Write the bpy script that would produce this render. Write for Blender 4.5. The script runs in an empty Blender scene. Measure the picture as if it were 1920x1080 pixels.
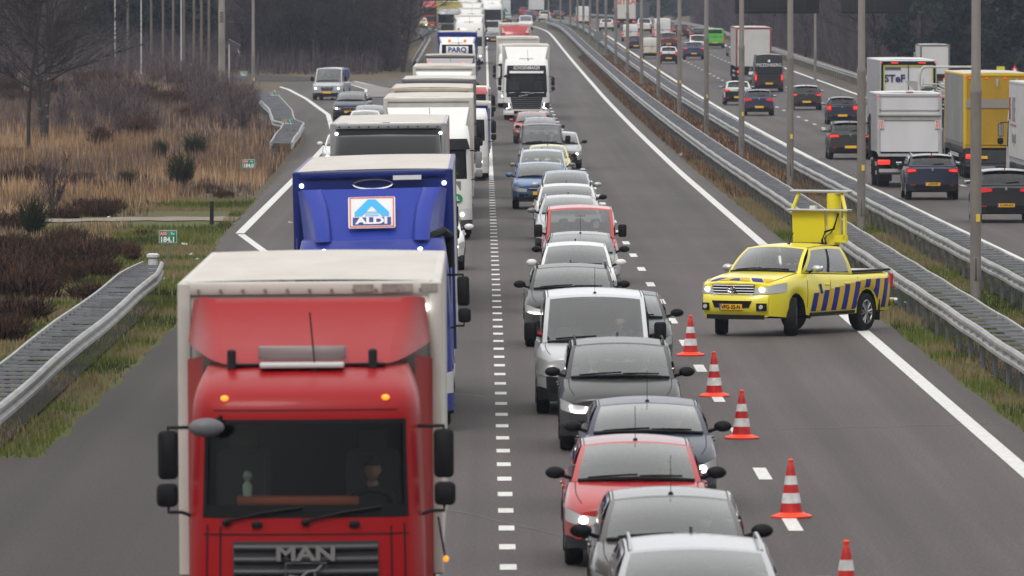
import bpy, bmesh, math, random
import numpy as np
from mathutils import Vector, Matrix
R = math.radians
PI = math.pi
rnd = random.Random(7)
S = bpy.context.scene
COL = S.collection

# ---------------------------------------------------------------- camera
FPX = 16507.0
CAMH = 6.7
cd = bpy.data.cameras.new("camera")
cam = bpy.data.objects.new("camera", cd)
COL.objects.link(cam)
cd.sensor_width = 36.0
cd.lens = FPX / 1920 * 36.0
cd.clip_start = 1.0
cd.clip_end = 6000
cd.dof.use_dof = True
cd.dof.focus_distance = 205
cd.dof.aperture_fstop = 7.6
cam.location = (0, 0, CAMH)
cam.rotation_euler = (PI / 2 - math.atan(536 / FPX), 0, -math.atan(53 / FPX))
S.camera = cam

# ---------------------------------------------------------------- world and sun (overcast)
W = bpy.data.worlds.new("World")
S.world = W
W.use_nodes = True
wn = W.node_tree
for n in list(wn.nodes):
    wn.nodes.remove(n)
sky = wn.nodes.new("ShaderNodeTexSky")
sky.sky_type = 'NISHITA'
sky.sun_disc = False
sky.sun_elevation = R(38)
sky.sun_rotation = R(200)
sky.air_density = 1.0
sky.dust_density = 6.0
sky.ozone_density = 1.0
hs = wn.nodes.new("ShaderNodeHueSaturation")
hs.inputs['Saturation'].default_value = 0.28
bg = wn.nodes.new("ShaderNodeBackground")
bg.inputs['Strength'].default_value = 0.10
wo = wn.nodes.new("ShaderNodeOutputWorld")
wn.links.new(sky.outputs[0], hs.inputs['Color'])
# cloud deck: brighter overhead than at the horizon, mixed over the clear sky
tcw = wn.nodes.new("ShaderNodeTexCoord")
sxw = wn.nodes.new("ShaderNodeSeparateXYZ")
wn.links.new(tcw.outputs['Generated'], sxw.inputs[0])
# sky shaped for light: bright ahead, darkened behind for the unseen bridge and woods
mry = wn.nodes.new("ShaderNodeMapRange")
mry.inputs['From Min'].default_value = -.7
mry.inputs['From Max'].default_value = .7
wn.links.new(sxw.outputs['Y'], mry.inputs['Value'])
cry = wn.nodes.new("ShaderNodeValToRGB")
cry.color_ramp.elements[0].color = (.10, .104, .115, 1)
cry.color_ramp.elements[1].color = (.80, .81, .83, 1)
wn.links.new(mry.outputs[0], cry.inputs[0])
mrz = wn.nodes.new("ShaderNodeMapRange")
mrz.interpolation_type = 'SMOOTHSTEP'
mrz.inputs['From Min'].default_value = .02
mrz.inputs['From Max'].default_value = .72
wn.links.new(sxw.outputs['Z'], mrz.inputs['Value'])
mxc = wn.nodes.new("ShaderNodeMixRGB")
wn.links.new(mrz.outputs[0], mxc.inputs[0])
wn.links.new(cry.outputs[0], mxc.inputs[1])
mxc.inputs[2].default_value = (1, 1, 1, 1)
scw = wn.nodes.new("ShaderNodeVectorMath")
scw.operation = 'SCALE'
scw.inputs['Scale'].default_value = 13.0
wn.links.new(mxc.outputs[0], scw.inputs[0])
mxw = wn.nodes.new("ShaderNodeMixRGB")
mxw.inputs[0].default_value = .85
wn.links.new(hs.outputs[0], mxw.inputs[1])
wn.links.new(scw.outputs[0], mxw.inputs[2])
wn.links.new(mxw.outputs[0], bg.inputs['Color'])
wn.links.new(bg.outputs[0], wo.inputs['Surface'])
sd = bpy.data.lights.new("sun", 'SUN')
sd.energy = 1.1
sd.angle = R(20)
sd.color = (1.0, 0.965, 0.92)
sun = bpy.data.objects.new("sun", sd)
COL.objects.link(sun)
sun.rotation_euler = (R(42), 0, R(-20))   # soft light from behind the camera, a little to the left
S.view_settings.view_transform = 'Standard'
S.view_settings.look = 'None'
S.view_settings.exposure = 0.10
S.view_settings.gamma = 1.0
S.cycles.max_bounces = 7
S.cycles.transparent_max_bounces = 24
S.cycles.volume_bounces = 0
S.cycles.caustics_reflective = False
S.cycles.caustics_refractive = False
S.cycles.use_denoising = True

# ---------------------------------------------------------------- road profile
_PY = [-200, 0, 330, 404, 484, 556, 630, 740, 850, 1000, 1150, 1270, 1500, 2000, 6000]
_PE = [0, 0, 0, .10, .30, .55, .90, 1.45, 2.05, 2.9, 3.42, 3.75, 4.2, 4.8, 5.2]
def E(y):
    """road elevation at distance y (smooth)"""
    if y <= _PY[0]: return _PE[0]
    for i in range(len(_PY) - 1):
        if y <= _PY[i + 1]:
            a, b = _PY[i], _PY[i + 1]
            t = (y - a) / (b - a)
            d = (_PE[i + 1] - _PE[i]) / (b - a)
            dl = (_PE[i] - _PE[i - 1]) / (a - _PY[i - 1]) if i > 0 else 0
            dr = (_PE[i + 2] - _PE[i + 1]) / (_PY[i + 2] - b) if i < len(_PY) - 2 else d
            m0 = 0 if d * dl <= 0 else 2 * d * dl / (d + dl)
            m1 = 0 if d * dr <= 0 else 2 * d * dr / (d + dr)
            h = b - a
            return ((2*t**3 - 3*t*t + 1) * _PE[i] + (t**3 - 2*t*t + t) * h * m0 + (-2*t**3 + 3*t*t) * _PE[i+1] + (t**3 - t*t) * h * m1)
    return _PE[-1]
def SH(y):
    """sideways bend of the road far away"""
    return -6e-5 * max(0, y - 1030) ** 2 if y < 1500 else -6e-5*470**2 - (y-1500)*0.0564

# ---------------------------------------------------------------- materials
MATS = {}
def mat(name, col=(.5, .5, .5), rough=.5, metal=0, coat=0, emit=None, es=0, noise=0, nscale=4, col2=None, bump=0, bscale=40, stretch=None, spec=.5, r0=.36, r1=.66):
    if name in MATS: return MATS[name]
    m = bpy.data.materials.new(name)
    m.use_nodes = True
    nt = m.node_tree
    b = nt.nodes['Principled BSDF']
    b.inputs['Base Color'].default_value = (*col, 1)
    b.inputs['Roughness'].default_value = rough
    b.inputs['Metallic'].default_value = metal
    b.inputs['Coat Weight'].default_value = coat
    b.inputs['Coat Roughness'].default_value = .10
    b.inputs['Specular IOR Level'].default_value = spec
    if emit:
        b.inputs['Emission Color'].default_value = (*emit, 1)
        b.inputs['Emission Strength'].default_value = es
    if noise or col2 or bump:
        tc = nt.nodes.new('ShaderNodeTexCoord')
        mp = nt.nodes.new('ShaderNodeMapping')
        nt.links.new(tc.outputs['Object'], mp.inputs[0])
        if stretch: mp.inputs['Scale'].default_value = stretch
    if noise or col2:
        nz = nt.nodes.new('ShaderNodeTexNoise')
        nz.inputs['Scale'].default_value = nscale
        nz.inputs['Detail'].default_value = 6
        nz.inputs['Roughness'].default_value = .65
        nt.links.new(mp.outputs[0], nz.inputs['Vector'])
        rp = nt.nodes.new('ShaderNodeValToRGB')
        c2 = col2 or tuple(c * (1 - noise) for c in col)
        rp.color_ramp.elements[0].position = r0
        rp.color_ramp.elements[1].position = r1
        rp.color_ramp.elements[0].color = (*c2, 1)
        rp.color_ramp.elements[1].color = (*col, 1)
        nt.links.new(nz.outputs['Fac'], rp.inputs[0])
        nt.links.new(rp.outputs[0], b.inputs['Base Color'])
    if bump:
        n2 = nt.nodes.new('ShaderNodeTexNoise')
        n2.inputs['Scale'].default_value = bscale
        n2.inputs['Detail'].default_value = 4
        nt.links.new(mp.outputs[0], n2.inputs['Vector'])
        bp = nt.nodes.new('ShaderNodeBump')
        bp.inputs['Strength'].default_value = bump
        bp.inputs['Distance'].default_value = .02
        nt.links.new(n2.outputs['Fac'], bp.inputs['Height'])
        nt.links.new(bp.outputs[0], b.inputs['Normal'])
    MATS[name] = m
    return m

def paint(name, col, metallic=0.0):
    """car paint with a thin film of road dirt"""
    key = 'paint_' + name
    if key in MATS: return MATS[key]
    m = mat(key, col, .36, metallic, .12 if name.startswith('lorry') else (.45 if max(col) < .05 else .8))
    nt = m.node_tree
    b = nt.nodes['Principled BSDF']
    tc = nt.nodes.new('ShaderNodeTexCoord')
    nz = nt.nodes.new('ShaderNodeTexNoise')
    nz.inputs['Scale'].default_value = 2.2
    nz.inputs['Detail'].default_value = 7
    nt.links.new(tc.outputs['Object'], nz.inputs['Vector'])
    sx = nt.nodes.new('ShaderNodeSeparateXYZ')
    nt.links.new(tc.outputs['Object'], sx.inputs[0])
    mr = nt.nodes.new('ShaderNodeMapRange')
    mr.inputs['From Min'].default_value = 1.1
    mr.inputs['From Max'].default_value = 0.15
    mr.inputs['To Min'].default_value = .04
    mr.inputs['To Max'].default_value = .34
    nt.links.new(sx.outputs['Z'], mr.inputs['Value'])
    mu = nt.nodes.new('ShaderNodeMath'); mu.operation = 'MULTIPLY'
    nt.links.new(mr.outputs[0], mu.inputs[0])
    nt.links.new(nz.outputs['Fac'], mu.inputs[1])
    mx = nt.nodes.new('ShaderNodeMixRGB')
    mx.inputs[1].default_value = (*col, 1)
    dk = .45 if max(col) < .08 else 1.0
    mx.inputs[2].default_value = (.16*dk, .145*dk, .125*dk, 1)
    nt.links.new(mu.outputs[0], mx.inputs[0])
    nt.links.new(mx.outputs[0], b.inputs['Base Color'])
    if name.startswith('lorry'): b.inputs['Specular IOR Level'].default_value = .22
    r2 = nt.nodes.new('ShaderNodeMapRange')
    r2.inputs['To Min'].default_value = .30
    r2.inputs['To Max'].default_value = .55
    nt.links.new(nz.outputs['Fac'], r2.inputs['Value'])
    nt.links.new(r2.outputs[0], b.inputs['Roughness'])
    return m

def glass_mat(name, tint=.45, refl=1.0, base=(.86, .92, .90)):
    if name in MATS: return MATS[name]
    m = bpy.data.materials.new(name); m.use_nodes = True
    nt = m.node_tree
    for n in list(nt.nodes): nt.nodes.remove(n)
    o = nt.nodes.new('ShaderNodeOutputMaterial')
    t = nt.nodes.new('ShaderNodeBsdfTransparent')
    t.inputs[0].default_value = (base[0]*tint, base[1]*tint, base[2]*tint, 1)
    g = nt.nodes.new('ShaderNodeBsdfGlossy')
    g.inputs['Roughness'].default_value = .03
    f = nt.nodes.new('ShaderNodeFresnel'); f.inputs['IOR'].default_value = 1.6
    mu = nt.nodes.new('ShaderNodeMath'); mu.operation = 'MULTIPLY'; mu.use_clamp = True
    mu.inputs[1].default_value = refl
    nt.links.new(f.outputs[0], mu.inputs[0])
    mx = nt.nodes.new('ShaderNodeMixShader')
    nt.links.new(mu.outputs[0], mx.inputs[0])
    nt.links.new(t.outputs[0], mx.inputs[1])
    nt.links.new(g.outputs[0], mx.inputs[2])
    nt.links.new(mx.outputs[0], o.inputs['Surface'])
    MATS[name] = m
    return m

def ground_mat(name, cols, scales=(.12, 1.5, 14), rough=.95, bump=.5, stretch=(1, .35, 1)):
    """several colours mixed by noises at several scales; cols: list of 4"""
    m = bpy.data.materials.new(name); m.use_nodes = True
    MATS[name] = m
    nt = m.node_tree; b = nt.nodes['Principled BSDF']
    b.inputs['Roughness'].default_value = rough
    b.inputs['Specular IOR Level'].default_value = .2
    tc = nt.nodes.new('ShaderNodeTexCoord')
    mp = nt.nodes.new('ShaderNodeMapping'); mp.inputs['Scale'].default_value = stretch
    nt.links.new(tc.outputs['Object'], mp.inputs[0])
    prev = None
    for i, sc in enumerate(scales):
        nz = nt.nodes.new('ShaderNodeTexNoise'); nz.inputs['Scale'].default_value = sc
        nz.inputs['Detail'].default_value = 8; nz.inputs['Roughness'].default_value = .7
        nt.links.new(mp.outputs[0], nz.inputs['Vector'])
        rp = nt.nodes.new('ShaderNodeValToRGB')
        rp.color_ramp.elements[0].position = .42; rp.color_ramp.elements[1].position = .58
        nt.links.new(nz.outputs['Fac'], rp.inputs[0])
        mx = nt.nodes.new('ShaderNodeMixRGB')
        if prev is None: mx.inputs[1].default_value = (*cols[0], 1)
        else: nt.links.new(prev, mx.inputs[1])
        mx.inputs[2].default_value = (*cols[i + 1], 1)
        if i > 0:
            mm = nt.nodes.new('ShaderNodeMath'); mm.operation = 'MULTIPLY'; mm.inputs[1].default_value = .6
            nt.links.new(rp.outputs[0], mm.inputs[0]); nt.links.new(mm.outputs[0], mx.inputs[0])
        else: nt.links.new(rp.outputs[0], mx.inputs[0])
        prev = mx.outputs[0]
    nt.links.new(prev, b.inputs['Base Color'])
    bp = nt.nodes.new('ShaderNodeBump'); bp.inputs['Strength'].default_value = bump; bp.inputs['Distance'].default_value = .05
    nt.links.new(nz.outputs['Fac'], bp.inputs['Height']); nt.links.new(bp.outputs[0], b.inputs['Normal'])
    return m

def asphalt_mat(name, base, dark=.8):
    m = bpy.data.materials.new(name); m.use_nodes = True
    MATS[name] = m
    nt = m.node_tree; b = nt.nodes['Principled BSDF']
    tc = nt.nodes.new('ShaderNodeTexCoord')
    L = nt.links.new
    def noise(scale, st, det=5):
        mp = nt.nodes.new('ShaderNodeMapping'); mp.inputs['Scale'].default_value = st
        L(tc.outputs['Object'], mp.inputs[0])
        n = nt.nodes.new('ShaderNodeTexNoise'); n.inputs['Scale'].default_value = scale; n.inputs['Detail'].default_value = det
        n.inputs['Roughness'].default_value = .6
        L(mp.outputs[0], n.inputs['Vector']); return n.outputs['Fac']
    wheel = noise(1.1, (1, .004, 1), 3)      # long wheel tracks
    blot = noise(.5, (1, .06, 1), 6)         # blotches
    fine = noise(22, (1, .25, 1), 8)          # stone grain
    patch = noise(.05, (.2, 1, 1), 2)
    def mrange(s, lo, hi):
        r = nt.nodes.new('ShaderNodeMapRange'); r.inputs['From Min'].default_value = .3; r.inputs['From Max'].default_value = .7
        r.inputs['To Min'].default_value = lo; r.inputs['To Max'].default_value = hi
        L(s, r.inputs['Value']); return r.outputs[0]
    def mul(a, c):
        k = nt.nodes.new('ShaderNodeMath'); k.operation = 'MULTIPLY'; L(a, k.inputs[0]); L(c, k.inputs[1]); return k.outputs[0]
    f = mul(mul(mrange(wheel, dark, 1.14), mrange(blot, .88, 1.12)), mul(mrange(fine, .68, 1.32), mrange(patch, .92, 1.06)))
    vm = nt.nodes.new('ShaderNodeVectorMath'); vm.operation = 'SCALE'; vm.inputs[0].default_value = base
    L(f, vm.inputs['Scale'])
    L(vm.outputs[0], b.inputs['Base Color'])
    b.inputs['Roughness'].default_value = .7
    b.inputs['Specular IOR Level'].default_value = .10
    bp = nt.nodes.new('ShaderNodeBump'); bp.inputs['Strength'].default_value = .3; bp.inputs['Distance'].default_value = .01
    L(fine, bp.inputs['Height']); L(bp.outputs[0], b.inputs['Normal'])
    return m

BLACK = mat('black_plastic', (.009, .009, .010), .55, spec=.15)
TRIM = mat('grey_trim', (.016, .016, .018), .6, spec=.2)
RUBBER = mat('tyre_rubber', (.010, .010, .010), .85, spec=.2)
DARKIN = mat('dark_interior', (.02, .02, .021), .8)
SEATM = mat('seat_fabric', (.07, .07, .075), .9)
RIM = mat('alloy', (.45, .45, .46), .3, .9)
CHROME = mat('chrome', (.75, .75, .77), .12, 1)
STEEL = mat('galvanised_steel', (.40, .395, .39), .62, .35, noise=.3, nscale=1.6, stretch=(1, .5, 1))
STEELD = mat('weathered_steel', (.20, .205, .21), .6, .4, noise=.3, nscale=2)
ALU = mat('aluminium', (.55, .55, .56), .42, .7)
LENS = mat('lamp_lens', (.58, .59, .60), .10, .15)
LENSD = mat('dark_lens', (.05, .05, .055), .1, .2)
LAMPON = mat('lamp_lit', (1, .95, .85), .3, emit=(1, .90, .72), es=7)
LAMPW = mat('lamp_strip_lit', (1, 1, 1), .3, emit=(1, .97, .92), es=5)
REDL = mat('red_lens', (.42, .012, .012), .15)
REDON = mat('red_lamp_lit', (.6, .02, .02), .3, emit=(1, .05, .03), es=.9)
REDLO = mat('red_tail_glow', (.6, .02, .02), .3, emit=(1, .04, .03), es=.18)
AMBER = mat('amber_lamp', (.9, .32, .02), .3, emit=(1, .35, .03), es=1.0)
ORANGEB = mat('orange_beacon', (.85, .16, .01), .3, emit=(1, .2, .01), es=.5)
PLATE = mat('yellow_plate', (.86, .46, .02), .5)
PBLUE = mat('plate_blue', (.02, .06, .4), .5)
WHITEM = mat('white_gloss', (.78, .77, .75), .3, coat=.3)
WHITET = mat('white_text', (.8, .8, .8), .5)
GLASS = glass_mat('car_glass', .96, 3.0)
GLASSD = glass_mat('privacy_glass', .22, 1.2)
GLASST = glass_mat('truck_glass', .88, .9)
MIRG = mat('mirror_glass', (.6, .62, .64), .05, 1)
LINEW = mat('line_paint', (.70, .69, .66), .7, noise=.22, nscale=9, stretch=(1, .3, 1))
ASPH = asphalt_mat('asphalt', (.088, .076, .072), .74)
ASPH2 = asphalt_mat('asphalt_shoulder', (.046, .038, .036), .8)

# ---------------------------------------------------------------- mesh builder
class MB:
    def __init__(s):
        s.v = []; s.f = []; s.m = []; s.mats = []; s.k = 0
    def use(s, m):
        if m not in s.mats: s.mats.append(m)
        s.k = s.mats.index(m); return s
    def add(s, vs, fs):
        o = len(s.v); s.v += [tuple(p) for p in vs]
        for f in fs: s.f.append(tuple(i + o for i in f)); s.m.append(s.k)
        return s
    def box(s, c, d, rz=0, rx=0, ry=0, taper=1):
        x, y, z = d[0]/2, d[1]/2, d[2]/2
        M = Matrix.Rotation(rz, 3, 'Z') @ Matrix.Rotation(ry, 3, 'Y') @ Matrix.Rotation(rx, 3, 'X')
        C = Vector(c)
        vs = [C + M @ Vector((a*x*(taper if e > 0 else 1), b*y*(taper if e > 0 else 1), e*z)) for e in (-1, 1) for a, b in ((-1,-1),(1,-1),(1,1),(-1,1))]
        return s.add(vs, [(3,2,1,0),(4,5,6,7),(0,1,5,4),(1,2,6,5),(2,3,7,6),(3,0,4,7)])
    def rbox(s, c, d, r=.03, n=3, axis='y'):
        """box with four rounded edges along axis"""
        ax = {'x': (1, 2, 0), 'y': (0, 2, 1), 'z': (0, 1, 2)}[axis]
        a, b, e = d[ax[0]]/2, d[ax[1]]/2, d[ax[2]]/2
        r = min(r, a*.99, b*.99)
        ring = []
        for q, (sx, sy) in enumerate(((1,1),(-1,1),(-1,-1),(1,-1))):
            for i in range(n+1):
                t = (q + i/n) * PI/2
                ring.append((sx*(a-r) + r*math.cos(t), sy*(b-r) + r*math.sin(t)))
        N = len(ring); vs = []
        r2 = min(r*.5, e*.9)
        for (ee, k) in ((-e, 1), (-e+r2, 0), (e-r2, 0), (e, 1)):
            for (p, q) in ring:
                pp = p - (r2*(1 if p > 0 else -1) if k else 0); qq = q - (r2*(1 if q > 0 else -1) if k else 0)
                w = [0, 0, 0]; w[ax[0]] = pp; w[ax[1]] = qq; w[ax[2]] = ee
                vs.append((c[0]+w[0], c[1]+w[1], c[2]+w[2]))
        fs = [tuple(range(N))[::-1], tuple(range(3*N, 4*N))]
        for k in range(3):
            for i in range(N):
                j = (i+1) % N
                fs.append((k*N+i, k*N+j, (k+1)*N+j, (k+1)*N+i))
        return s.add(vs, fs)
    def grid(s, fn, nu, nv, u0=0, u1=1, v0=0, v1=1):
        vs = [fn(u0+(u1-u0)*i/nu, v0+(v1-v0)*j/nv) for j in range(nv+1) for i in range(nu+1)]
        fs = [(j*(nu+1)+i, j*(nu+1)+i+1, (j+1)*(nu+1)+i+1, (j+1)*(nu+1)+i) for j in range(nv) for i in range(nu)]
        return s.add(vs, fs)
    def frame(s, fn, u0, u1, v0, v1, nu=6, nv=4, U=(0, 1), V=(0, 1)):
        s.grid(fn, 2, nv, U[0], u0, v0, v1); s.grid(fn, 2, nv, u1, U[1], v0, v1)
        for (a, b) in ((V[0], v0), (v1, V[1])):
            if abs(b - a) < 1e-6: continue
            s.grid(fn, 2, 1, U[0], u0, a, b); s.grid(fn, nu, 1, u0, u1, a, b); s.grid(fn, 2, 1, u1, U[1], a, b)
        return s
    def tube(s, pts, r, n=6, close=True):
        P = [Vector(p) for p in pts]
        rs = r if isinstance(r, (list, tuple)) else [r]*len(P)
        vs = []
        for i, p in enumerate(P):
            t = (P[min(i+1, len(P)-1)] - P[max(i-1, 0)])
            if t.length < 1e-9: t = Vector((0, 0, 1))
            t.normalize()
            a = t.cross(Vector((0, 0, 1)) if abs(t.z) < .9 else Vector((1, 0, 0))).normalized(); b = t.cross(a)
            for k in range(n):
                q = 2*PI*k/n
                vs.append(p + (a*math.cos(q) + b*math.sin(q))*rs[i])
        fs = [(i*n+k, i*n+(k+1) % n, (i+1)*n+(k+1) % n, (i+1)*n+k) for i in range(len(P)-1) for k in range(n)]
        if close: fs += [tuple(range(n))[::-1], tuple(range((len(P)-1)*n, len(P)*n))]
        return s.add(vs, fs)
    def lathe(s, prof, c=(0,0,0), axis='x', n=20, capa=True, capb=True):
        """prof: (radius, along)"""
        vs = []
        for (r, h) in prof:
            for k in range(n):
                q = 2*PI*k/n; a, b = r*math.cos(q), r*math.sin(q)
                vs.append({'x': (c[0]+h, c[1]+a, c[2]+b), 'y': (c[0]+a, c[1]+h, c[2]+b), 'z': (c[0]+a, c[1]+b, c[2]+h)}[axis])
        m = len(prof)
        fs = [(i*n+k, i*n+(k+1) % n, (i+1)*n+(k+1) % n, (i+1)*n+k) for i in range(m-1) for k in range(n)]
        if capa: fs.append(tuple(range(n))[::-1])
        if capb: fs.append(tuple(range((m-1)*n, m*n)))
        return s.add(vs, fs)
    def ball(s, c, r, n=10, m=6):
        rx, ry, rz = r if isinstance(r, (tuple, list)) else (r, r, r)
        vs = [(c[0]+rx*math.sin(PI*j/m)*math.cos(2*PI*i/n), c[1]+ry*math.sin(PI*j/m)*math.sin(2*PI*i/n), c[2]+rz*math.cos(PI*j/m)) for j in range(m+1) for i in range(n)]
        fs = [(j*n+i, j*n+(i+1) % n, (j+1)*n+(i+1) % n, (j+1)*n+i) for j in range(m) for i in range(n)]
        return s.add(vs, fs)
    def slab(s, pts, depth, d=(0, 1, 0)):
        """closed polygon pts extruded along d by depth"""
        D = Vector(d)*depth; n = len(pts)
        P = [Vector(p) for p in pts]; vs = P + [p + D for p in P]
        fs = [tuple(range(n)), tuple(range(n, 2*n))[::-1]] + [(i, i+n, (i+1) % n+n, (i+1) % n) for i in range(n)]
        return s.add(vs, fs)
    def build(s, name, m=None, parent=None, smooth=True, ang=38, weld=True):
        me = bpy.data.meshes.new(name)
        if m is not None and not s.mats: s.mats = [m]
        if s.mats and m is not None and m not in s.mats: pass
        bm = bmesh.new()
        bv = [bm.verts.new(v) for v in s.v]
        for f, k in zip(s.f, s.m):
            try:
                fc = bm.faces.new([bv[i] for i in f]); fc.material_index = k; fc.smooth = smooth
            except ValueError: pass
        if weld: bmesh.ops.remove_doubles(bm, verts=bm.verts, dist=2e-4)
        bmesh.ops.dissolve_degenerate(bm, dist=1e-5, edges=bm.edges)
        bmesh.ops.recalc_face_normals(bm, faces=bm.faces)
        ca = math.cos(R(ang))
        for e in bm.edges:
            if len(e.link_faces) == 2:
                if e.link_faces[0].normal.dot(e.link_faces[1].normal) < ca: e.smooth = False
            else: e.smooth = False
        bm.to_mesh(me); bm.free()
        for mm in s.mats: me.materials.append(mm)
        o = bpy.data.objects.new(name, me); COL.objects.link(o)
        if parent is not None: o.parent = parent
        return o

def tag(o, label=None, cat=None, group=None, kind=None):
    if label: o['label'] = label
    if cat: o['category'] = cat
    if group: o['group'] = group
    if kind: o['kind'] = kind
    return o
def thing(name, loc, rz=0, label=None, cat=None, group=None, roll=0):
    o = bpy.data.objects.new(name, None); COL.objects.link(o)
    o.location = loc; o.rotation_euler = (0, roll, rz); o.empty_display_size = .3
    return tag(o, label, cat, group)
def copy_tree(o, parent=None):
    c = o.copy(); COL.objects.link(c)
    if parent is not None: c.parent = parent
    for ch in list(o.children): copy_tree(ch, c)
    return c
_tc = {}
def text_mesh(txt, size, m, parent, pos, face='-y', name='lettering', sx=1.0, extr=.004, shear=0, bold=0, axes=None):
    """letters as real geometry; face -y: read by someone standing at -y"""
    key = (txt, size, shear, bold, extr)
    if key not in _tc:
        cu = bpy.data.curves.new('text', 'FONT'); cu.body = txt; cu.size = size; cu.extrude = extr
        cu.align_x = 'CENTER'; cu.align_y = 'CENTER'; cu.shear = shear; cu.offset = bold; cu.resolution_u = 3
        t = bpy.data.objects.new('text', cu); COL.objects.link(t)
        dg = bpy.context.evaluated_depsgraph_get()
        me = bpy.data.meshes.new_from_object(t.evaluated_get(dg))
        bpy.data.objects.remove(t); bpy.data.curves.remove(cu)
        _tc[key] = me
    me = _tc[key].copy(); me.materials.clear(); me.materials.append(m)
    if axes is None:
        axes = {'-y': ((1,0,0),(0,0,1)), '+y': ((-1,0,0),(0,0,1)), '-x': ((0,-1,0),(0,0,1)), '+x': ((0,1,0),(0,0,1))}[face]
    a = Vector(axes[0]); b = Vector(axes[1]); c = a.cross(b)
    M = Matrix(((a.x*sx, b.x, c.x, pos[0]), (a.y*sx, b.y, c.y, pos[1]), (a.z*sx, b.z, c.z, pos[2]), (0, 0, 0, 1)))
    me.transform(M)
    o = bpy.data.objects.new(name, me); COL.objects.link(o); o.parent = parent
    return o
# ================================================================ SETTING
def gpt(px, py, h=0.0):
    """a spot on the ground found from two measurements (side angle, drop angle) of the survey of the place"""
    y = 300.0
    for _ in range(60):
        y = .5*y + .5*(CAMH - E(y) - h) * FPX / max(1, (py - 4))
    return ((px - 907) / FPX * y, y)

def vnoise(x, y, s, seed=0):
    """smooth value noise, numpy"""
    x = np.asarray(x, float)/s; y = np.asarray(y, float)/s
    xi = np.floor(x).astype(int); yi = np.floor(y).astype(int); fx = x-xi; fy = y-yi
    fx = fx*fx*(3-2*fx); fy = fy*fy*(3-2*fy)
    def h(a, b):
        n = np.sin(a*127.1 + b*311.7 + seed*74.7)*43758.5453
        return n - np.floor(n)
    return (h(xi, yi)*(1-fx)+h(xi+1, yi)*fx)*(1-fy) + (h(xi, yi+1)*(1-fx)+h(xi+1, yi+1)*fx)*fy

def Gz(x, y):
    """terrain height"""
    b = E(y) - .04
    xs = x - SH(y)
    if xs < -13 and y < 640:
        k = min(1, (-13-xs)/6)
        b += k*(.35*float(vnoise(x, y, 14, 3)) + .12*float(vnoise(x, y, 4, 5)) - .12)
    if xs < -8 and y >= 680: b += min(1.2, (-8-xs)*.06)*min(1, (y-680)/60)
    if xs > 29: b -= min(.8, (xs-29)*.1)
    return b

YS = [-40, 0, 60] + list(range(80, 640, 10)) + list(range(640, 1500, 20)) + list(range(1500, 2601, 110))
XS = [-600, -300, -150, -90] + list(range(-70, -12, 3)) + [-10.6, -8.4, -7, -4, 0, 8.4, 11, 13.6, 20, 25.8, 29, 33, 38, 50, 70, 110, 200, 600]
b = MB()
vs = []; fs = []
for j, y in enumerate(YS):
    for x in XS: vs.append((x + SH(y) if abs(x) < 150 else x, y, Gz(x + SH(y), y)))
n = len(XS)
for j in range(len(YS)-1):
    for i in range(n-1): fs.append((j*n+i, j*n+i+1, (j+1)*n+i+1, (j+1)*n+i))
b.add(vs, fs)
GR = ground_mat('heath_soil', [(.105, .075, .048), (.062, .045, .034), (.10, .095, .035), (.16, .12, .08)])
tag(b.build('ground', GR, weld=False, ang=180), kind='structure')

def strip(b, xl, xr, y0, y1, dz, step=8):
    """ribbon between xl(y) and xr(y)"""
    ys = list(np.arange(y0, y1, step)) + [y1]
    vs = []
    for y in ys: vs += [(xl(y)+SH(y), y, E(y)+dz), (xr(y)+SH(y), y, E(y)+dz)]
    b.add(vs, [(2*i, 2*i+1, 2*i+3, 2*i+2) for i in range(len(ys)-1)])
def pl(pts):
    def f(y):
        if y <= pts[0][0]: return pts[0][1]
        for (a, p), (c, q) in zip(pts, pts[1:]):
            if y <= c: return p + (q-p)*(y-a)/(c-a)
        return pts[-1][1]
    return f
LB = pl([(-40, -16), (127.5, -15), (129, -6.5), (185, -6.35), (215, -6.7), (248, -7.45), (286, -7.6), (415, -8.4), (450, -9.2), (470, -10.3), (530, -12.3), (590, -14.6), (625, -17.6), (640, -21)])
def LBn(y): return LB(y) + .05*math.sin(y*.7) + .03*math.sin(y*1.9)
SB = MB()
b = MB(); strip(b, LBn, lambda y: 8.4 + .04*math.sin(y*.6), -40, 640, 0, .8)
strip(SB, LBn, lambda y: -3.30, -40, 236, .004, .8)
MBL = pl([(640, -9.8), (655, -6.0), (700, -5.0), (900, -5.0), (1000, -6.5), (1150, -11), (1300, -15)])
strip(b, MBL, lambda y: 8.4, 640, 2000, 0, 10)
tag(b.build('road', ASPH, weld=False, ang=180), kind='structure')
tag(SB.build('road_shoulder', ASPH2, weld=False, ang=180), kind='structure')
b = MB()   # ramp joining from the left
ro = [(-21, 640), (-26, 652), (-36, 664), (-52, 676), (-75, 690)]
ri = [(-9.8, 640), (-11.5, 655), (-17, 672), (-30, 690), (-48, 708), (-70, 722)]
pts = ro + ri[::-1]
b.add([(x, y, E(y)+.004) for x, y in pts], [])
m_ = len(ro)
rr = []
for t in range(13):
    u = t/12
    def along(P):
        k = u*(len(P)-1); i = min(int(k), len(P)-2); f = k-i
        return (P[i][0]*(1-f)+P[i+1][0]*f, P[i][1]*(1-f)+P[i+1][1]*f)
    rr.append((along(ro), along(ri)))
b = MB(); vs = []
for (p, q) in rr: vs += [(p[0], p[1], E(640)+.03+.006*(p[1]-640)), (q[0], q[1], E(640)+.03+.006*(q[1]-640))]
b.add(vs, [(2*i, 2*i+1, 2*i+3, 2*i+2) for i in range(12)])
tag(b.build('ramp_road', ASPH2, weld=False, ang=180), kind='structure')
b = MB(); strip(b, lambda y: 13.6, lambda y: 25.5, -40, 2000, .0, 10)
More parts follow.
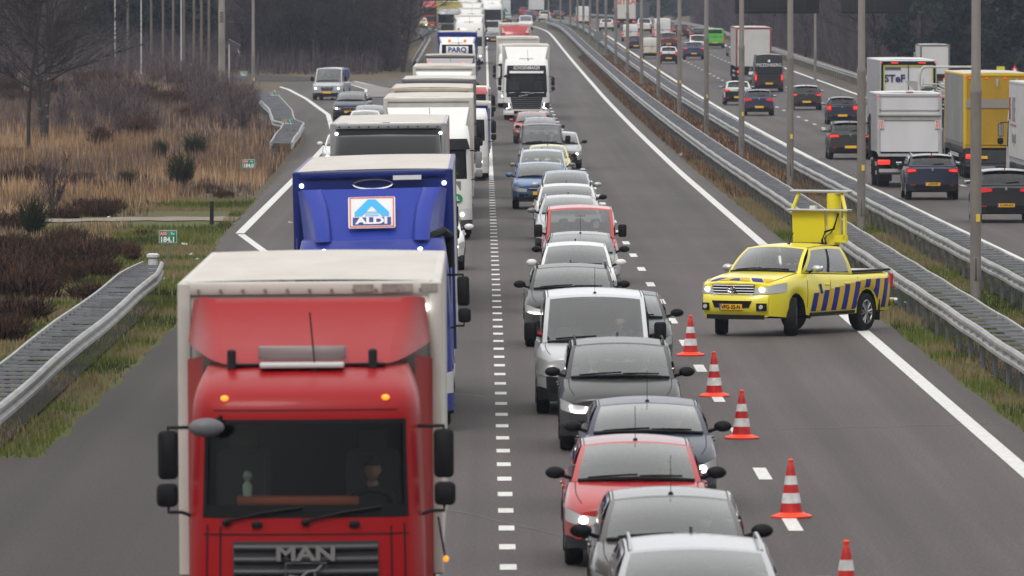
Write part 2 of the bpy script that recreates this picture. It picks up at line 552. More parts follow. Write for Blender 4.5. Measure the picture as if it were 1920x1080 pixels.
tag(b.build('road', ASPH, weld=False, ang=180), kind='structure')

# painted markings
def band(b, x, w, y0, y1, dz=.005, step=8): strip(b, lambda y: x-w/2, lambda y: x+w/2, y0, y1, dz, step)
b = MB()
strip(b, lambda y: 7.60, lambda y: 7.86, -40, 1700, .005)
y = 96.0
while y < 329: band(b, .29, .20, y, y+1.02); y += 3.87
band(b, .29, .17, 331, 1500)
y = 123.4 - 36
while y < 1000: band(b, 3.96, .19, y, y+3.1); y += 12
y = 240.0
while y < 560: band(b, -3.45, .2, y, y+1.2); y += 4
LW = pl([(235, -5.8), (255, -7.07), (430, -7.3), (498, -8.8), (560, -11.3), (600, -13.3), (628, -15.3), (646, -24)])
strip(b, lambda y: LW(y)-.13, lambda y: LW(y)+.13, 255, 645, .005, 3)
_LW = LW
LW = lambda y: sum(_LW(min(644, max(255, y+k*4))) for k in range(-5, 6))/11 if y > 275 else _LW(y)
LT = pl([(150, -3.6), (212, -4.0), (235, -5.8), (255, -7.07)])
strip(b, lambda y: LT(y)-.11, lambda y: LT(y)+.11, 120, 254, .005, 3)
strip(b, lambda y: -3.7, lambda y: -3.5, 650, 1080, .005)
LE = pl([(880, -3.6), (1000, -4.0), (1080, -5.2), (1160, -7.4), (1280, -10.5)])
strip(b, lambda y: LE(y)-.12, lambda y: LE(y)+.12, 1080, 1280, .006, 10)
RG = pl([(556, -5.9), (600, -6.2), (650, -10.2)])
strip(b, lambda y: RG(y)-.1, lambda y: RG(y)+.1, 560, 640, .006, 4)
RG2 = pl([(560, -7.6), (600, -8.0), (640, -10.4)])
strip(b, lambda y: RG2(y)-.1, lambda y: RG2(y)+.1, 560, 640, .006, 4)
for x in (13.98, 24.52): band(b, x, .24, -40, 1700)
for x in (17.5, 21.0):
    y = 200.0
    while y < 1100: band(b, x, .17, y, y+3); y += 12
tag(b.build('road_markings', LINEW, weld=False, ang=180), kind='structure')
# sealed cracks, grooves and tar in the asphalt
TAR = mat('tar_seal', (.035, .034, .034), .5)
b = MB()
for (x0, y0, x1, y1) in [(-.9, 118, 1.6, 108), (1.6, 108, 3.2, 103), (-3, 155, 0, 149.5), (4.6, 138, 8.2, 140), (5, 260, 8.3, 262)]:
    N = 12
    vs = []
    for i in range(N+1):
        t = i/N; x = x0+(x1-x0)*t + .03*math.sin(i*2.3); yy = y0+(y1-y0)*t + .15*math.sin(i*1.9)
        vs += [(x, yy-.07, E(yy)+.004), (x, yy+.07, E(yy)+.004)]
    b.add(vs, [(2*i, 2*i+2, 2*i+3, 2*i+1) for i in range(N)])
for (yy, xa, xb) in [(171, .5, 3.8), (226, .5, 7.4), (300, 4.2, 7.5), (352, .5, 7.5), (470, .5, 7.5), (640, .5, 7.5)]:
    b.add([(xa, yy, E(yy)+.003), (xb, yy, E(yy)+.003), (xb, yy+.18, E(yy)+.003), (xa, yy+.18, E(yy)+.003)], [(0, 1, 2, 3)])
tag(b.build('tar_seams', TAR, weld=False), kind='structure')
# gore of concrete between ramp and road
b = MB(); b.add([(x, y, E(y)+.03) for x, y in [(-7.4, 566), (-6.1, 566), (-6.4, 604), (-9.2, 634), (-10, 634), (-7.9, 600)]], [(0, 1, 2, 3, 4, 5)])
tag(b.build('gore_paving', mat('pale_paving', (.23, .215, .20), .85, noise=.25, nscale=3), ang=180), kind='structure')

# verges
GREEN = ground_mat('verge_grass', [(.070, .090, .018), (.095, .082, .034), (.052, .072, .016), (.11, .105, .040)], (.35, 2.2, 16))
DRY = ground_mat('dry_verge', [(.085, .066, .045), (.058, .045, .034), (.066, .068, .028), (.12, .095, .066)], (.3, 2, 15))
b = MB(); strip(b, lambda y: -10.2+1.3*math.sin(y*.11)+.5*math.sin(y*.63) - (max(0, 5-(abs(y-255))*.1)), lambda y: LB(y)+.12, 129, 300, -.012, 1.5)
tag(b.build('grass_verge', GREEN, weld=False, ang=180), kind='structure')
b = MB(); strip(b, lambda y: LB(y)-1.9-.3*math.sin(y*.4), lambda y: LB(y)+.12, 300, 620, -.012, 2.5)
b.build_ = None
tag(b.build('grass_verge', DRY, weld=False, ang=180), kind='structure')
b = MB(); strip(b, lambda y: 8.3, lambda y: 13.7, 60, 285, -.012, 8)
tag(b.build('median_verge', GREEN, weld=False, ang=180), kind='structure')
b = MB(); strip(b, lambda y: 8.3, lambda y: 13.7, 285, 1500, -.012, 8)
tag(b.build('median_verge', DRY, weld=False, ang=180), kind='structure')
b = MB()
strip(b, lambda y: -22+1.2*math.sin(y*.3)-(y-262)*1.2, lambda y: -8.2, 262, 263, .0, 1)
b = MB(); sv = []
for i in range(31):
    t = i/30; x = -7.6 - t*16; yc = 272 - 9*t + 1.5*math.sin(t*7); w = 2.6*(1-.65*t) + .5*math.sin(i*2.1)
    sv += [(x, yc-w, Gz(x, yc)+.055), (x, yc+w, Gz(x, yc)+.055)]
b.add(sv, [(2*i, 2*i+1, 2*i+3, 2*i+2) for i in range(30)])
tag(b.build('sand_path', mat('path_sand', (.27, .215, .165), .95, noise=.4, nscale=1.3), weld=False, ang=180), kind='structure')

b = MB()  # dark strips added under the barriers to deepen the shade between slats
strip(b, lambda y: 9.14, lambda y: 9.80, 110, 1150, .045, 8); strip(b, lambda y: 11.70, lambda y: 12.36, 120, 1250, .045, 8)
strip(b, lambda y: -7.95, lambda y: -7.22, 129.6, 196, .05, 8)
tag(b.build('slat_gap_shade', mat('slat_shade_dark', (.022, .019, .017), .95, spec=.1), weld=False, ang=180), kind='structure')

# ---------------------------------------------------------------- small plants as masses
def tri_stuff(name, P, mats, mi, label=None, kind='stuff', parent=None, cat=None):
    """P: (n,3,3) triangles"""
    n = len(P); me = bpy.data.meshes.new(name)
    me.vertices.add(n*3); me.loops.add(n*3); me.polygons.add(n)
    me.vertices.foreach_set('co', P.astype(np.float32).ravel())
    me.loops.foreach_set('vertex_index', np.arange(n*3, dtype=np.int32))
    me.polygons.foreach_set('loop_start', np.arange(0, n*3, 3, dtype=np.int32))
    me.polygons.foreach_set('loop_total', np.full(n, 3, dtype=np.int32))
    for m in mats: me.materials.append(m)
    me.polygons.foreach_set('material_index', mi.astype(np.int32))
    me.update(); me.validate()
    o = bpy.data.objects.new(name, me); COL.objects.link(o)
    if parent is not None: o.parent = parent
    return tag(o, label, cat, None, kind)
rs = np.random.RandomState(5)
def blades(x, y, z, h, w, lean=.35):
    """one triangle blade for each position"""
    n = len(x); a = rs.rand(n)*2*np.pi; l = rs.rand(n)*lean*h; la = rs.rand(n)*2*np.pi
    P = np.zeros((n, 3, 3))
    P[:, 0, 0] = x-np.cos(a)*w; P[:, 0, 1] = y-np.sin(a)*w; P[:, 0, 2] = z-.03
    P[:, 1, 0] = x+np.cos(a)*w; P[:, 1, 1] = y+np.sin(a)*w; P[:, 1, 2] = z-.03
    P[:, 2, 0] = x+np.cos(la)*l; P[:, 2, 1] = y+np.sin(la)*l; P[:, 2, 2] = z+h
    return P
Gv = np.vectorize(Gz)
Ev = np.vectorize(E)
g1 = mat('grass_green', (.095, .135, .020), .9, spec=.1); g2 = mat('grass_olive', (.125, .130, .032), .9, spec=.1); g3 = mat('grass_straw', (.23, .175, .095), .9, spec=.1)
g4 = mat('grass_dark', (.045, .055, .018), .9, spec=.1)
t1 = mat('moor_grass_tan', (.34, .215, .120), .9, spec=.1); t2 = mat('moor_grass_brown', (.17, .112, .074), .9, spec=.1); t3 = mat('moor_grass_pale', (.44, .305, .185), .9, spec=.1)
h1 = mat('heather_brown', (.085, .055, .040), .95, spec=.1); h2 = mat('heather_dark', (.045, .030, .025), .95, spec=.1); h3 = mat('heather_russet', (.14, .072, .045), .95, spec=.1)
# green verge left of the road and between the barriers
def lbarr(y): return np.vectorize(LB)(y)
n = 80000; y = 129.5+rs.rand(n)**1.1*170; x = lbarr(y)-.05-rs.rand(n)**.9*5.6
keep = ~((y > 262) & (y < 282) & (x < -8))
x = x[keep]; y = y[keep]; n = len(x)
hh = .05+.13*rs.rand(n)*(.4+vnoise(x, y, 2.3, 1)); kk = vnoise(x, y*.5, 1.6, 2)+.35*(rs.rand(n)-.5)
mi = np.where(kk > .62, 2, np.where(kk > .42, 1, np.where(kk > .25, 0, 3)))
tri_stuff('verge_grass_blades', blades(x, y, Ev(y)-.01, hh, .010+.012*rs.rand(n)), [g1, g2, g3, g4], mi)
n = 80000; y = 110+rs.rand(n)**1.1*260; x = 8.42+rs.rand(n)*5.1
hh = .05+.16*rs.rand(n)*(.4+vnoise(x, y, 2.3, 6)); kk = vnoise(x, y*.5, 1.8, 8)+.3*(rs.rand(n)-.5) + np.clip((y-200)/240, 0, .5)
mi = np.where(kk > .66, 2, np.where(kk > .46, 1, np.where(kk > .26, 0, 3)))
tri_stuff('median_grass_blades', blades(x, y, Ev(y)-.01, hh, .010+.012*rs.rand(n)), [g1, g2, g3, g4], mi)
n = 30000; y = 300+rs.rand(n)*500; x = 8.5+rs.rand(n)*5.0
hh = .08+.22*rs.rand(n); kk = rs.rand(n)*.6+.6*vnoise(x, y*.3, 2, 9)*np.where(x < 9.6, .4, 1)
mi = np.where(kk > .75, 2, np.where(kk > .5, 1, np.where(kk > .3, 3, 0)))
tri_stuff('median_dry_grass', blades(x, y, Ev(y)-.01, hh, .03+.03*rs.rand(n)), [t2, h3, t1, h1], mi)
# moor grass
n = 190000; y = 200+rs.rand(n)**.85*440; w_ = -9.0-rs.rand(n)*np.clip(16+(y-200)*.10, 8, 42); x = w_ - np.clip((y-430)*.045, 0, 9); x = np.where((y > 296) & (y < 500), x+9.0+lbarr(y)-.25, x)
zn = vnoise(x, y*.35, 7, 11)
keep = ~((np.abs(y-(272-9*(-7.6-x)/16)) < 5.5) & (x > -24)) & (rs.rand(n) < np.where(zn > .33, 1, .35))
keep &= ~((y < 300) & (x > -10.5))
x = x[keep]; y = y[keep]; zn = zn[keep]; n = len(x)
hh = (.22+.5*rs.rand(n))*(.35+1.0*zn)*np.clip((y-190)/120, .35, 1.25)
kk = .65*vnoise(x, y*.4, 5, 12)+.45*rs.rand(n)
mi = np.where(kk > .72, 2, np.where(kk > .45, 0, 1))
far = ((y + 90*vnoise(x, y, 25, 31) + 40*rs.rand(n)) > 470) | ((vnoise(x, y*.35, 4.5, 41) > .72) & (rs.rand(n) > .35)) | ((y < 262) & (rs.rand(n) > .5))
mi = np.where(far, np.where(rs.rand(n) > .25, 3+rs.randint(0, 3, n), mi), mi)
tri_stuff('moor_grass', blades(x, y, Gv(x, y), hh, .016+.022*rs.rand(n), .3), [t1, t2, t3, mat('scrub_mauve', (.115, .078, .080), .9, spec=.1), mat('scrub_brown', (.085, .058, .046), .9, spec=.1), mat('scrub_grey', (.13, .105, .10), .9, spec=.1)], mi)

# ---------------------------------------------------------------- shrubs (each its own thing)
def twigs(nt, h, rad, w, spread, droop=0, sub=3, base=.08, hmin=.45):
    """upright branching twigs as thin double-bladed stems; returns (n,3,3)"""
    T = []
    def seg(p, q, ww):
        d = Vector(q)-Vector(p)
        s = d.cross(Vector((rnd.random()-.5, rnd.random()-.5, .1))).normalized()*ww
        T.append((Vector(p)-s, Vector(p)+s, Vector(q)))
        s2 = d.cross(s).normalized()*ww
        T.append((Vector(p)-s2, Vector(p)+s2, Vector(q)))
    for _ in range(nt):
        a = rnd.random()*2*PI; r0 = rnd.random()*base*rad
        p = Vector((math.cos(a)*r0, math.sin(a)*r0, 0))
        sp = spread*(rnd.random()**.7); hl = h*(hmin+(1-hmin)*rnd.random())
        q = Vector((math.cos(a)*rad*sp, math.sin(a)*rad*sp, hl*(1-.25*sp*sp)))
        m = p.lerp(q, .45)+Vector((0, 0, hl*.08))
        seg(p, m+(m-p)*.15, w*1.3); seg(m, q, w)
        for k in range(sub):
            t = .35+.6*rnd.random(); o = p.lerp(q, t)
            e = o+Vector(((rnd.random()-.5), (rnd.random()-.5), .3+.5*rnd.random()))*hl*.38
            seg(o, e, w*.7)
    return np.array([[list(v) for v in t] for t in T])
def shrub_mesh(name, P, mats):
    n = len(P); mi = np.random.RandomState(n).randint(0, len(mats), n)
    o = tri_stuff(name, P, mats, mi, None, None)
    me = o.data; bpy.data.objects.remove(o); return me
b1 = mat('bare_twig_purple', (.125, .085, .095), .9, spec=.1); b2 = mat('bare_twig_brown', (.060, .040, .035), .9, spec=.1); b3 = mat('bare_twig_grey', (.22, .18, .18), .9, spec=.1)
br1 = mat('broom_green', (.035, .055, .025), .9, spec=.1); br2 = mat('broom_dark', (.022, .034, .018), .9, spec=.1)
SH_M = {
 'heather_bush': [shrub_mesh('heather', twigs(300, .55, .75, .014, 1.0, sub=3, base=.7, hmin=.5), [h1, h2, h3, h2]) for _ in range(2)],
 'broom_bush': [shrub_mesh('broom', twigs(260, 1.5, .75, .014, .95, sub=2), [br1, br2, br1, b2])],
 'bare_shrub': [shrub_mesh('bare', twigs(44, 2.6, .95, .016, .8, sub=6, hmin=.2), [b1, b2, b3]) for _ in range(2)],
 'russet_shrub': [shrub_mesh('russet', twigs(150, 1.0, .7, .022, .9, sub=6), [h3, mat('dead_leaf', (.13, .07, .045), .9), h1])],
}
def shrub(kind, px, py, sc, label, group=None):
    x, y = gpt(px, py)
    me = SH_M[kind][rnd.randrange(len(SH_M[kind]))]
    o = bpy.data.objects.new(kind, me); COL.objects.link(o)
    o.location = (x, y, Gz(x, y)-.03); o.scale = (sc*(.85+.3*rnd.random()), sc*(.85+.3*rnd.random()), sc*(.85+.3*rnd.random()))
    o.rotation_euler = (0, 0, rnd.random()*6.28)
    return tag(o, label, kind.replace('_', ' ').replace('russet shrub', 'shrub').replace('bare shrub', 'shrub'), group)
shrub('broom_bush', 340, 352, 1.15, 'largest dark green broom bush with bare stems standing in the tan moor grass')
shrub('broom_bush', 366, 300, .95, 'dark broom bush just behind the largest one')
shrub('broom_bush', 300, 300, .7, 'small green broom bush left of the largest one')
shrub('broom_bush', 238, 352, .6, 'low green broom tuft out in the tan moor grass')
shrub('broom_bush', 62, 440, 1.0, 'dark green broom mixed with heather at the left edge beyond the sand path')
shrub('bare_shrub', 100, 400, .85, 'bare grey brown shrub at left above the dark heather')
shrub('russet_shrub', 352, 232, 1.1, 'rusty leaved round bush near the concrete mast')
shrub('russet_shrub', 262, 270, 1.4, 'tall shrub holding dead brown leaves in the middle of the heath')
shrub('russet_shrub', 190, 285, 1.1, 'low rust brown bush in tan grass right of the birch')
shrub('russet_shrub', 245, 490, .6, 'small dry brown shrub left of the kilometre sign')
for (px, py, s_) in [(20, 470, 1.1), (60, 500, 1.2), (110, 480, 1.1), (150, 500, 1.25), (95, 530, 1.2), (190, 470, .9), (180, 520, 1.0), (40, 560, 1.3), (130, 455, .8), (215, 480, .8), (0, 520, 1.3), (160, 400, 1.0), (185, 405, 1.0), (205, 398, .9), (120, 410, .9), (270, 440, .45), (10, 430, 1.1), (35, 600, 1.2), (175, 560, .9), (0, 640, 1.1)]:
    shrub('heather_bush', px, py, s_*1.15, 'dark brown heather bush in the patch along the left verge', 'heather bushes beside the verge')
for (px, py, s_) in [(30, 350, 1.1), (70, 345, 1.2), (110, 352, 1.0), (20, 300, 1.2), (150, 345, .8), (250, 340, .7), (390, 360, .7), (420, 372, .6), (180, 355, .8)]:
    shrub('heather_bush', px, py, s_*1.1, 'low dark heather clump out in the tan moor grass', 'heather clumps in the moor grass')
sr = random.Random(21)
for i in range(44):
    px = 350 + 125*sr.random(); py = 185 + 80*sr.random()*(1 if px > 400 else .6)
    if px > 455 and py > 240: py -= 25
    shrub('bare_shrub', px, py, .5+.45*sr.random(), 'bare purple brown shrub of the thicket beside the tall lamp post', 'bare shrubs in the thicket by the lamp post')
for i in range(34):
    px = 100 + 200*sr.random(); py = 210 + 55*sr.random()
    shrub('bare_shrub', px, py, .65+.4*sr.random(), 'bare twiggy shrub on the open heath right of the birch trees', 'bare shrubs on the open heath')
for i in range(46):
    px = -10 + 420*sr.random(); py = 146 + 28*sr.random()
    shrub('bare_shrub', px, py, .6+.5*sr.random(), 'dark bare shrub at the far edge of the heath in front of the wood', 'bare shrubs at the far edge of the heath')
for i in range(22):
    px = -10 + 440*sr.random(); py = 165 + 40*sr.random()
    shrub('heather_bush', px, py, 1.6+.8*sr.random(), 'dark heather clump on the far part of the heath', 'heather clumps on the far heath')

# ---------------------------------------------------------------- bare birch trees
BARK = mat('birch_bark', (.26, .22, .19), .85, col2=(.026, .020, .018), r0=.54, r1=.70, nscale=4, stretch=(.6, .6, 1.6))
BARKD = mat('dark_bark', (.035, .027, .025), .9, noise=.4, nscale=5)
def bare_tree(label, px, py, h, r0, seed, stems=1, bark=BARK):
    x, y = gpt(px, py); g = random.Random(seed)
    t = thing('birch_tree', (x, y, Gz(x, y)-.05), 0, label, 'tree')
    tr = MB().use(bark); brn = MB().use(bark).use(BARKD); tw = []
    def limb(p, d, L, r, lev):
        pts = [p]; rs_ = [r]; d = Vector(d).normalized(); seg = 6 if lev < 2 else 4
        for i in range(seg):
            d = (d + Vector((g.random()-.5, g.random()-.5, (g.random()-.35)*.5))*(.16 if lev == 0 else .42)).normalized()
            pts.append(pts[-1]+d*L/seg); rs_.append(r*(1-.85*(i+1)/seg if lev else 1-.72*(i+1)/seg))
        (tr if lev == 0 else brn).tube(pts, rs_, 7 if lev == 0 else 4)
        if lev == 0:
            for k in range(26):
                f = .22+.75*g.random(); i = min(int(f*seg), seg-1); q = pts[i].lerp(pts[i+1], f*seg-i)
                a = g.random()*2*PI; el = .25+.7*g.random()
                limb(q, (math.cos(a), math.sin(a), el), L*(.16+.30*(1-f))*(.7+.6*g.random()), max(.012, r*(1-f)*.5), 1)
        elif lev == 1:
            for k in range(9):
                f = .15+.85*g.random(); i = min(int(f*seg), seg-1); q = pts[i].lerp(pts[i+1], f*seg-i)
                dd = (pts[i+1]-pts[i]).normalized()+Vector((g.random()-.5, g.random()-.5, .5*g.random()-.15))*1.3
                limb(q, dd, L*(.25+.25*g.random()), max(.007, r*.4), 2)
        elif lev == 2:
            for k in range(14):
                f = g.random(); i = min(int(f*seg), seg-1); q = pts[i].lerp(pts[i+1], f*seg-i)
                e = q + ((pts[i+1]-pts[i]).normalized()+Vector((g.random()-.5, g.random()-.5, g.random()-.55))*1.5)*(.25+.5*g.random())
                s = (e-q).cross(Vector((g.random(), g.random(), .3))).normalized()*.013
                tw.append([list(q-s), list(q+s), list(e)])
    for k in range(stems):
        a = k*2.1+.4
        limb(Vector((0, 0, 0)), (.09*math.cos(a)*(stems > 1), .09*math.sin(a)*(stems > 1), 1), h*(1-.1*k), r0*(1-.15*k), 0)
    tr.build('trunk', None, t, ang=70); brn.mats = [bark, BARKD]
    brn.m = [0 if g.random() < .5 else 1 for _ in brn.m]
    c = brn.build('branches', None, t, ang=90, weld=False)
    tri_stuff('twigs', np.array(tw), [BARKD, mat('fine_twig', (.06, .045, .043), .9)], np.random.RandomState(1).randint(0, 2, len(tw)), None, None, parent=t)
    return t
bare_tree('large bare birch with pale flaking bark and two main stems at the left', 84, 268, 12.5, .17, 3, 2)
bare_tree('smaller dark stemmed bare birch left of the large one', 54, 288, 7.5, .10, 9, 1, BARKD)
bare_tree('bare birch cut by the left edge of the picture', -22, 240, 12, .14, 17, 1)

def tree_copy(src, x, y, s_, label, group):
    c = copy_tree(src); c.location = (x, y, Gz(x, y)-.1); c.scale = (s_, s_, s_); c.rotation_euler = (0, 0, sr.random()*6.28); c['label'] = label; c['group'] = group
bt = [o for o in COL.objects if o.name.startswith('birch_tree')]
for i in range(13):
    tree_copy(bt[i % 3], -19.5+1.05*i+sr.random()*.8, 694+9*sr.random(), .65+.35*sr.random(), 'bare dark tree standing at the front of the wood behind the ramp', 'bare trees at the front of the wood behind the ramp')
for i in range(10):
    tree_copy(bt[i % 3], 28.9+sr.random()*1.5, 650+45*i+20*sr.random(), .65+.35*sr.random(), 'bare dark tree at the front of the wood beyond the right hand barrier', 'bare trees beyond the right hand barrier')
# ---------------------------------------------------------------- woods
w1 = mat('wood_twig_mauve', (.088, .066, .076), .95, spec=.05); w2 = mat('wood_twig_brown', (.062, .048, .052), .95, spec=.05); w3 = mat('wood_twig_grey', (.115, .095, .10), .95, spec=.05)
def bare_wood(name, n, fx, fy, hmax, label, wd=.05, sub=14):
    x = fx(rs.rand(n)); y = fy(rs.rand(n), x) if fy.__code__.co_argcount == 2 else fy(rs.rand(n))
    z = Gv(x, y); h = hmax*(.45+.55*rs.rand(n))
    A = [blades(x, y, z, h, wd*(.4+rs.rand(n)), .25)]
    for k in range(sub):
        f = rs.rand(n)**1.1; bx = x+(rs.rand(n)-.5)*.9; by = y+(rs.rand(n)-.5)*1.5
        A.append(blades(bx, by, z+h*f*.9, h*(.06+.16*rs.rand(n)), wd*(.25+.6*rs.rand(n)), 1.6))
    P = np.concatenate(A); mi = rs.randint(0, 3, len(P))
    return tri_stuff(name, P, [w1, w2, w3], mi, label)
bare_wood('bare_woodland', 7000, lambda r: -21+14*r, lambda r: 700+80*r, 10, 'mauve brown bare saplings of the wood behind the ramp', .03, 20)
bare_wood('bare_woodland', 3000, lambda r: -48+13*r, lambda r: 700+50*r, 10, 'mauve bare saplings behind the birch trees', .03, 14)
bare_wood('bare_woodland', 900, lambda r: -34+15*r, lambda r: 700+20*r, 3.2, 'low mauve saplings at the foot of the pine wood', .03, 12)
bare_wood('bare_woodland', 2600, lambda r: -34+26.5*r, lambda r: 775+300*r, 11, 'mauve bare wood along the left of the distant road', .07, 10)
bare_wood('bare_woodland', 8000, lambda r: 29.5+6.5*r**1.3, lambda r: 690+560*r, 10, 'bare saplings of the wood beyond the right hand barrier', .035, 18)
bare_wood('brushwood', 2400, lambda r: -70+62*r, lambda r: 678+18*r, 2.2, 'low brush along the foot of the wood', .035, 8)
# conifer masses and single pines
p1 = mat('pine_needles', (.020, .034, .030), .95, spec=.05); p2 = mat('pine_needles_dark', (.010, .018, .018), .95, spec=.05); p3 = mat('pine_needles_light', (.036, .052, .034), .95, spec=.05)
def pine_mesh(seed, h=13, r=3.2, n=7500):
    q = np.random.RandomState(seed); C = []
    k = 70
    cz = h*(.04+.94*q.rand(k)); cr = r*np.clip(1.25*(1-cz/h)**.55, .15, 1)*(.35+.65*q.rand(k)); ca = q.rand(k)*2*np.pi
    cx = cr*np.cos(ca); cy = cr*np.sin(ca); cs = .5+.65*q.rand(k)
    i = q.randint(0, k, n); d = q.randn(n, 3)*np.array([1, 1, .45]); d /= (np.linalg.norm(d, axis=1)[:, None]+1e-6); d *= (q.rand(n)**.45)[:, None]
    c = np.stack([cx[i], cy[i], cz[i]], 1)+d*cs[i][:, None]
    P = np.repeat(c[:, None, :], 3, 1)+q.randn(n, 3, 3)*.17
    mi = np.where(cs[i]+.5*q.rand(n) > 1.25, 2, np.where(q.rand(n) > .5, 0, 1))
    o = tri_stuff('crown', P, [p1, p2, p3], mi, None, None); me = o.data; bpy.data.objects.remove(o); return me
PM = [pine_mesh(1), pine_mesh(2, 12, 3.6), pine_mesh(3, 14, 2.8)]
PTR = MB().tube([(0, 0, 0), (.1, 0, 4), (0, .1, 9), (0, 0, 12.5)], [.22, .18, .12, .03], 7).build('trunk', BARKD); PTRM = PTR.data; bpy.data.objects.remove(PTR)
def pine(x, y, s, label, group):
    t = thing('pine_tree', (x, y, Gz(x, y)-.1), rnd.random()*6, label, 'tree', group)
    t.scale = (s, s, s)
    a = bpy.data.objects.new('trunk', PTRM); COL.objects.link(a); a.parent = t
    c = bpy.data.objects.new('crown', PM[rnd.randrange(3)]); COL.objects.link(c); c.parent = t
for i in range(26):
    pine(-34.5+i*.56+sr.random()*1.5, 745+70*sr.random(), .9+.3*sr.random(), 'dark pine of the wood behind the row of wooden poles', 'pines behind the wooden poles')
for i in range(12):
    pine(-50+sr.random()*12, 790+60*sr.random(), .9+.3*sr.random(), 'dark pine in the wood behind the birch trees', 'pines behind the birch trees')
for i in range(64):
    y = 640+240*sr.random(); f = y/FPX
    pine((1665-907+330*sr.random()-0)*f+1.5, y, .85+.35*sr.random(), 'dark pine in the wood beyond the right hand carriageway', 'pines beyond the right hand carriageway')
for i in range(40):
    y = 1500+260*sr.random()
    pine(-70+155*sr.random(), y, 1.1+.3*sr.random(), 'far pine closing the view at the end of the road', 'pines at the end of the road')
# solid far wood
def far_mass(name, n, X, Y, H, s, label):
    x = X[0]+(X[1]-X[0])*rs.rand(n); y = Y[0]+(Y[1]-Y[0])*rs.rand(n)
    z = Gv(x, y)+H*rs.rand(n)
    P = np.stack([x, y, z], 1)[:, None, :]+rs.randn(n, 3, 3)*s
    return tri_stuff(name, P, [p1, p2, w2], rs.randint(0, 3, n), label)
far_mass('distant_wood', 16000, (-110, 110), (1800, 1900), 17, 1.3, 'dark wood on the horizon')
far_mass('distant_wood', 15000, (-75, -9.5), (880, 960), 12, .75, 'dark evergreen wood behind the bare trees at left')
far_mass('distant_wood', 15000, (50, 125), (900, 1100), 13, .9, 'dark evergreen wood at right')
far_mass('distant_wood', 7000, (37, 60), (1150, 1500), 13, .9, 'dark wood beside the far end of the right carriageway')
far_mass('distant_wood', 9000, (-80, -20), (1050, 1500), 13, 1.0, 'dark wood beside the far end of the left carriageway')

# ---------------------------------------------------------------- barriers
SLAT = mat('galvanised_slats', (.27, .28, .31), .5, .4, noise=.35, nscale=1.5)
WP = [(0, .755), (.05, .755), (.085, .715), (.085, .665), (.02, .62), (.02, .59), (.085, .545), (.085, .49), (.04, .45), (0, .45)]
POSTM = None
def barrier(label, xa, xb, y0, y1, post_every=4, step=3.2, endcap=None, slat=2.0, group=None, y_origin=None, bothposts=False):
    t = thing('guard_rail', (0, 0, 0), 0, label, 'guard rail', group)
    ys = list(np.arange(y0, y1, step)) + [y1]
    wob = lambda y, k: .016*math.sin(y*.19+k)+.008*math.sin(y*.53+2*k)
    for side, xf in ((-1, xa), (1, xb)):
        mb = MB(); vs = []
        for y in ys:
            x = xf(y)+SH(y)+wob(y, side); z = E(y)+.6*wob(y, side+3)
            vs += [(x+side*dx, y, z+dz) for dx, dz in WP]
        n = len(WP)
        mb.add(vs, [(i*n+k, i*n+(k+1) % n, (i+1)*n+(k+1) % n, (i+1)*n+k) for i in range(len(ys)-1) for k in range(n)] + [tuple(range(n))[::-1], tuple(range((len(ys)-1)*n, len(ys)*n))])
        # bolts along the face
        if side == -1:
            yy = y0+1
            while yy < min(y1, 420):
                mb.box((xf(yy)+SH(yy)+wob(yy, side)+side*.07, yy, E(yy)+.605), (.03, .16, .05)); yy += 2
        mb.build('rail', STEEL, t, ang=24)
    mb = MB(); yy = y0+.6
    while yy < y1-.3:
        a = xa(yy)+SH(yy)+wob(yy, -1)+.005; c = xb(yy)+SH(yy)+wob(yy, 1)-.005
        mb.box(((a+c)/2, yy, E(yy)+.70+rnd.uniform(-.008, .008)), (c-a, .055+.07*(yy > 450), .04)); yy += slat
    mb.build('cross_slats', SLAT, t, ang=30)
    global POSTM
    if POSTM is None:
        q = MB(); q.box((0, 0, .26), (.012, .09, .62)); q.box((-.035, 0, .26), (.06, .012, .62)).box((.0, .045, .26), (.055, .012, .62))
        o = q.build('post', STEELD); POSTM = o.data; bpy.data.objects.remove(o)
    yy = y0+1; k = 0; rest = MB()
    lst = []
    while yy < y1:
        lst.append((xa(yy)+SH(yy)+.05, yy)); 
        if bothposts: lst.append((xb(yy)+SH(yy)-.05, yy))
        yy += post_every
    for i, (x, y) in enumerate(lst):
        if i < 100:
            o = bpy.data.objects.new('post', POSTM); COL.objects.link(o); o.location = (x, y, E(y)); o.parent = t
        else: rest.box((x, y, E(y)+.26), (.07, .09, .6))
    if rest.v: tag(rest.build('post', STEELD, t), kind='stuff')
    return t
barrier('grey steel barrier with cross slats right beside the near carriageway', lambda y: 9.1, lambda y: 9.82, 112, 1150)
barrier('grey steel barrier with cross slats beside the carriageway of the receding traffic', lambda y: 11.65, lambda y: 12.38, 125, 1250)
LR = pl([(80, -8.0), (194, -7.95), (202, -7.78)]); LRR = pl([(80, -7.2), (194, -7.22), (202, -7.45)])
gl = barrier('steel barrier with cross slats and white end post at the lower left verge', LR, LRR, 129.5, 202, 4, slat=1.5)
e = MB(); e.lathe([(.10, .0), (.11, .25), (.11, .52), (.15, .56), (.15, .62), (.09, .65)], (-7.6, 202.3, .28), 'z', 8)
e.build('end_post', mat('white_weathered', (.62, .64, .66), .6, noise=.2, nscale=5), gl)
UA = pl([(372, -9.0), (425, -9.6), (432, -10.3), (470, -11.4), (545, -14.4)]); UB = pl([(372, -8.15), (425, -8.7), (436, -9.4), (470, -10.3), (545, -13.0)])
barrier('short bent steel barrier with cross slats on the curve of the ramp', UA, UB, 372, 545, 4)
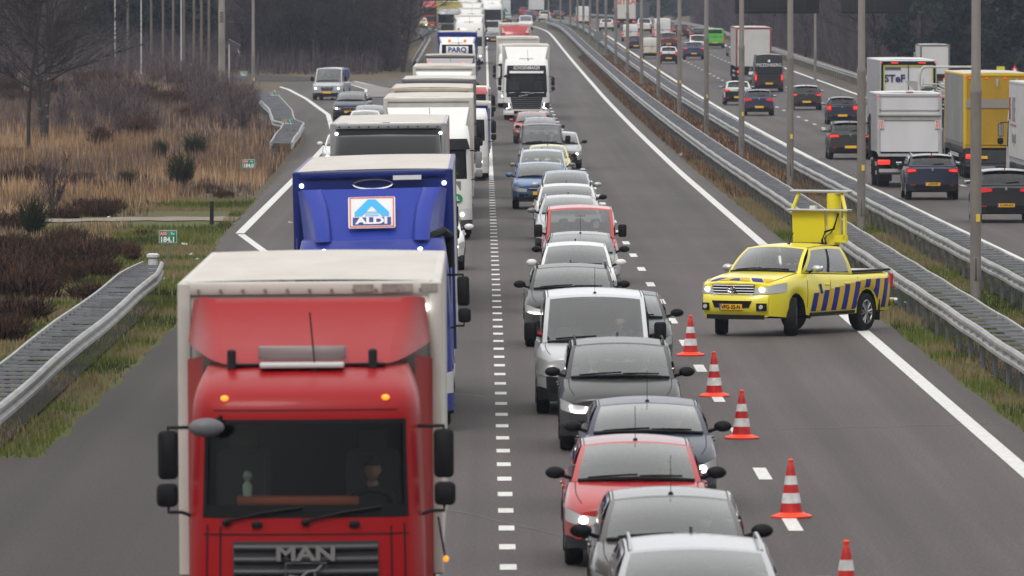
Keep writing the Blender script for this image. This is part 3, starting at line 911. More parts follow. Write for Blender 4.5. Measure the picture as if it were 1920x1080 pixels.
# single barrier right
barrier('long curved steel barrier on the far right side of the receding traffic', lambda y: 26.3, lambda y: 26.55, 430, 1450, 4, slat=8)
barrier('far left barrier along the outer edge of the distant road', pl([(700, -5.7), (900, -5.9), (1000, -7.6), (1150, -12)]), pl([(700, -5.4), (900, -5.5), (1000, -7.2), (1150, -11.6)]), 700, 1150, 6, slat=4)

# ---------------------------------------------------------------- lamp posts in the median
LPM = mat('lamp_post_paint', (.235, .21, .19), .65, noise=.28, nscale=2.5, stretch=(1, 1, .35))
YSTK = mat('yellow_sticker', (.75, .5, .03), .6)
def lamp_post(x, y, label, group=None, hgt=18, r=.125, step=4.7, m=LPM, z0=None):
    t = thing('lamp_post', (x, y, (E(y) if z0 is None else z0)-.05), 0, label, 'lamp post', group)
    q = MB(); q.lathe([(r, 0), (r*1.0, step-.05), (r*1.1, step), (r*1.1, step+.07), (r*.86, step+.16), (r*.55, hgt)], (0, 0, 0), 'z', 16); q.build('pole', m, t)
    if hgt > 12:
        h = MB(); h.rbox((0, -r*.97, .75), (r*1.0, .03, .55), .06, 4, 'y'); h.build('access_hatch', m, t)
        h = MB(); h.box((r*.35, -r*.97, 1.9), (r*.7, .015, .17)); h.build('sticker', YSTK, t)
    return t
proto = None
for i in range(18):
    y = 198+60*i
    if i == 0: proto = lamp_post(11.07, y, ''); o = proto
    else:
        o = copy_tree(proto); o.location = (11.07+SH(y), y, E(y)-.05)
    o['label'] = (['nearest lamp post of the median row, standing over the grass at right', 'second lamp post of the median row, behind the raised arrow board',
      'third lamp post of the median row from the camera', 'fourth lamp post of the median row, in front of the left sign back',
      'fifth lamp post of the median row', 'sixth lamp post of the median row', 'seventh lamp post of the median row'][i] if i < 7 else 'tall lamp post of the row shrinking into the distance along the median')
    o['group'] = 'lamp posts along the median' if i >= 7 else 'lamp posts of the median row'
# grey posts left
x, y = gpt(475, 207); lamp_post(x, y, 'tall grey lamp post beside the curved ramp barrier', None, 15, .11, 3.2, z0=Gz(x, y))
WHT = mat('pale_mast', (.48, .47, .46), .6)
for i, (px, py) in enumerate([(216, 141), (265, 141), (340, 145)]):
    x, y = gpt(px, py); lamp_post(x, y, ['thin white post with small top lamp, leftmost before the wood', 'thin white post between the leftmost one and the wooden poles', 'thin white post close beside a wooden pole'][i], 'thin white posts before the wood', 11, .06, 3.0, WHT, Gz(x, y))
WPM = mat('wooden_pole', (.155, .125, .10), .85, noise=.3, nscale=2, stretch=(1, 1, .3))
ORD = ['leftmost', 'second', 'third', 'fourth', 'fifth', 'sixth', 'seventh', 'last and rightmost']
for i, (px, py) in enumerate([(240, 138), (284, 137), (306, 140), (325, 144), (345, 146), (364, 149), (378, 152), (392, 158)]):
    x, y = gpt(px, py); o = MB().lathe([(.10, 0), (.09, 6), (.08, 12)], (0, 0, 0), 'z', 10).build('wooden_pole', WPM)
    o.location = (x, y, Gz(x, y)-.1); tag(o, 'brown wooden pole before the pine wood, %s of eight from the left' % ORD[i], 'pole', 'wooden poles before the pine wood')
x, y = gpt(416, 178)
t = thing('concrete_mast', (x, y, Gz(x, y)-.1), 0, 'thick weathered concrete mast with grille slots behind the thicket', 'mast')
CONC = mat('weathered_concrete', (.34, .32, .27), .9, noise=.45, nscale=1.4, stretch=(1, 1, .3))
MB().lathe([(.235, 0), (.21, 6), (.19, 12)], (0, 0, 0), 'z', 8).build('mast', CONC, t)
q = MB()
for k in range(6): q.box((0, -.2, 4.95+k*.12), (.22, .03, .05))
q.build('grille', BLACK, t)
x, y = gpt(667, 72); o = MB().lathe([(.21, 0), (.2, 5), (.17, 12)], (0, 0, 0), 'z', 8).build('concrete_mast', CONC); o.location = ((667-907)/23.2, 712, 1.5); o.location.z = Gz(o.location.x, 712); tag(o, 'pale yellowish concrete mast in the bare wood behind the white van', 'mast')
lamp_post((609-907)/23.2, 712, 'thin post with a small lamp head in front of the bare wood', None, 6.6, .055, 3, WHT, z0=Gz(-13, 712))
lamp_post((758-907)/15.5, 1065, 'pale thick lamp post left of the distant oncoming vans', None, 12, .22, 6, CONC)
lamp_post((785-907)/18.5, 892, 'slim grey post in front of the yellow distant car', None, 12, .10, 6, LPM)
lamp_post((1528-907)/27.0, 611, 'lamp post beyond the right hand barrier under the sign', None, 9, .10, 2.4, LPM, z0=Gz(23, 611)+.3)
# round sign backs
def sign_post(label, x, y, h, rad, m, pole=True):
    t = thing('round_sign', (x, y, E(y)), 0, label, 'road sign')
    MB().lathe([(rad, 0), (rad, .03)], (0, 0, h), 'y', 24).build('sign_disc', m, t)
    MB().tube([(0, .06, 0), (0, .06, h+rad*.8)], .03, 8).build('post', STEELD, t)
SGB = mat('sign_back_grey', (.16, .165, .175), .6)
sign_post('round grey back of a road sign left of the tow truck', (800-907)/19.6, 842, 1.75, .42, SGB)
sign_post('round grey back of a road sign among the median lamp posts', (1123-907)/19.6, 842, 1.45, .5, SGB)
# solar panel post
t = thing('solar_panel_post', ((430-907)/27.5, 600, Gz(-17, 600)), 0, 'thin post carrying a tilted solar panel beside the concrete mast', 'solar panel')
MB().tube([(0, 0, 0), (0, 0, 3.0)], .045, 8).build('post', WHT, t)
q = MB(); q.box((.25, 0, 2.85), (.9, .05, .75), 0, R(35), R(28)); q.build('panel', mat('solar_cell', (.16, .16, .18), .3, .3), t)
q = MB(); q.tube([(-.15, 0, 3.1), (.4, 0, 3.1), (.7, .0, 2.35)], .03, 6); q.build('bracket', WHT, t)

# kilometre signs
KG = mat('sign_green', (.0, .17, .10), .5); KR = mat('sign_red', (.55, .03, .03), .5)
def km_sign(label, x, y, num, h=.62, sc=1.0):
    t = thing('kilometre_sign', (x, y, E(y)-.02), 0, label, 'kilometre sign', 'green kilometre signs')
    MB().rbox((0, 0, h+.16), (.47*sc, .02, .33*sc), .02, 2, 'y').build('sign_board', KG, t)
    q = MB()
    for (cx, cz, wx, wz) in ((0, .155*sc, .44*sc, .008), (0, -.155*sc, .44*sc, .008), (-.222*sc, 0, .008, .31*sc), (.222*sc, 0, .008, .31*sc)): q.box((cx, -.0125, h+.16+cz), (wx, .004, wz))
    q.build('border', WHITET, t)
    MB().box((-.115*sc, -.0125, h+.235), (.17*sc, .005, .105*sc)).build('road_number_patch', KR, t)
    text_mesh('A50', .10*sc, WHITET, t, (-.115*sc, -.018, h+.235))
    text_mesh('Re', .09*sc, WHITET, t, (.12*sc, -.015, h+.235))
    text_mesh(num, .175*sc, WHITET, t, (-.01, -.018, h+.085), bold=.007)
    MB().tube([(0, .02, 0), (0, .02, h+.2)], .022, 8).build('post', STEELD, t)
km_sign('green kilometre sign reading 184,1 nearest the camera', -8.0, 223, '184,1')
km_sign('green kilometre sign reading 184,0 in the moor grass', -8.65, 324, '184,0')
km_sign('green kilometre sign standing before the bent ramp barrier at its lower end', -9.45, 424, '183,9', .62, 1.1)
km_sign('green kilometre sign at the upper half of the bent ramp barrier', -12.5, 524, '183,8', .62, 1.1)
km_sign('farthest green kilometre sign, at the top of the ramp curve', -17.0, 624, '183,7', .62, 1.1)
for (px, py, hh, lb) in [(397, 420, .70, 'black stump like marker post at the right end of the sand path'), (522, 298, .55, 'short black marker post below the bent barrier')]:
    x, y = gpt(px, py); o = MB().rbox((0, 0, hh/2), (.12, .12, hh), .02, 2, 'z').build('marker_post', mat('charred_wood', (.015, .014, .014), .9, noise=.4, nscale=9)); o.location = (x, y, E(y)-.01); tag(o, lb, 'marker post')

# ---------------------------------------------------------------- traffic cones
CR = mat('cone_red', (.56, .014, .010), .5, spec=.4, noise=.4, nscale=7); CW = mat('cone_white', (.72, .71, .70), .5, noise=.35, nscale=9); CO = mat('cone_base_orange', (.85, .055, .015), .5)
def cone_parts(t):
    q = MB(); rf = lambda z: .155 - (.155-.035)*(z/.72)
    prof = [(.0, 0), (.27, 0), (.275, .02), (.25, .038), (.19, .05), (.165, .07)]
    q.lathe(prof, (0, 0, 0), 'z', 8, False, False); q.build('base', CO, t, ang=30)
    q = MB(); zs = [.05, .17, .185]; q.lathe([(rf(z)+.004, z) for z in (.055, .16, .29, .42, .55, .66)]+[(.03, .70)], (0, 0, 0), 'z', 24, False, False); q.build('cone_body', CR, t)
    for (a, b_) in ((.19, .32), (.43, .545)):
        q = MB(); q.lathe([(rf(a)+.0065, a), (rf(b_)+.0065, b_)], (0, 0, 0), 'z', 24, False, False); q.build('reflective_band', CW, t)
    q = MB(); q.lathe([(.032, .69), (.028, .72), (.036, .735), (.036, .75), (.02, .765)], (0, 0, 0), 'z', 12); q.build('cone_tip', CO, t)
cl = ['traffic cone right in front of the yellow pickup, farthest of the row', 'second traffic cone from the yellow pickup, with a dirty upper band', 'traffic cone beside the dark blue car, middle of the row', 'traffic cone standing on a white dash beside the red hatchback', 'traffic cone cut off by the bottom edge of the picture']
for i, (x, y) in enumerate([(3.92, 166.8), (3.92, 149.5), (3.96, 135), (4.0, 114.3), (4.0, 97)]):
    if i == 0:
        t0 = thing('traffic_cone', (x, y, .004), 0, cl[i], 'traffic cone', 'red and white cones along the lane line'); cone_parts(t0); t = t0
    else: t = copy_tree(t0); t.location = (x, y, .004); t['label'] = cl[i]
    t.rotation_euler = (0, R([0, -1.5, 0, .8, 0][i]), i*1.1); t.scale = (1, 1, [1.0, 1.0, .98, 1, 1][i])
t = copy_tree(t0); x, y = gpt(461, 192); t.location = (x, y, E(y)); t['label'] = 'distant traffic cone beside the tall lamp post at the ramp'; t.scale = (1.1, 1.1, 1.0)

# ---------------------------------------------------------------- gantry with the backs of two matrix signs
GY = 430
t = thing('sign_gantry', (0, GY, 0), 0, 'steel gantry across both carriageways carrying the matrix signs', 'gantry')
MB().box((2.2, 0, 8.9), (55, .5, .9)).build('beam', STEELD, t)
for x in (-25.2, 29.5): MB().lathe([(.25, 0), (.2, 8.5)], (x, 0, 0), 'z', 12).build('leg', STEELD, t)
SBK = mat('sign_back_black', (.010, .011, .014), .7)
for (xc, wd, lb) in ((14.3, 4.1, 'black back of the left overhead matrix sign'), (19.07, 3.28, 'black back of the right overhead matrix sign')):
    t = thing('matrix_sign', (xc, GY-.6, 0), 0, lb, 'overhead sign', 'overhead matrix signs')
    MB().rbox((0, 0, 7.4), (wd, .45, 2.5), .04, 2, 'y').build('housing', SBK, t)
    q = MB()
    for k in range(3): q.box((wd*(k-1)/3, -.24, 7.4), (.04, .03, 2.4))
    q.box((0, -.24, 6.28), (wd*.98, .03, .05)); q.build('ribs', mat('sign_rib', (.02, .021, .024), .6), t)
    MB().lathe([(.04, -.1), (.06, 0)], (-.1, 0, 6.12), 'z', 8).build('bracket', SBK, t)
# green direction sign, far away, and a warning sign at right
t = thing('direction_sign', ((947-907)/11.6, 1420, E(1420)), 0, 'small pale sign with a green arrowhead between the distant vehicles', 'road sign')
MB().rbox((0, 0, 1.7), (1.75, .06, 2.6), .1, 3, 'y').build('sign_board', mat('sign_pale', (.5, .52, .52), .6), t)
MB().slab([(-.75, -.05, .8), (.75, -.05, .8), (0, -.05, 1.7)], .02).build('green_arrow', mat('arrow_green', (.0, .25, .17), .6), t)
t = thing('warning_sign', ((1902-907)/27.5, 600, -.3), 0, 'red edged triangular warning sign on yellow boards behind the yellow trailer', 'road sign')
for k in (-1, 1): MB().box((k*.95, .03, 2.35), (.55, .03, .55)).build('board', mat('sign_yellow', (.62, .60, .05), .6), t)
MB().slab([(-.5, 0, 1.9), (.5, 0, 1.9), (0, 0, 2.75)], .02).build('warning_triangle', KR, t)
MB().slab([(-.32, -.01, 2.0), (.32, -.01, 2.0), (0, -.01, 2.53)], .01).build('triangle_face', WHITET, t)
MB().tube([(0, .06, 0), (0, .06, 2.4)], .03, 8).build('post', STEELD, t)

# litter
LIT = mat('paper_litter', (.7, .69, .66), .8)
for (px, py) in [(1278, 291), (1275, 293), (1702, 571), (1860, 708), (370, 490), (360, 480), (545, 420), (205, 411), (142, 646), (182, 512), (345, 462), (312, 528)]:
    x, y = gpt(px, py); q = MB()
    vs = [(rnd.uniform(-.1, .1), rnd.uniform(-.06, .06), rnd.uniform(0, .07)) for _ in range(7)]
    q.add(vs, [(0, 1, 2), (2, 3, 4), (0, 2, 5), (4, 5, 6), (1, 3, 6)]); o = q.build('litter', LIT, ang=10)
    o.location = (x, y, E(y)+.03); tag(o, 'crumpled white scrap of litter lying in the grass verge', 'litter', 'litter in the verges')
# ================================================================ VEHICLE PARTS
def lerp(a, b, t): return a+(b-a)*t
def sm(t): t = max(0, min(1, t)); return t*t*(3-2*t)
_wh = {}
def wheel(parent, x, y, r, w, side, rim=RIM, lod=0, dual=False, steer=0, spokes=6):
    """wheel with tyre and rim; axis along x, outer face towards side"""
    key = (round(r, 2), round(w, 2), side, rim.name, lod, dual, spokes)
    if key not in _wh:
        q = MB(); n = 14 if lod else 26
        s = side
        q.lathe([(r*.62, -w/2*s), (r*.9, -w/2*s), (r*.98, -w*.38*s), (r, -w*.2*s), (r, w*.2*s), (r*.98, w*.38*s), (r*.92, w/2*s), (r*.66, w*.5*s), (r*.63, w*.40*s)], (0, 0, 0), 'x', n)
        ty = q.build('tyre', RUBBER); a = ty.data; bpy.data.objects.remove(ty)
        q = MB(); q.use(rim)
        if dual: q.lathe([(r*.62, w*.30*s), (r*.56, w*.32*s), (r*.5, w*.1*s), (r*.3, w*.08*s), (r*.26, w*.42*s), (r*.1, w*.46*s)], (0, 0, 0), 'x', n)
        else:
            q.lathe([(r*.66, w*.44*s), (r*.60, w*.47*s), (r*.57, w*.40*s), (r*.57, w*.2*s)], (0, 0, 0), 'x', n, False, False)
            q.lathe([(r*.16, w*.30*s), (r*.15, w*.44*s), (r*.08, w*.46*s)], (0, 0, 0), 'x', 12)
            for k in range(spokes):
                an = 2*PI*k/spokes
                for d in ((-.10, .10) if not lod else (0,)):
                    a0 = an+d
                    p0 = (w*.42*s, r*.12*math.cos(a0), r*.12*math.sin(a0)); p1 = (w*.43*s, r*.6*math.cos(an+d*1.9), r*.6*math.sin(an+d*1.9))
                    q.tube([p0, p1], [r*.055, r*.045], 5)
            q.use(BLACK); q.lathe([(r*.57, w*.16*s), (r*.05, w*.14*s)], (0, 0, 0), 'x', n)
        rm = q.build('rim'); b_ = rm.data; bpy.data.objects.remove(rm)
        _wh[key] = (a, b_)
    a, b_ = _wh[key]
    t = bpy.data.objects.new('wheel', None); COL.objects.link(t); t.empty_display_size = .1; t.parent = parent
    t.location = (x, y, r); t.rotation_euler = (0, 0, steer)
    for nm, me in (('tyre', a), ('rim', b_)):
        o = bpy.data.objects.new(nm, me); COL.objects.link(o); o.parent = t
    return t

# ---------------------------------------------------------------- people sitting at the wheel
SKIN = mat('skin', (.50, .30, .22), .6); HAIR = [mat('hair_dark', (.03, .022, .018), .8), mat('hair_grey', (.30, .29, .28), .8), mat('hair_blond', (.34, .24, .13), .8)]
def cloth(c, n): return mat('cloth_'+n, c, .9)
CLOTHS = [cloth((.03, .035, .05), 'navy'), cloth((.09, .09, .095), 'grey'), cloth((.22, .06, .05), 'brick'), cloth((.35, .36, .30), 'beige'), cloth((.30, .42, .03), 'hivis')]
_pm = {}
def person_mesh(ci, hi):
    if (ci, hi) in _pm: return _pm[(ci, hi)]
    # vertices: seated, facing -y, hips at origin
    J = [((0, 0, 0), .15, .13), ((0, .03, .17), .145, .11), ((0, .05, .36), .17, .115), ((0, .045, .47), .12, .09), ((0, .03, .54), .055, .055), ((0, .01, .60), .06, .06),
         ((-.19, .05, .44), .062, .062), ((-.25, -.07, .20), .046, .046), ((-.14, -.33, .27), .034, .034), ((-.12, -.40, .29), .028, .02),
         ((.19, .05, .44), .062, .062), ((.25, -.07, .20), .046, .046), ((.14, -.33, .27), .034, .034), ((.12, -.40, .29), .028, .02),
         ((-.10, -.05, -.02), .085, .085), ((-.13, -.42, .03), .062, .062), ((-.14, -.50, -.34), .045, .045), ((-.14, -.60, -.38), .035, .03),
         ((.10, -.05, -.02), .085, .085), ((.13, -.42, .03), .062, .062), ((.14, -.50, -.34), .045, .045), ((.14, -.60, -.38), .035, .03)]
    Ed = [(0, 1), (1, 2), (2, 3), (3, 4), (4, 5), (2, 6), (6, 7), (7, 8), (8, 9), (2, 10), (10, 11), (11, 12), (12, 13), (0, 14), (14, 15), (15, 16), (16, 17), (0, 18), (18, 19), (19, 20), (20, 21)]
    # hands: palm continues into five short chains
    for wi, sx in ((9, 1), (13, -1)):
        w = Vector(J[wi][0])
        for k in range(4):
            a = w+Vector((sx*.004, -.03-.004*k, .028-.017*k)); b_ = a+Vector((sx*.018, -.030, .004)); c = b_+Vector((sx*.024, .004-.002*k, -.004))
            i = len(J); J += [(tuple(a), .010, .010), (tuple(b_), .009, .009), (tuple(c), .007, .007)]; Ed += [(wi, i), (i, i+1), (i+1, i+2)]
        a = w+Vector((sx*.022, -.006, .026)); i = len(J); J += [(tuple(a), .011, .011), (tuple(a+Vector((sx*.020, -.02, .012))), .009, .009)]; Ed += [(wi, i), (i, i+1)]
    me = bpy.data.meshes.new('person'); me.from_pydata([j[0] for j in J], Ed, [])
    o = bpy.data.objects.new('person', me); COL.objects.link(o)
    sk = o.modifiers.new('skin', 'SKIN'); sk.use_smooth_shade = True
    for v, j in zip(me.skin_vertices[0].data, J): v.radius = (j[1], j[2])
    me.skin_vertices[0].data[0].use_root = True
    ss = o.modifiers.new('sub', 'SUBSURF'); ss.levels = 1; ss.render_levels = 1
    dg = bpy.context.evaluated_depsgraph_get(); m2 = bpy.data.meshes.new_from_object(o.evaluated_get(dg)); bpy.data.objects.remove(o)
    # head: a shaped ovoid with nose, brow, chin, ears, joined to the neck
    bm = bmesh.new(); bm.from_mesh(m2)
    for f in bm.faces: f.material_index = 1 if (f.calc_center_median().z < .52 and f.calc_center_median().y > -.36) else 0
    NU, NV = 20, 16; hv = []
    for j in range(NV+1):
        th = PI*j/NV; zc = math.cos(th)
        for i in range(NU):
            ph = 2*PI*i/NU; x = math.sin(th)*math.cos(ph); y = math.sin(th)*math.sin(ph)
            wx = .076*(1-.22*max(0, -zc)**1.5); X = x*wx; Y = y*.098*(1-.12*max(0, -zc)); Z = zc*.118
            if y < 0:
                fr = max(0, -y)*max(0, 1-abs(x)*3.2)
                if -.45 < zc < .1: Y -= .022*fr*sm((.1-zc)/.35)*(1 if zc > -.32 else .3)          # nose
                if -.05 < zc < .16: Y += .010*max(0, 1-abs(abs(x)-.42)*4)                          # eye sockets
                if -.62 < zc < -.5: Y -= .006*fr                                                    # lips
                if zc < -.78: Y -= .012*fr                                                          # chin
            if abs(y) < .2 and -.25 < zc < .15: X *= 1.12                                           # ears
            hv.append(bm.verts.new((X, Y-.012, Z+.685)))
    for j in range(NV):
        for i in range(NU):
            a, b_ = hv[j*NU+i], hv[j*NU+(i+1) % NU]; c, d = hv[(j+1)*NU+(i+1) % NU], hv[(j+1)*NU+i]
            try:
                f = bm.faces.new((a, b_, c, d)); f.smooth = True; f.material_index = 0
            except ValueError: pass
    bmesh.ops.remove_doubles(bm, verts=hv, dist=1e-4); bmesh.ops.recalc_face_normals(bm, faces=bm.faces)
    bm.to_mesh(m2); bm.free(); m2.materials.append(SKIN); m2.materials.append(CLOTHS[ci])
    # hair cap
    q = MB(); q.grid(lambda u, v: (.083*math.sin(v*1.75)*math.cos(u*2*PI), -.004+.106*math.sin(v*1.75)*math.sin(u*2*PI)+.012*(v > .5)*(math.sin(u*2*PI) > 0), .692+.125*math.cos(v*1.75)+(.055*v*v if math.sin(u*2*PI) < -.15 else -.02*v)), 20, 7)
    h = q.build('hair', HAIR[hi]); hm = h.data; bpy.data.objects.remove(h)
    _pm[(ci, hi)] = (m2, hm); return _pm[(ci, hi)]
def person(loc, rz, label, ci=0, hi=0, sc=1.0):
    a, h = person_mesh(ci, hi)
    o = bpy.data.objects.new('person', a); COL.objects.link(o); o.location = loc; o.rotation_euler = (0, 0, rz); o.scale = (sc,)*3
    hh = bpy.data.objects.new('hair', h); COL.objects.link(hh); hh.parent = o
    tag(o, label, 'person', 'people seen through windscreens')
    return o

# ================================================================ CAR
CARP = dict(L=4.35, W=1.80, H=1.50, cowl_y=1.12, cowl_z=1.00, nose_z=.74, ws_top=1.85, rw_top=3.55, rw_base=4.12, belt=1.03, tail_z=.95, clr=.19, wr=.325, axf=.87, axr=.80, tail='hatch')
def car(name, label, x, y, col, rear=False, p=None, cat='car', group=None, light=0, rail=False, sunroof=None, lod=0, mirror=None, plate=True, plate_txt=None, roofcol=None, ant='fin', yaw=0,
        dark=False, glass=None, driver=None, passenger=False, brake=False, grille='bar', lowblack=True, drl='plain', seats=True, tailstyle='corner', z=None, roll=0, van_rear='window', panel=False, bumper_black=False, rim=RIM, steer=0, wiper_rear=True):
    """x, y: middle of the front bumper (or of the rear bumper when rear=True) on the road"""
    P = dict(CARP); P.update(p or {})
    L, Wd, H = P['L'], P['W'], P['H']
    hw = Wd/2
    body = col if not isinstance(col, tuple) else None
    zz = E(y) if z is None else z
    if rear:
        # local front at y=0 points away from the camera
        yy = y+L; t = thing(name, (x, yy, E(y) if z is None else z), PI+yaw, label, cat, group, roll)
        t.rotation_euler[0] = -math.atan2(E(yy)-E(y), L)
        if z is None: t.location[2] = E(yy)
    else:
        t = thing(name, (x, y, zz), yaw, label, cat, group, roll)
        t.rotation_euler[0] = math.atan2(E(y+L)-E(y), L)
    BC = body; RC = roofcol or body
    G_ = glass or GLASS
    wr = P['wr']; AR = wr*1.16
    yf, yr = P['axf'], L-P['axr']
    cy, cz, nz = P['cowl_y'], P['cowl_z'], P['nose_z']
    van = P['tail'] == 'van'
    def wf(yv):
        a = 1-.17*(1-min(1, yv/.62))**2.3
        b_ = 1-.10*(1-min(1, (L-yv)/.5))**2.3
        return hw*a*b_
    def bow(xv, yv):
        q = (xv/hw)**2
        return P.get('bw', .16)*q*max(0, 1-yv/1.1) - (.07 if van else .10)*q*max(0, 1-(L-yv)/.9)
    def zt(yv):
        if yv <= cy:
            s_ = yv/cy
            return nz-.05+(cz-nz+.05)*(s_**.62)
        if yv <= P['rw_base']: return lerp(cz, P['belt'], (yv-cy)/(P['rw_base']-cy))
        return lerp(P['belt'], P['tail_z'], ((yv-P['rw_base'])/max(.01, L-P['rw_base']))**1.6)
    def ring(yv):
        w = wf(yv); top = zt(yv); zb = P['clr']+.04*max(0, 1-yv/.5)+.06*max(0, 1-(L-yv)/.5)
        za = zb
        for yw in (yf, yr):
            d = abs(yv-yw)
            if d < AR: za = max(zb, wr+math.sqrt(max(0, AR*AR-d*d)))
        zs = min(top-.10, lerp(nz-.06, P['belt']-.12, yv/L)+.02)
        za2 = min(za, zs-.04)
        front = max(0, 1-yv/.25); cr = .05 if yv < P['rw_base'] else .02
        return [(0, za2), (w*.6, za2), (w*.90, za2), (w*.965, za2+.02), (w*.99, lerp(za2, zs, .35)), (w*1.0, lerp(za2, zs, .7)), (w*.99, zs), (w*.965, lerp(zs, top, .55)), (w*.92, top-.012), (w*.78, top+cr*.35), (w*.45, top+cr*.8), (0, top+cr)]
    ysl = [0, .03, .08, .16, .28, .42]
    for yw in (yf, yr): ysl += [yw+AR*math.cos(PI*k/8) for k in range(9)]+[yw+AR*1.001, yw-AR*1.001]
    ysl += [cy, cy+.35, (cy+P['rw_base'])/2, P['rw_base'], L-.3, L-.12, L-.04, L]
    ysl = sorted(set(round(v, 4) for v in ysl if 0 <= v <= L))
    ysl = [v for i, v in enumerate(ysl) if i == 0 or v-ysl[i-1] > .012 or v == L]
    if ysl[-1] != L: ysl.append(L)
    N = 12
    q = MB(); q.use(BC); vs = []
    for yv in ysl:
        r_ = ring(yv)
        for sx in (1, -1):
            vs += [(sx*a, yv+bow(a, yv), b_) for a, b_ in r_]
    o0 = 0
    fs = []; ms = []
    q.use(BC); kb = q.k; q.use(TRIM); kt = q.k; q.use(BLACK); kk = q.k
    bedm = None
    if P['tail'] == 'pickup': q.use(STEELD); bedm = q.k
    for i in range(len(ysl)-1):
        for sd_ in (0, 1):
            for j in range(N-1):
                a = (i*2+sd_)*N+j; b_ = a+1; c = ((i+1)*2+sd_)*N+j+1; d = c-1
                fs.append((a, b_, c, d)); ym = (ysl[i]+ysl[i+1])/2
                if j < 3: ms.append(kk)
                elif j == 3 and lowblack: ms.append(kt)
                elif j >= 8 and cy+.05 < ym < P['rw_base']-.02 and not van: ms.append(kk)
                elif j >= 8 and van and ym > cy: ms.append(kk)
                elif j >= 9 and bedm is not None and ym > P['rw_base']: ms.append(bedm)
                else: ms.append(kb)
    q.v = [tuple(v) for v in vs]; q.f = fs; q.m = ms
    # front and rear caps
    for yi, yv in ((0, 0.0), (len(ysl)-1, L)):
        r_ = ring(yv); K = 6
        def cap(u, v):
            k = v*(N-1); j = min(int(k), N-2); f = k-j
            w = lerp(r_[j][0], r_[j+1][0], f); z_ = lerp(r_[j][1], r_[j+1][1], f)
            xx = w*u
            return (xx, yv+bow(abs(xx), yv), z_)
        q.use(BC)
        base = len(q.v)
        q.grid(cap, 2*K, N-1, -1, 1, 0, 1)
        n_low = 2*K*4
        nf = 2*K*(N-1)
        for k in range(n_low): q.m[len(q.m)-nf+k] = kt if (lowblack or bumper_black) else kb
        if bumper_black:
            for k in range(2*K*6): q.m[len(q.m)-nf+k] = kt
    q.build('body', None, t, ang=32)
    # panel on the nose or tail following the bow
    def nose(xc, zc, w, h, off=.012, back=False, r=0):
        yv = L if back else 0
        def f(u, v):
            xx = xc+(u-.5)*w*(1-r*(1-v)); z_ = zc+(v-.5)*h
            return (xx, yv+bow(abs(xx), yv)+(off if back else -off), z_)
        return f
    def pnl(nm, m, f, nu=8, nv=2, lo=1): 
        b_ = MB(); b_.grid(f, nu, nv); return b_.build(nm, m, t, weld=False)
    # greenhouse
    wb = hw*.915; wt = hw*(.74 if not van else .84); 
    if P['tail'] == 'suv': wt = hw*.78
    wt = P.get('wt', wt)
    yA, yB, yC, yD = cy, P['ws_top'], P['rw_top'], P['rw_base']
    zr = H-.055
    def roofz(v): return zr-.035*(2*v-1)**2
    def beltz(v): return zt(lerp(yA, yD, v))-.005
    def ws(u, v):  # windscreen u -1..1
        k = 1-u*u; b0 = (u*wb*.97, yA-.20*k+.02, cz+.0+.045*k); tp = (u*wt, yB-.10*k, roofz(0)+.055*k)
        bl = .03*math.sin(PI*v)
        return (lerp(b0[0], tp[0], v), lerp(b0[1], tp[1], v)-bl, lerp(b0[2], tp[2], v)+bl)
    def rw(u, v):
        k = 1-u*u; zb_ = P['belt'] if not van else P['belt']
        b0 = (u*wb*.96, yD+(.03 if van else .07)*k, zt(yD)+.01); tp = (u*wt, yC+.05*k, roofz(1)+.055*k)
        return (lerp(b0[0], tp[0], v), lerp(b0[1], tp[1], v)+.03*math.sin(PI*v), lerp(b0[2], tp[2], v))
    def roof(u, v):
        k = 1-u*u
        return (u*wt, lerp(yB, yC, v)-.10*k*(1-v)+.05*k*v, roofz(v)+.055*k)
    def side(s):
        def f(u, v):  # u along, v up
            bx = lerp(wb*.97, wb*.96, u); b0 = (s*bx, lerp(yA+.02, yD, u), beltz(u)+.01); tp = (s*wt, lerp(yB, yC, u), roofz(u))
            bl = .045*math.sin(PI*v*.9)
            return (lerp(b0[0], tp[0], v)+s*bl, lerp(b0[1], tp[1], v), lerp(b0[2], tp[2], v))
        return f
    q = MB(); q.use(BC)
    q.frame(ws, -.915, .915, .04, .94, 10, 6, (-1, 1), (0, 1))
    solid_r = van and van_rear == 'solid'
    if solid_r: q.grid(rw, 8, 6, -1, 1, 0, 1)
    else: q.frame(rw, -.86, .86, .12 if not van else .42, .90, 8, 4, (-1, 1), (0, 1))
    if van:
        ups = [(.05, .22 if L > 4.6 else .26, True)]
        if not panel: ups += [(.25, .56, True), (.60, .93, True)]
    elif P['tail'] == 'pickup': ups = [(.07, .50, True), (.54, .93, True)]
    else: ups = [(.07, .47, True), (.50, .80, True), (.815, .93, True)]
    for s in (-1, 1):
        f = side(s); prev = 0
        v0 = .05
        q.grid(f, 10, 1, 0, 1, 0, v0); q.grid(f, 10, 1, 0, 1, .90, 1)
        for (a, b_, g_) in ups:
            q.grid(f, 2, 5, prev, a, v0, .90); prev = b_
        q.grid(f, 4, 5, prev, 1, v0, .90)
    q.use(RC); q.grid(roof, 10, 8, -1, 1, 0, 1)
    q.build('cabin', None, t, ang=36)
    b_ = MB(); b_.grid(ws, 10, 6, -.915, .915, .04, .94); b_.build('windscreen', G_, t)
    if not solid_r:
        b_ = MB(); b_.grid(rw, 8, 4, -.86, .86, .12 if not van else .42, .90); b_.build('rear_window', GLASSD if dark or van or rear else G_, t)
    for s in (-1, 1):
        f = side(s)
        for i, (a, c, g_) in enumerate(ups):
            b_ = MB(); b_.grid(f, 4, 5, a, c, .05, .90); b_.build('side_window', (GLASSD if (dark and i > 0) else G_), t)
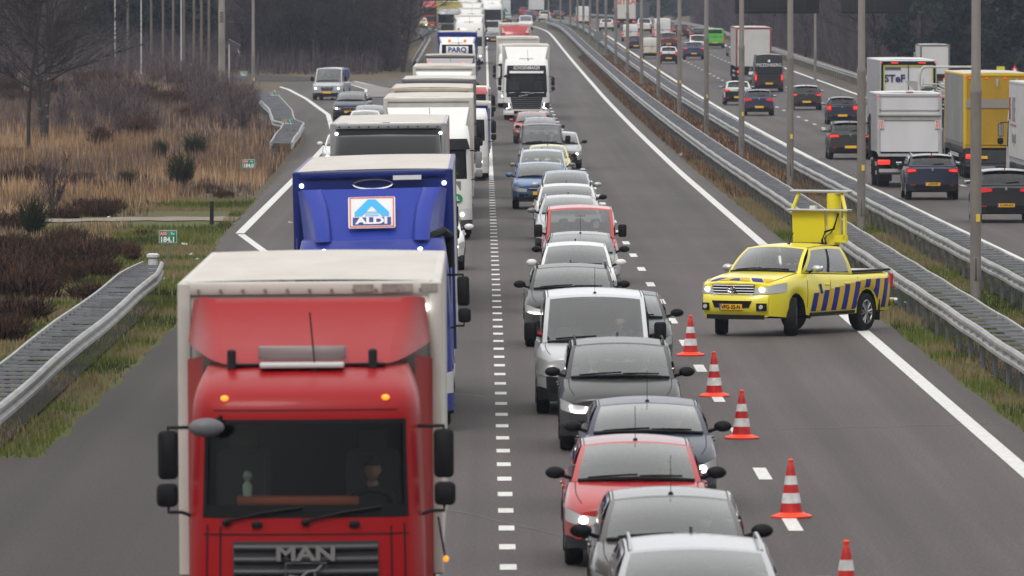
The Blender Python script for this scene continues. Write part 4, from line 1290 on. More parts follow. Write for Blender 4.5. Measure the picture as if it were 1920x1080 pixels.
    if sunroof:
        b_ = MB(); b_.grid(lambda u, v: tuple(Vector(roof(u, v))+Vector((0, 0, .006))), 6, 4, -.72, .72, .08, .75); b_.build('glass_roof', LENSD, t)
    # roof gutters / panel joints
    if not lod:
        b_ = MB()
        for s in (-1, 1):
            b_.tube([tuple(Vector(roof(s*.955, v))+Vector((0, 0, .002))) for v in (0.02, .25, .5, .75, .98)], .007, 4)
        b_.build('roof_seam', TRIM, t)
        b_ = MB()
        for s in (-1, 1): b_.tube([(s*wf(yv)*.84, yv+bow(wf(yv)*.84, yv), ring(yv)[8][1]+.022) for yv in np.linspace(.14, cy-.05, 7)], .005, 4)
        b_.build('bonnet_seam', BLACK, t)
        b_ = MB(); kk_ = [tuple(Vector(ws(u, .0))+Vector((0, -.03, .012))) for u in (-.9, -.5, 0, .5, .9)]; b_.tube(kk_, .022, 5); b_.build('cowl', BLACK, t)
        for s, a0, a1 in ((1, -.75, .02), (1, .05, .72)):
            b_ = MB(); pts = [tuple(Vector(ws(lerp(a0, a1, k/4), .045+.03*k/4))+Vector((0, -.018, .012))) for k in range(5)]; b_.tube(pts, .012, 4); b_.build('wiper', BLACK, t)
        # mirror foot behind the windscreen
        b_ = MB(); pm = Vector(ws(0, .90)); b_.ball((pm.x, pm.y+.05, pm.z-.05), (.10, .06, .05), 10, 6); b_.box((pm.x, pm.y+.10, pm.z-.13), (.24, .03, .07)); b_.build('inner_mirror', BLACK, t)
    if rail:
        for s in (-1, 1):
            b_ = MB(); b_.tube([tuple(Vector(roof(s*.93, v))+Vector((0, 0, h))) for v, h in ((.03, .0), (.08, .045), (.3, .055), (.7, .055), (.93, .045), (.98, 0))], .016, 5); b_.build('roof_rail', BLACK if rail == 'black' else ALU, t)
    if ant == 'fin' :
        b_ = MB(); pp = roof(0, .9); b_.slab([(0-.015, pp[1]+.08, pp[2]-.01), (0-.015, pp[1]-.10, pp[2]), (0-.015, pp[1]+.07, pp[2]+.06)], .03, (1, 0, 0)); b_.build('antenna_fin', BLACK, t)
    elif ant == 'rod':
        b_ = MB(); pp = roof(0, .06); b_.tube([pp, (pp[0], pp[1]+.18, pp[2]+.40)], .004, 4); b_.ball(pp, .03, 8, 4); b_.build('antenna', BLACK, t)
    # doors seams & handles
    if not lod and not van:
        def sx_(yv, z_):
            r_ = ring(yv)
            for (a, za), (c, zc) in zip(r_, r_[1:]):
                if za <= z_ <= zc and zc > za: return lerp(a, c, (z_-za)/(zc-za))
            return wf(yv)
        ym = lerp(yA, yD, .49)
        for s in (-1, 1):
            b_ = MB()
            for yv in (yA+.12, ym, yr-.42 if yr-.42 > ym+.5 else ym+.85):
                pts = [(s*(sx_(yv, z_)+.002), yv, z_) for z_ in np.linspace(P['clr']+.2, zt(yv)-.05, 6)]
                b_.tube(pts, .006, 4)
            b_.build('door_seams', BLACK, t)
            for yv in (ym-.15, ym+.70):
                b_ = MB(); b_.rbox((s*(sx_(yv, P['belt']-.17)+.015), yv, P['belt']-.17), (.03, .18, .03), .01, 2, 'y'); b_.build('door_handle', BC, t)
    # mirrors
    mm = mirror or BLACK
    for s in (-1, 1):
        big = van
        mo = MB(); mz = zt(yA+.25)+(.09 if not big else .16); mx_ = s*(wb+.17)
        if big: mo.rbox((s*(wb+.17), yA+.30, mz+.02), (.20, .10, .30), .05, 3, 'y')
        else: mo.ball((mx_, yA+.33, mz), (.12, .07, .075), 12, 8)
        o = mo.build('side_mirror', mm, t)
        b_ = MB(); b_.tube([(s*(wb-.02), yA+.36, mz-.07), (s*(wb+.10), yA+.34, mz-.03)], .025, 5); b_.build('mirror_foot', BLACK, o)
        b_ = MB()
        if big: b_.box((s*(wb+.17), yA+.357, mz+.02), (.16, .006, .25))
        else: b_.lathe([(.075, 0)], (0, 0, 0), 'y', 4) if False else b_.rbox((mx_, yA+.405, mz), (.20, .012, .11), .04, 3, 'y')
        b_.build('mirror_glass', MIRG, o)
    # lights front
    w0 = wf(0)
    hz0 = nz-.20; hz1 = nz-.075
    if van: hz0 -= .10; hz1 += .02
    HL = P.get('hl', 1.0)
    def hlf(s):
        def f(u, v):
            # u 0..1 : along the plan curve from the nose outwards and back
            a = u*.95
            if a < .45: xx = lerp(w0*.60, w0*.985, a/.45); yv = 0
            else: yv = lerp(0, .36*HL, (a-.45)/.5); xx = wf(yv)*.992
            lh_ = P.get('lh', .045)
            zl = lerp(hz0+.03, hz0+.055+.03*u, u)-lh_; zh = lerp(hz1-.035, hz1+.03*u, min(1, u*1.5)) + (.04*u if yv > 0 else 0)
            z_ = lerp(zl, zh, v)
            return (s*(xx+.010*min(1, a/.45)), yv+bow(xx, yv)-.013, z_)
        return f
    if not rear or lod == 0:
        for s in (-1, 1):
            b_ = MB(); b_.grid(hlf(s), 10, 3); o = b_.build('headlight', LENS if not dark else LENSD, t, ang=60)
            if light and not rear:
                f = hlf(s)
                if drl == 'plain':
                    c = f(.34, .5); b_ = MB(); b_.ball((c[0], c[1]-.012, c[2]), (.055, .02, .045), 10, 6); b_.build('lamp', LAMPON, o)
                elif drl == 'u':
                    pts = [tuple(Vector(f(u, v))+Vector((0, -.02, 0))) for u, v in ((.10, .9), (.10, .45), (.13, .1), (.3, .05), (.44, .1), (.47, .5), (.47, .85))]
                    b_ = MB(); b_.tube(pts, .012, 5); b_.build('lamp', LAMPW, o)
                elif drl == 'rings':
                    b_ = MB()
                    for uc in (.14, .40):
                        c = Vector(f(uc, .5))+Vector((0, -.02, 0))
                        b_.tube([tuple(c+Vector((.042*math.cos(k*PI/5), 0, .042*math.sin(k*PI/5)))) for k in range(11)], .009, 5)
                    b_.build('lamp', LAMPW, o)
                elif drl == 'strip':
                    pts = [tuple(Vector(f(u, .15))+Vector((0, -.02, 0))) for u in (.05, .25, .45, .7)]
                    b_ = MB(); b_.tube(pts, .013, 5); b_.build('lamp', LAMPW, o)
        gz = nz-.145
        if grille == 'bar':
            o = pnl('grille', BLACK, nose(0, gz, w0*1.05, .11)); 
            b_ = MB()
            for k in (-1, 1): b_.tube([tuple(Vector(nose(0, gz+k*.04, w0*1.02, .0, .02)(u, 0))) for u in (0, .25, .5, .75, 1)], .007, 4)
            b_.build('grille_bars', CHROME, o)
        elif grille == 'big':
            o = pnl('grille', BLACK, nose(0, gz-.07, w0*.98, .24, r=.15)); b_ = MB()
            for k in range(-2, 3): b_.tube([tuple(Vector(nose(0, gz-.07+k*.045, w0*.86, .0, .02)(u, 0))) for u in (0, .25, .5, .75, 1)], .008, 4)
            b_.build('grille_bars', CHROME if grille == 'big' else BLACK, o)
        elif grille == 'kidney':
            for s in (-1, 1):
                o = pnl('grille', BLACK, nose(s*.16, gz-.02, .26, .17, r=.2))
                b_ = MB(); f = nose(s*.16, gz-.02, .27, .18, .018, r=.2)
                b_.tube([f(0, 0), f(1, 0), f(1, 1), f(0, 1), f(0, 0)], .008, 4); b_.build('grille_frame', CHROME, o)
        if grille != 'hilux':
            lz = P['clr']+.17
            pnl('lower_intake', BLACK, nose(0, lz+.02, w0*1.35, .15, r=.1))
            for s in (-1, 1): pnl('fog_recess', BLACK, nose(s*w0*.80, lz+.05, w0*.24, .11))
            if plate:
                o = pnl('number_plate', PLATE, nose(0, lz+.115, .52, .11, .025), 2, 1)
            b_ = MB(); c = nose(0, gz+.005, 0, 0, .025)(.5, .5); b_.lathe([(.045, 0), (.04, -.012)], c, 'y', 16); b_.build('badge', CHROME, t)
    # lights rear
    if rear or lod == 0:
        wl = wf(L); tz1 = P['belt']-.05; tz0 = P['belt']-.22
        if tailstyle == 'tall': tz0, tz1 = P['belt']-.30, P['belt']+.02
        if van: tz0, tz1 = P['clr']+.42, P['belt']+.05
        if tailstyle == 'vantop': tz0, tz1 = P['clr']+.50, P['clr']+.92
        inner = {'corner': .62, 'wide': .50, 'tall': .74}.get(tailstyle, .86)
        if van: inner = .87
        def tlf(s):
            def f(u, v):
                a = u
                if a < .5: xx = lerp(wl*inner, wl*.985, a/.5); yv = L
                else: yv = L-lerp(0, .22 if not van else .10, (a-.5)/.5); xx = wf(yv)*.995
                zl = lerp(tz0+.05, tz0, min(1, u*2)); zh = lerp(tz1-.04, tz1, min(1, u*2))
                if tailstyle == 'tall': zh = tz1; zl = tz0
                z_ = lerp(zl, zh, v)
                r_ = ring(yv); lim = r_[5][0]
                return (s*(xx+.008), yv+bow(xx, yv)+.014, z_)
            return f
        for s in (-1, 1):
            b_ = MB(); b_.grid(tlf(s), 8, 3); o = b_.build('tail_light', REDLO if not brake else REDL, t, ang=60)
            if brake:
                b_ = MB(); f = tlf(s); b_.grid(lambda u, v: tuple(Vector(f(u, v))+Vector((s*.003, .008, 0))), 6, 2, .08, .62, .25, .8); b_.build('brake_light', REDON, o)
        lz = P['clr']+.13
        pnl('rear_bumper_insert', BLACK, nose(0, lz+.06, wl*1.5, .20, .010, True))
        for s in (-1, 1): pnl('reflector', REDL, nose(s*wl*.80, P['clr']+.27, .16, .035, .022, True), 2, 1)
        if plate:
            pz = P['clr']+.30 if tailstyle != 'highplate' else P['belt']-.15
            if van: pz = P['clr']+.36
            o = pnl('number_plate', PLATE, nose(0, pz, .52, .11, .03, True), 2, 1)
            b_ = MB(); b_.grid(nose(.245, pz, .035, .10, .033, True), 1, 1); b_.build('plate_strip', PBLUE, o)
            if plate_txt: text_mesh(plate_txt, .095, BLACK, o, (-.02, L+.036, pz), '+y', sx=1.0, bold=.001)
        if not van:
            b_ = MB(); c = nose(0, P['belt']-.10, 0, 0, .03, True)(.5, .5); b_.lathe([(.05, 0), (.045, .012)], c, 'y', 16); b_.build('badge', CHROME, t)
            if wiper_rear and P['tail'] in ('hatch', 'suv'):
                b_ = MB(); b_.tube([tuple(Vector(rw(0, .14))+Vector((0, .015, .01))), tuple(Vector(rw(-.5, .22))+Vector((0, .02, .012)))], .012, 4); b_.build('rear_wiper', BLACK, t)
            if P['tail'] in ('hatch', 'suv'):
                b_ = MB(); b_.grid(lambda u, v: tuple(Vector(roof(u, 1))+Vector((0, .0+.14*v, .004-.02*v))), 8, 2, -.96, .96, 0, 1); b_.build('spoiler', BC, t)
                b_ = MB(); c = Vector(roof(0, 1))+Vector((0, .13, -.03)); b_.box(tuple(c), (.22, .02, .012)); b_.build('high_brake_light', REDLO if brake else REDL, t)
        else:
            b_ = MB(); b_.box((0, L+.035, (P['belt']+P['clr'])/2+.4), (.008, .01, H-.75)); b_.build('door_seam', BLACK, t)
            for s in (-1, 1):
                b_ = MB(); b_.box((s*.06, L+.05, P['belt']-.05), (.03, .02, .16)); b_.build('door_handle', BLACK, t)
    # lower side cladding black for SUV
    # wheels
    tw = P.get('tw', .215)
    for s in (-1, 1):
        wheel(t, s*(wf(yf)-tw/2-.015), yf, wr, tw, s, rim, lod, steer=steer); wheel(t, s*(wf(yr)-tw/2-.015), yr, wr, tw, s, rim, lod)
    # interior
    if lod < 2:
        xs = hw*.44
        for s in ((-1, 1) if seats else ()):
            b_ = MB(); yy_ = yB+.32 if not van else yB+.40; sz = .95*H/1.5 if not van else H-.85
            b_.rbox((s*xs*.95, yy_+.08, sz), (.46, .12, .50), .08, 3, 'y'); b_.rbox((s*xs*.95, yy_+.12, sz+.34), (.24, .10, .17), .05, 3, 'y'); b_.build('seat', SEATM, t)
        if seats and not (van and panel):
            b_ = MB(); yb = min(yC-.1, yB+1.25)
            b_.rbox((0, yb, .95*H/1.5), (hw*1.3, .12, .42), .08, 3, 'y')
            for s in (-1, 0, 1): b_.rbox((s*hw*.42, yb+.02, .95*H/1.5+.28), (.22, .09, .12), .04, 2, 'y')
            b_.build('rear_seat', SEATM, t)
        if van and panel:
            b_ = MB(); b_.box((0, yB+.75, (P['belt']+H)/2-.02), (hw*1.5, .03, H-P['belt']-.2)); b_.build('bulkhead', DARKIN, t)
        b_ = MB(); b_.grid(lambda u, v: (u*wb*.9, lerp(yA+.05, yA+.52, v), cz+.05-.015*v+.02*(1-u*u)), 6, 2, -1, 1, 0, 1); b_.build('dashboard', TRIM, t)
        b_ = MB(); c = Vector((hw*.42, yA+.62, cz+.04)); b_.tube([tuple(c+Vector((.18*math.cos(k*PI/8), .05*math.sin(k*PI/8), .17*math.sin(k*PI/8)))) for k in range(17)], .014, 5); b_.build('steering_wheel', BLACK, t)
    if driver is not None and not rear:
        ci, hi, lb = driver
        yy_ = yB+.22 if not van else yB+.28
        hz_ = (H-.16)-.80 if not van else H-.30-.82
        v_ = Vector((hw*.42, yy_, hz_)); v_.rotate(Matrix.Rotation(yaw, 3, 'Z'))
        person((t.location.x+v_.x, t.location.y+v_.y, t.location.z+v_.z), yaw, lb, ci, hi, .93)
        if passenger:
            v_ = Vector((-hw*.42, yy_+.03, hz_)); v_.rotate(Matrix.Rotation(yaw, 3, 'Z'))
            person((t.location.x+v_.x, t.location.y+v_.y, t.location.z+v_.z), yaw, passenger[2], passenger[0], passenger[1], .9)
    t['_k'] = 0; del t['_k']
    return t, P, dict(ring=ring, wf=wf, bow=bow, zt=zt, roof=roof, ws=ws, nose=nose, pnl=pnl, side=side)

# ---------------------------------------------------------------- car body kinds
HATCH = dict(L=4.0, W=1.74, H=1.47, cowl_y=1.0, ws_top=1.72, rw_top=3.35, rw_base=3.85, tail='hatch', cowl_z=.98, nose_z=.72)
SUPERMINI = dict(L=3.6, W=1.66, H=1.48, cowl_y=.82, ws_top=1.50, rw_top=3.15, rw_base=3.50, tail='hatch', cowl_z=.98, nose_z=.74, axf=.75, axr=.55, wr=.30)
GOLF = dict(L=4.3, W=1.80, H=1.47, cowl_y=1.12, ws_top=1.85, rw_top=3.6, rw_base=4.15, tail='hatch')
SUV = dict(L=4.45, W=1.86, H=1.64, cowl_y=1.12, cowl_z=1.10, nose_z=.85, ws_top=1.78, rw_top=3.75, rw_base=4.28, belt=1.13, tail_z=1.05, clr=.24, wr=.36, tail='suv')
MPV = dict(L=4.45, W=1.83, H=1.62, cowl_y=.92, cowl_z=1.07, nose_z=.80, ws_top=1.72, rw_top=3.9, rw_base=4.28, belt=1.08, tail_z=1.0, clr=.20, wr=.33, tail='suv')
SALOON = dict(L=4.65, W=1.82, H=1.43, cowl_y=1.25, cowl_z=.98, nose_z=.70, ws_top=2.05, rw_top=3.4, rw_base=4.1, belt=.99, tail_z=.95, tail='sedan')
ESTATE = dict(L=4.65, W=1.83, H=1.46, cowl_y=1.22, cowl_z=.99, nose_z=.71, ws_top=2.0, rw_top=4.1, rw_base=4.5, belt=1.02, tail_z=.93, tail='hatch')
VAN = dict(L=4.97, W=1.95, H=1.96, cowl_y=.78, cowl_z=1.15, nose_z=.93, ws_top=1.45, rw_top=4.88, rw_base=4.93, belt=1.14, tail_z=1.10, clr=.20, wr=.34, tail='van', axf=.85, axr=.95, wt=.80)
SVAN = dict(L=4.4, W=1.82, H=1.84, cowl_y=.85, cowl_z=1.08, nose_z=.82, ws_top=1.52, rw_top=4.30, rw_base=4.36, belt=1.08, tail_z=1.04, clr=.19, wr=.33, tail='van', axf=.85, axr=.75, wt=.76)
SPRINTER = dict(L=5.95, W=2.02, H=2.55, cowl_y=.72, cowl_z=1.28, nose_z=1.0, ws_top=1.35, rw_top=5.85, rw_base=5.90, belt=1.25, tail_z=1.2, clr=.22, wr=.35, tail='van', axf=.9, axr=1.1, wt=.84)
PICKUP = dict(L=5.33, W=1.86, H=1.82, cowl_y=1.35, cowl_z=1.22, nose_z=1.02, ws_top=1.92, rw_top=3.30, rw_base=3.62, belt=1.17, tail_z=1.17, clr=.36, wr=.39, tail='pickup', axf=1.0, axr=1.24, tw=.26, hl=1.25)

# ================================================================ TRUCK
def shell(W_, rc, L_, bowd=.05):
    """plan curve: s=0 at the middle of the front, growing to either side, round the corner, along the flank. returns S(s, z, rake, inset)"""
    hw = W_/2; a = hw-rc; b_ = rc*PI/2
    def S(s, z, rake=0.0, wk=1.0, off=0.0):
        g = -1 if s < 0 else 1; q = abs(s)
        if q <= a: x, y, nx, ny = q, -bowd*(1-(q/a)**2)*1.0, .12*q/a, -1
        elif q <= a+b_:
            t = (q-a)/rc; x, y, nx, ny = a+rc*math.sin(t), rc*(1-math.cos(t)), math.sin(t), -math.cos(t)
        else: x, y, nx, ny = hw, rc+(q-a-b_), 1, 0
        return (g*(x*wk+nx*off), y+rake+ny*off, z)
    return S, a, b_
def truck(label, x, y, cabcol, P=None, rear=False, trailer=None, name='truck', cat='truck', group=None, roll=0, lod=0, zoff=0, driver=None):
    """x, y middle of the cab front (facing) on the road. trailer: dict(W,H,L,z0,gap,front,side,roof,back...)"""
    p = dict(W=2.44, H=3.25, L=2.25, rc=.34, cz=.95, wz0=1.72, wz1=2.62, vz=2.78, topz=3.15, bow=.07, bump=1.0, visor=None, defl=None, defl_top=3.85, grille=(1.5, .85, 1.55), hz=.72, light=True, sidefair=True, rake=.13, topback=.62, wheelr=.50, mirc=BLACK, wheels=(1.35, 4.9))
    p.update(P or {})
    yy = y; rz = 0
    t = thing(name, (x, y, E(y)+zoff), rz, label, cat, group, roll)
    t.rotation_euler[0] = math.atan2(E(y+8)-E(y), 8)
    W_, rc = p['W'], p['rc']; S0, a, b_ = shell(W_, rc, p['L'], p['bow'])
    smax = a+b_+p['L']-rc
    wz0, wz1, topz = p['wz0'], p['wz1'], p['topz']
    def rake(z):
        if z < 1.25: return 0
        r = p['rake']*((z-1.25)/(wz1-1.25))**1.25 if z < wz1 else p['rake']+p['topback']*((z-wz1)/(topz-wz1))**p.get('topexp', 2.2)
        return r
    def wk(z):
        return 1-.035*sm((z-1.3)/1.6)-(p.get('tt', .055)*((z-wz1)/(topz-wz1))**2 if z > wz1 else 0)
    def F(s, z, off=0.0):
        r = rake(z)
        if abs(s) > a+b_:   # flanks do not run past the cab back
            q = (abs(s)-a-b_)/(p['L']-rc); r = r*(1-q)
        return S0(s, z, r, wk(z), off)
    ss = [-smax, -a-b_-.95, -a-b_-.25, -a-b_, -a-b_*.75, -a-b_*.5, -a-b_*.25, -a*1.0]+list(np.linspace(-a*.8, a*.8, 7))+[a, a+b_*.25, a+b_*.5, a+b_*.75, a+b_, a+b_+.25, a+b_+.95, smax]
    sw = a+b_*.42
    ss = sorted(set([round(v, 3) for v in ss]+[round(sw, 3), round(-sw, 3)]))
    zs = [.42, .55, .9, 1.25, 1.5, wz0, (wz0+wz1)/2, wz1, ]+[lerp(wz1, topz, k_) for k_ in (.2, .4, .55, .66, .75, .82, .88, .93, .97, 1)]
    sd0, sd1 = a+b_+.25, a+b_+.95
    q = MB(); q.use(cabcol); kb = q.k; q.use(BLACK); kk = q.k
    for i in range(len(ss)-1):
        for j in range(len(zs)-1):
            s0, s1, z0, z1 = ss[i], ss[i+1], zs[j], zs[j+1]; sc = (s0+s1)/2
            if z0 >= wz0-1e-6 and z1 <= wz1+1e-6 and (abs(sc) < sw or sd0-1e-3 < abs(sc) < sd1+1e-3): continue
            if abs(sc) > a+b_+.62-rc and z1 < 1.05 and abs(sc) < a+b_+1.75-rc: continue      # wheel opening
            q.k = kb
            q.add([F(s0, z0), F(s1, z0), F(s1, z1), F(s0, z1)], [(0, 1, 2, 3)])
    # roof
    q.k = kb
    top = [F(s, topz) for s in ss]; c = (0, sum(v[1] for v in top)/len(top), topz+.03)
    back = [( -W_/2*wk(topz), p['L'], topz), (W_/2*wk(topz), p['L'], topz)]
    q.add(top+[c], [(i, i+1, len(top)) for i in range(len(top)-1)]+[(len(top)-1, 0, len(top))])
    q.k = kk; q.add([F(-smax, .9), F(smax, .9), F(smax, topz), F(-smax, topz)], [(0, 1, 2, 3)])
    q.add([F(-smax, 1.0), F(smax, 1.0), F(a, 1.0), F(-a, 1.0)], [(0, 1, 2, 3)])
    q.build('cab', None, t, ang=34)
    def patch(nm, m, s0, s1, z0, z1, off=.008, nu=10, nv=3, par=t, taper=0, **k):
        b = MB(); b.grid(lambda u, v: F(lerp(s0, s1, u)*(1-taper*(1-v)), lerp(z0, z1, v), off), nu, nv)
        return b.build(nm, m, par, weld=False, ang=60)
    b = MB(); b.grid(lambda u, v: F(lerp(-sw, sw, u), lerp(wz0, wz1, v), -.01), 18, 4); b.build('windscreen', GLASST, t)
    b = MB()   # rubber round the glass
    w = .045
    for (s0, s1, z0, z1) in ((-sw, sw, wz0, wz0+.12), (-sw, sw, wz1-w, wz1), (-sw, -sw+w, wz0, wz1), (sw-w, sw, wz0, wz1)):
        b.grid(lambda u, v: F(lerp(s0, s1, u), lerp(z0, z1, v), .003), 16 if s1-s0 > 1 else 1, 3)
    b.build('window_rubber', BLACK, t, weld=False, ang=60)
    for s in (-1, 1):
        b = MB(); b.grid(lambda u, v: F(s*lerp(sd0, sd1, u), lerp(wz0, wz1, v), -.01), 3, 3); b.build('side_window', GLASST, t)
    # interior
    if lod < 2:
        b = MB(); b.box((0, 1.0, wz0-.06), (W_*.86, 1.1, .10)); b.build('dashboard', TRIM, t)
        b = MB(); b.box((0, p['L']-.12, (wz0+wz1)/2), (W_*.9, .04, 1.5)); b.build('rear_wall', DARKIN, t)
        b = MB(); b.box((0, 1.2, 1.15), (W_*.9, 1.7, .04)); b.build('cab_floor', DARKIN, t)
        for s in (-1, 1):
            b = MB(); b.rbox((s*.62, 1.45, wz0+.20), (.52, .16, .75), .09, 3, 'y'); b.rbox((s*.62, 1.47, wz0+.66), (.28, .10, .18), .05, 3, 'y'); b.rbox((s*.62, 1.2, wz0-.22), (.52, .5, .14), .05, 2, 'y'); b.build('seat', SEATM, t)
        b = MB(); cc = Vector((.60, .72, wz0+.06)); b.tube([tuple(cc+Vector((.22*math.cos(k*PI/8), .15*math.sin(k*PI/8), .13*math.sin(k*PI/8)))) for k in range(17)], .017, 5); b.build('steering_wheel', BLACK, t)
    if driver:
        ci, hi, lb = driver
        person((x+.60, y+1.28, E(y)+zoff+wz0-.30), 0, lb, ci, hi, 1.0)
    # wipers
    for k in (-1, 0) if lod < 2 else ():
        s0 = -.75+.75*(k+1)
        b = MB(); b.tube([F(s0, wz0-.03, .03), F(s0+.35, wz0+.05, .04), F(s0+.72, wz0+.10, .03)], .014, 4); b.ball(F(s0, wz0-.04, .03), (.045, .03, .035), 8, 5); b.build('wiper', BLACK, t)
    # grille and bumper
    gw, g0, g1 = p['grille']
    gr = patch('grille', mat('grille_dark', (.02, .021, .024), .5), -gw/2, gw/2, g0, g1, .010, 10, 2, taper=p.get('gtaper', 0))
    if lod < 2:
        b = MB(); nb = p.get('gbars', 6)
        for k in range(nb):
            z_ = lerp(g0, g1, (k+.5)/nb); f = (1-p.get('gtaper', 0)*(1-(k+.5)/nb))
            b.tube([F(u*gw*.49*f, z_, .03) for u in (-1, -.5, 0, .5, 1)], (g1-g0)/nb*.30, 5)
        b.build('grille_bars', p.get('gbarm', mat('grille_bar', (.045, .045, .05), .45)), gr, ang=80)
    bump = MB(); S1, a1, b1_ = shell(W_*1.005, rc, 1, p['bow'])
    bl = a1+b1_+.5
    bump.grid(lambda u, v: S1(lerp(-bl, bl, u), lerp(.30, p.get('bz', .86), v), -.05-.02*math.sin(PI*v), 1.0), 24, 4)
    bump.grid(lambda u, v: S1(lerp(-bl, bl, u), p.get('bz', .86), lerp(-.05, .06, v), 1.0), 24, 1); bump.build('bumper', p.get('bumpm', cabcol), t, ang=40)
    b = MB(); b.grid(lambda u, v: S1(lerp(-a1*.75, a1*.75, u), lerp(.36, .52, v), -.085), 8, 1); o = b.build('lower_intake', BLACK, t)
    b = MB(); b.box((0, -.17, .44), (.52, .012, .11)); b.build('number_plate', PLATE, t)
    for s in (-1, 1):
        hz = p['hz']; s0, s1 = a-.06, a+b_*.78
        b = MB(); b.grid(lambda u, v: S1(s*lerp(s0, s1, u), lerp(hz-.16+.02*u, hz+.14+.06*u, v), -.055, 1.0, .02), 6, 2); o = b.build('headlight', LENSD if p.get('hd') else LENS, t, ang=60)
        if p['light']:
            if p.get('drl') == 'v':
                b = MB(); b.tube([S1(s*(s0+.12), hz+.16, -.08, 1, .03), S1(s*(s0+.05), hz-.10, -.08, 1, .03), S1(s*(s0+.24), hz-.14, -.08, 1, .03)], .020, 5); b.build('lamp', LAMPW, o)
            else:
                c_ = S1(s*(s0+.12), hz, -.07, 1, .03); b = MB(); b.ball(c_, (.05, .02, .05), 10, 6); b.build('lamp', LAMPON, o)
    # visor
    if p['visor']:
        vm = p['visor']; z0, z1 = p.get('visz', (wz1+.01, wz1+.26))
        b = MB(); b.grid(lambda u, v: F(lerp(-a-b_*.5, a+b_*.5, u), lerp(z0, z1, v), .13-.10*v), 16, 2); b.grid(lambda u, v: F(lerp(-a-b_*.5, a+b_*.5, u), z0, lerp(.0, .13, v)), 16, 1); b.build('sun_visor', vm, t, weld=True, ang=50)
    # marker lamps on the roof front
    for s in (-1, 1) if p.get('marker') else ():
        m_ = p['marker']; zt_ = p.get('mz', wz1+.25)
        b = MB(); b.ball(F(s*p.get('ms', a+.02), zt_, .02), (.038, .02, .028), 10, 6); b.build('marker_lamp', m_, t)
    # deflector
    if p['defl']:
        dm = p['defl']; z0 = topz-.02; z1 = p['defl_top']; dw0, dw1 = p.get('dw', (W_*.60, W_*.74)); y0, y1 = p.get('dy', (1.0, 1.9))
        flare = p.get('flare', W_/2*.98)
        q = MB()
        def D(u, v): return (u*lerp(dw0, dw1, v)/2, lerp(y0, y1, v)-.06*(1-u*u)-.10*math.sin(PI*v)*-1*.5, lerp(z0, z1, v**.85))
        q.grid(D, 8, 8, -1, 1, 0, 1)
        for s in (-1, 1):
            def D2(u, v):
                pp = D(s, v); o_ = (s*lerp(flare*.93, flare, v), lerp(p['L']-.15, p['L']-.02, v), lerp(z0-.0, z1, v**.85)-.03*u)
                k = u
                return (lerp(pp[0], o_[0], k**.7), lerp(pp[1], o_[1], k**1.3), lerp(pp[2], o_[2], k))
            q.grid(D2, 6, 8, 0, 1, 0, 1)
        for s in (-1, 1) if p.get('pillars') else ():
            def PL(u, v):
                cx_ = s*lerp(dw0/2+.02, dw1/2+.04+.10*v*v, v); w_ = lerp(.13, .17, v)
                a_ = PI*u
                yb_ = lerp(y0, y1, v)-.02
                return (cx_+s*-math.cos(a_)*w_, yb_-.16*math.sin(a_)-.03+.1*v, lerp(z0-.0, z1, v**.85)+.004)
            q.grid(PL, 10, 10, 0, 1, 0, 1)
        # back closing
        q.grid(lambda u, v: (u*lerp(flare*.93, flare, v), p['L']+.0-.02*(1-v), lerp(z0, z1, v**.85)-.03), 4, 4, -1, 1, 0, 1)
        q.grid(lambda u, v: (u*lerp(dw1/2, flare, v) if abs(u) > 0 else 0, lerp(y1-.06*(1-u*u), p['L']-.02, v), z1-.03*v), 8, 2, -1, 1, 0, 1)
        q.build('roof_deflector', dm, t, ang=42)
    if p['sidefair']:
        for s in (-1, 1):
            b = MB(); b.grid(lambda u, v: (s*lerp(W_/2*.99, 1.235, u), p['L']-.05+.62*u, lerp(1.0, lerp(topz, p.get('fz', topz), u), v)), 3, 3); o = b.build('side_fairing', p.get('fairm', cabcol), t, ang=60)
    if p.get('airhorn'):
        for s in (-1, 1):
            b = MB(); b.lathe([(.06, -.25), (.03, -.15), (.02, .3)], (s*.45, .95, topz+.07), 'y', 10); b.build('air_horn', ALU, t)
    if p.get('hatch', True) and lod < 2:
        yc = lerp(F(0, topz)[1], p['L'], .28)
        b = MB(); b.rbox((0, yc, topz+.035), (.8, .5, .07), .06, 3, 'z'); b.build('roof_hatch', p.get('hatchm', mat('roof_hatch_grey', (.42, .43, .43), .3)), t)
    if p.get('aerial', True) and lod < 2:
        b = MB(); c_ = F(p.get('aer_s', .1), topz-.03); b.tube([c_, (c_[0]-.05, c_[1]+.1, c_[2]+.55)], .008, 4); b.ball(c_, (.04, .04, .05), 8, 5); b.build('aerial', BLACK, t)
    # mirrors on two arms
    mz = (wz0+wz1)/2
    for s in (-1, 1):
        ax = W_/2; b = MB(); mm_ = p['mirc']; ml = .42
        mx = s*(ax+.19)
        b.rbox((mx, .36, mz+.12), (.19, .13, .46), .05, 3, 'y'); b.rbox((mx+s*.01, .36, mz-.26), (.20, .13, .22), .05, 3, 'y')
        o = b.build('side_mirror', mm_, t)
        b = MB()
        for (z0_, z1_, zr_) in ((mz+.38, mz+.30, 0), (mz-.42, mz-.35, 0)):
            b.tube([F(s*(a+b_*.85), z0_ if z0_ > mz else z0_-.03), (s*(ax+.06), .30, z0_), (mx, .33, z0_), (mx, .36, z1_)], .018, 5)
        b.build('mirror_arm', BLACK, o)
        b = MB(); b.box((mx, .43, mz+.12), (.15, .006, .40)); b.build('mirror_glass', MIRG, o)
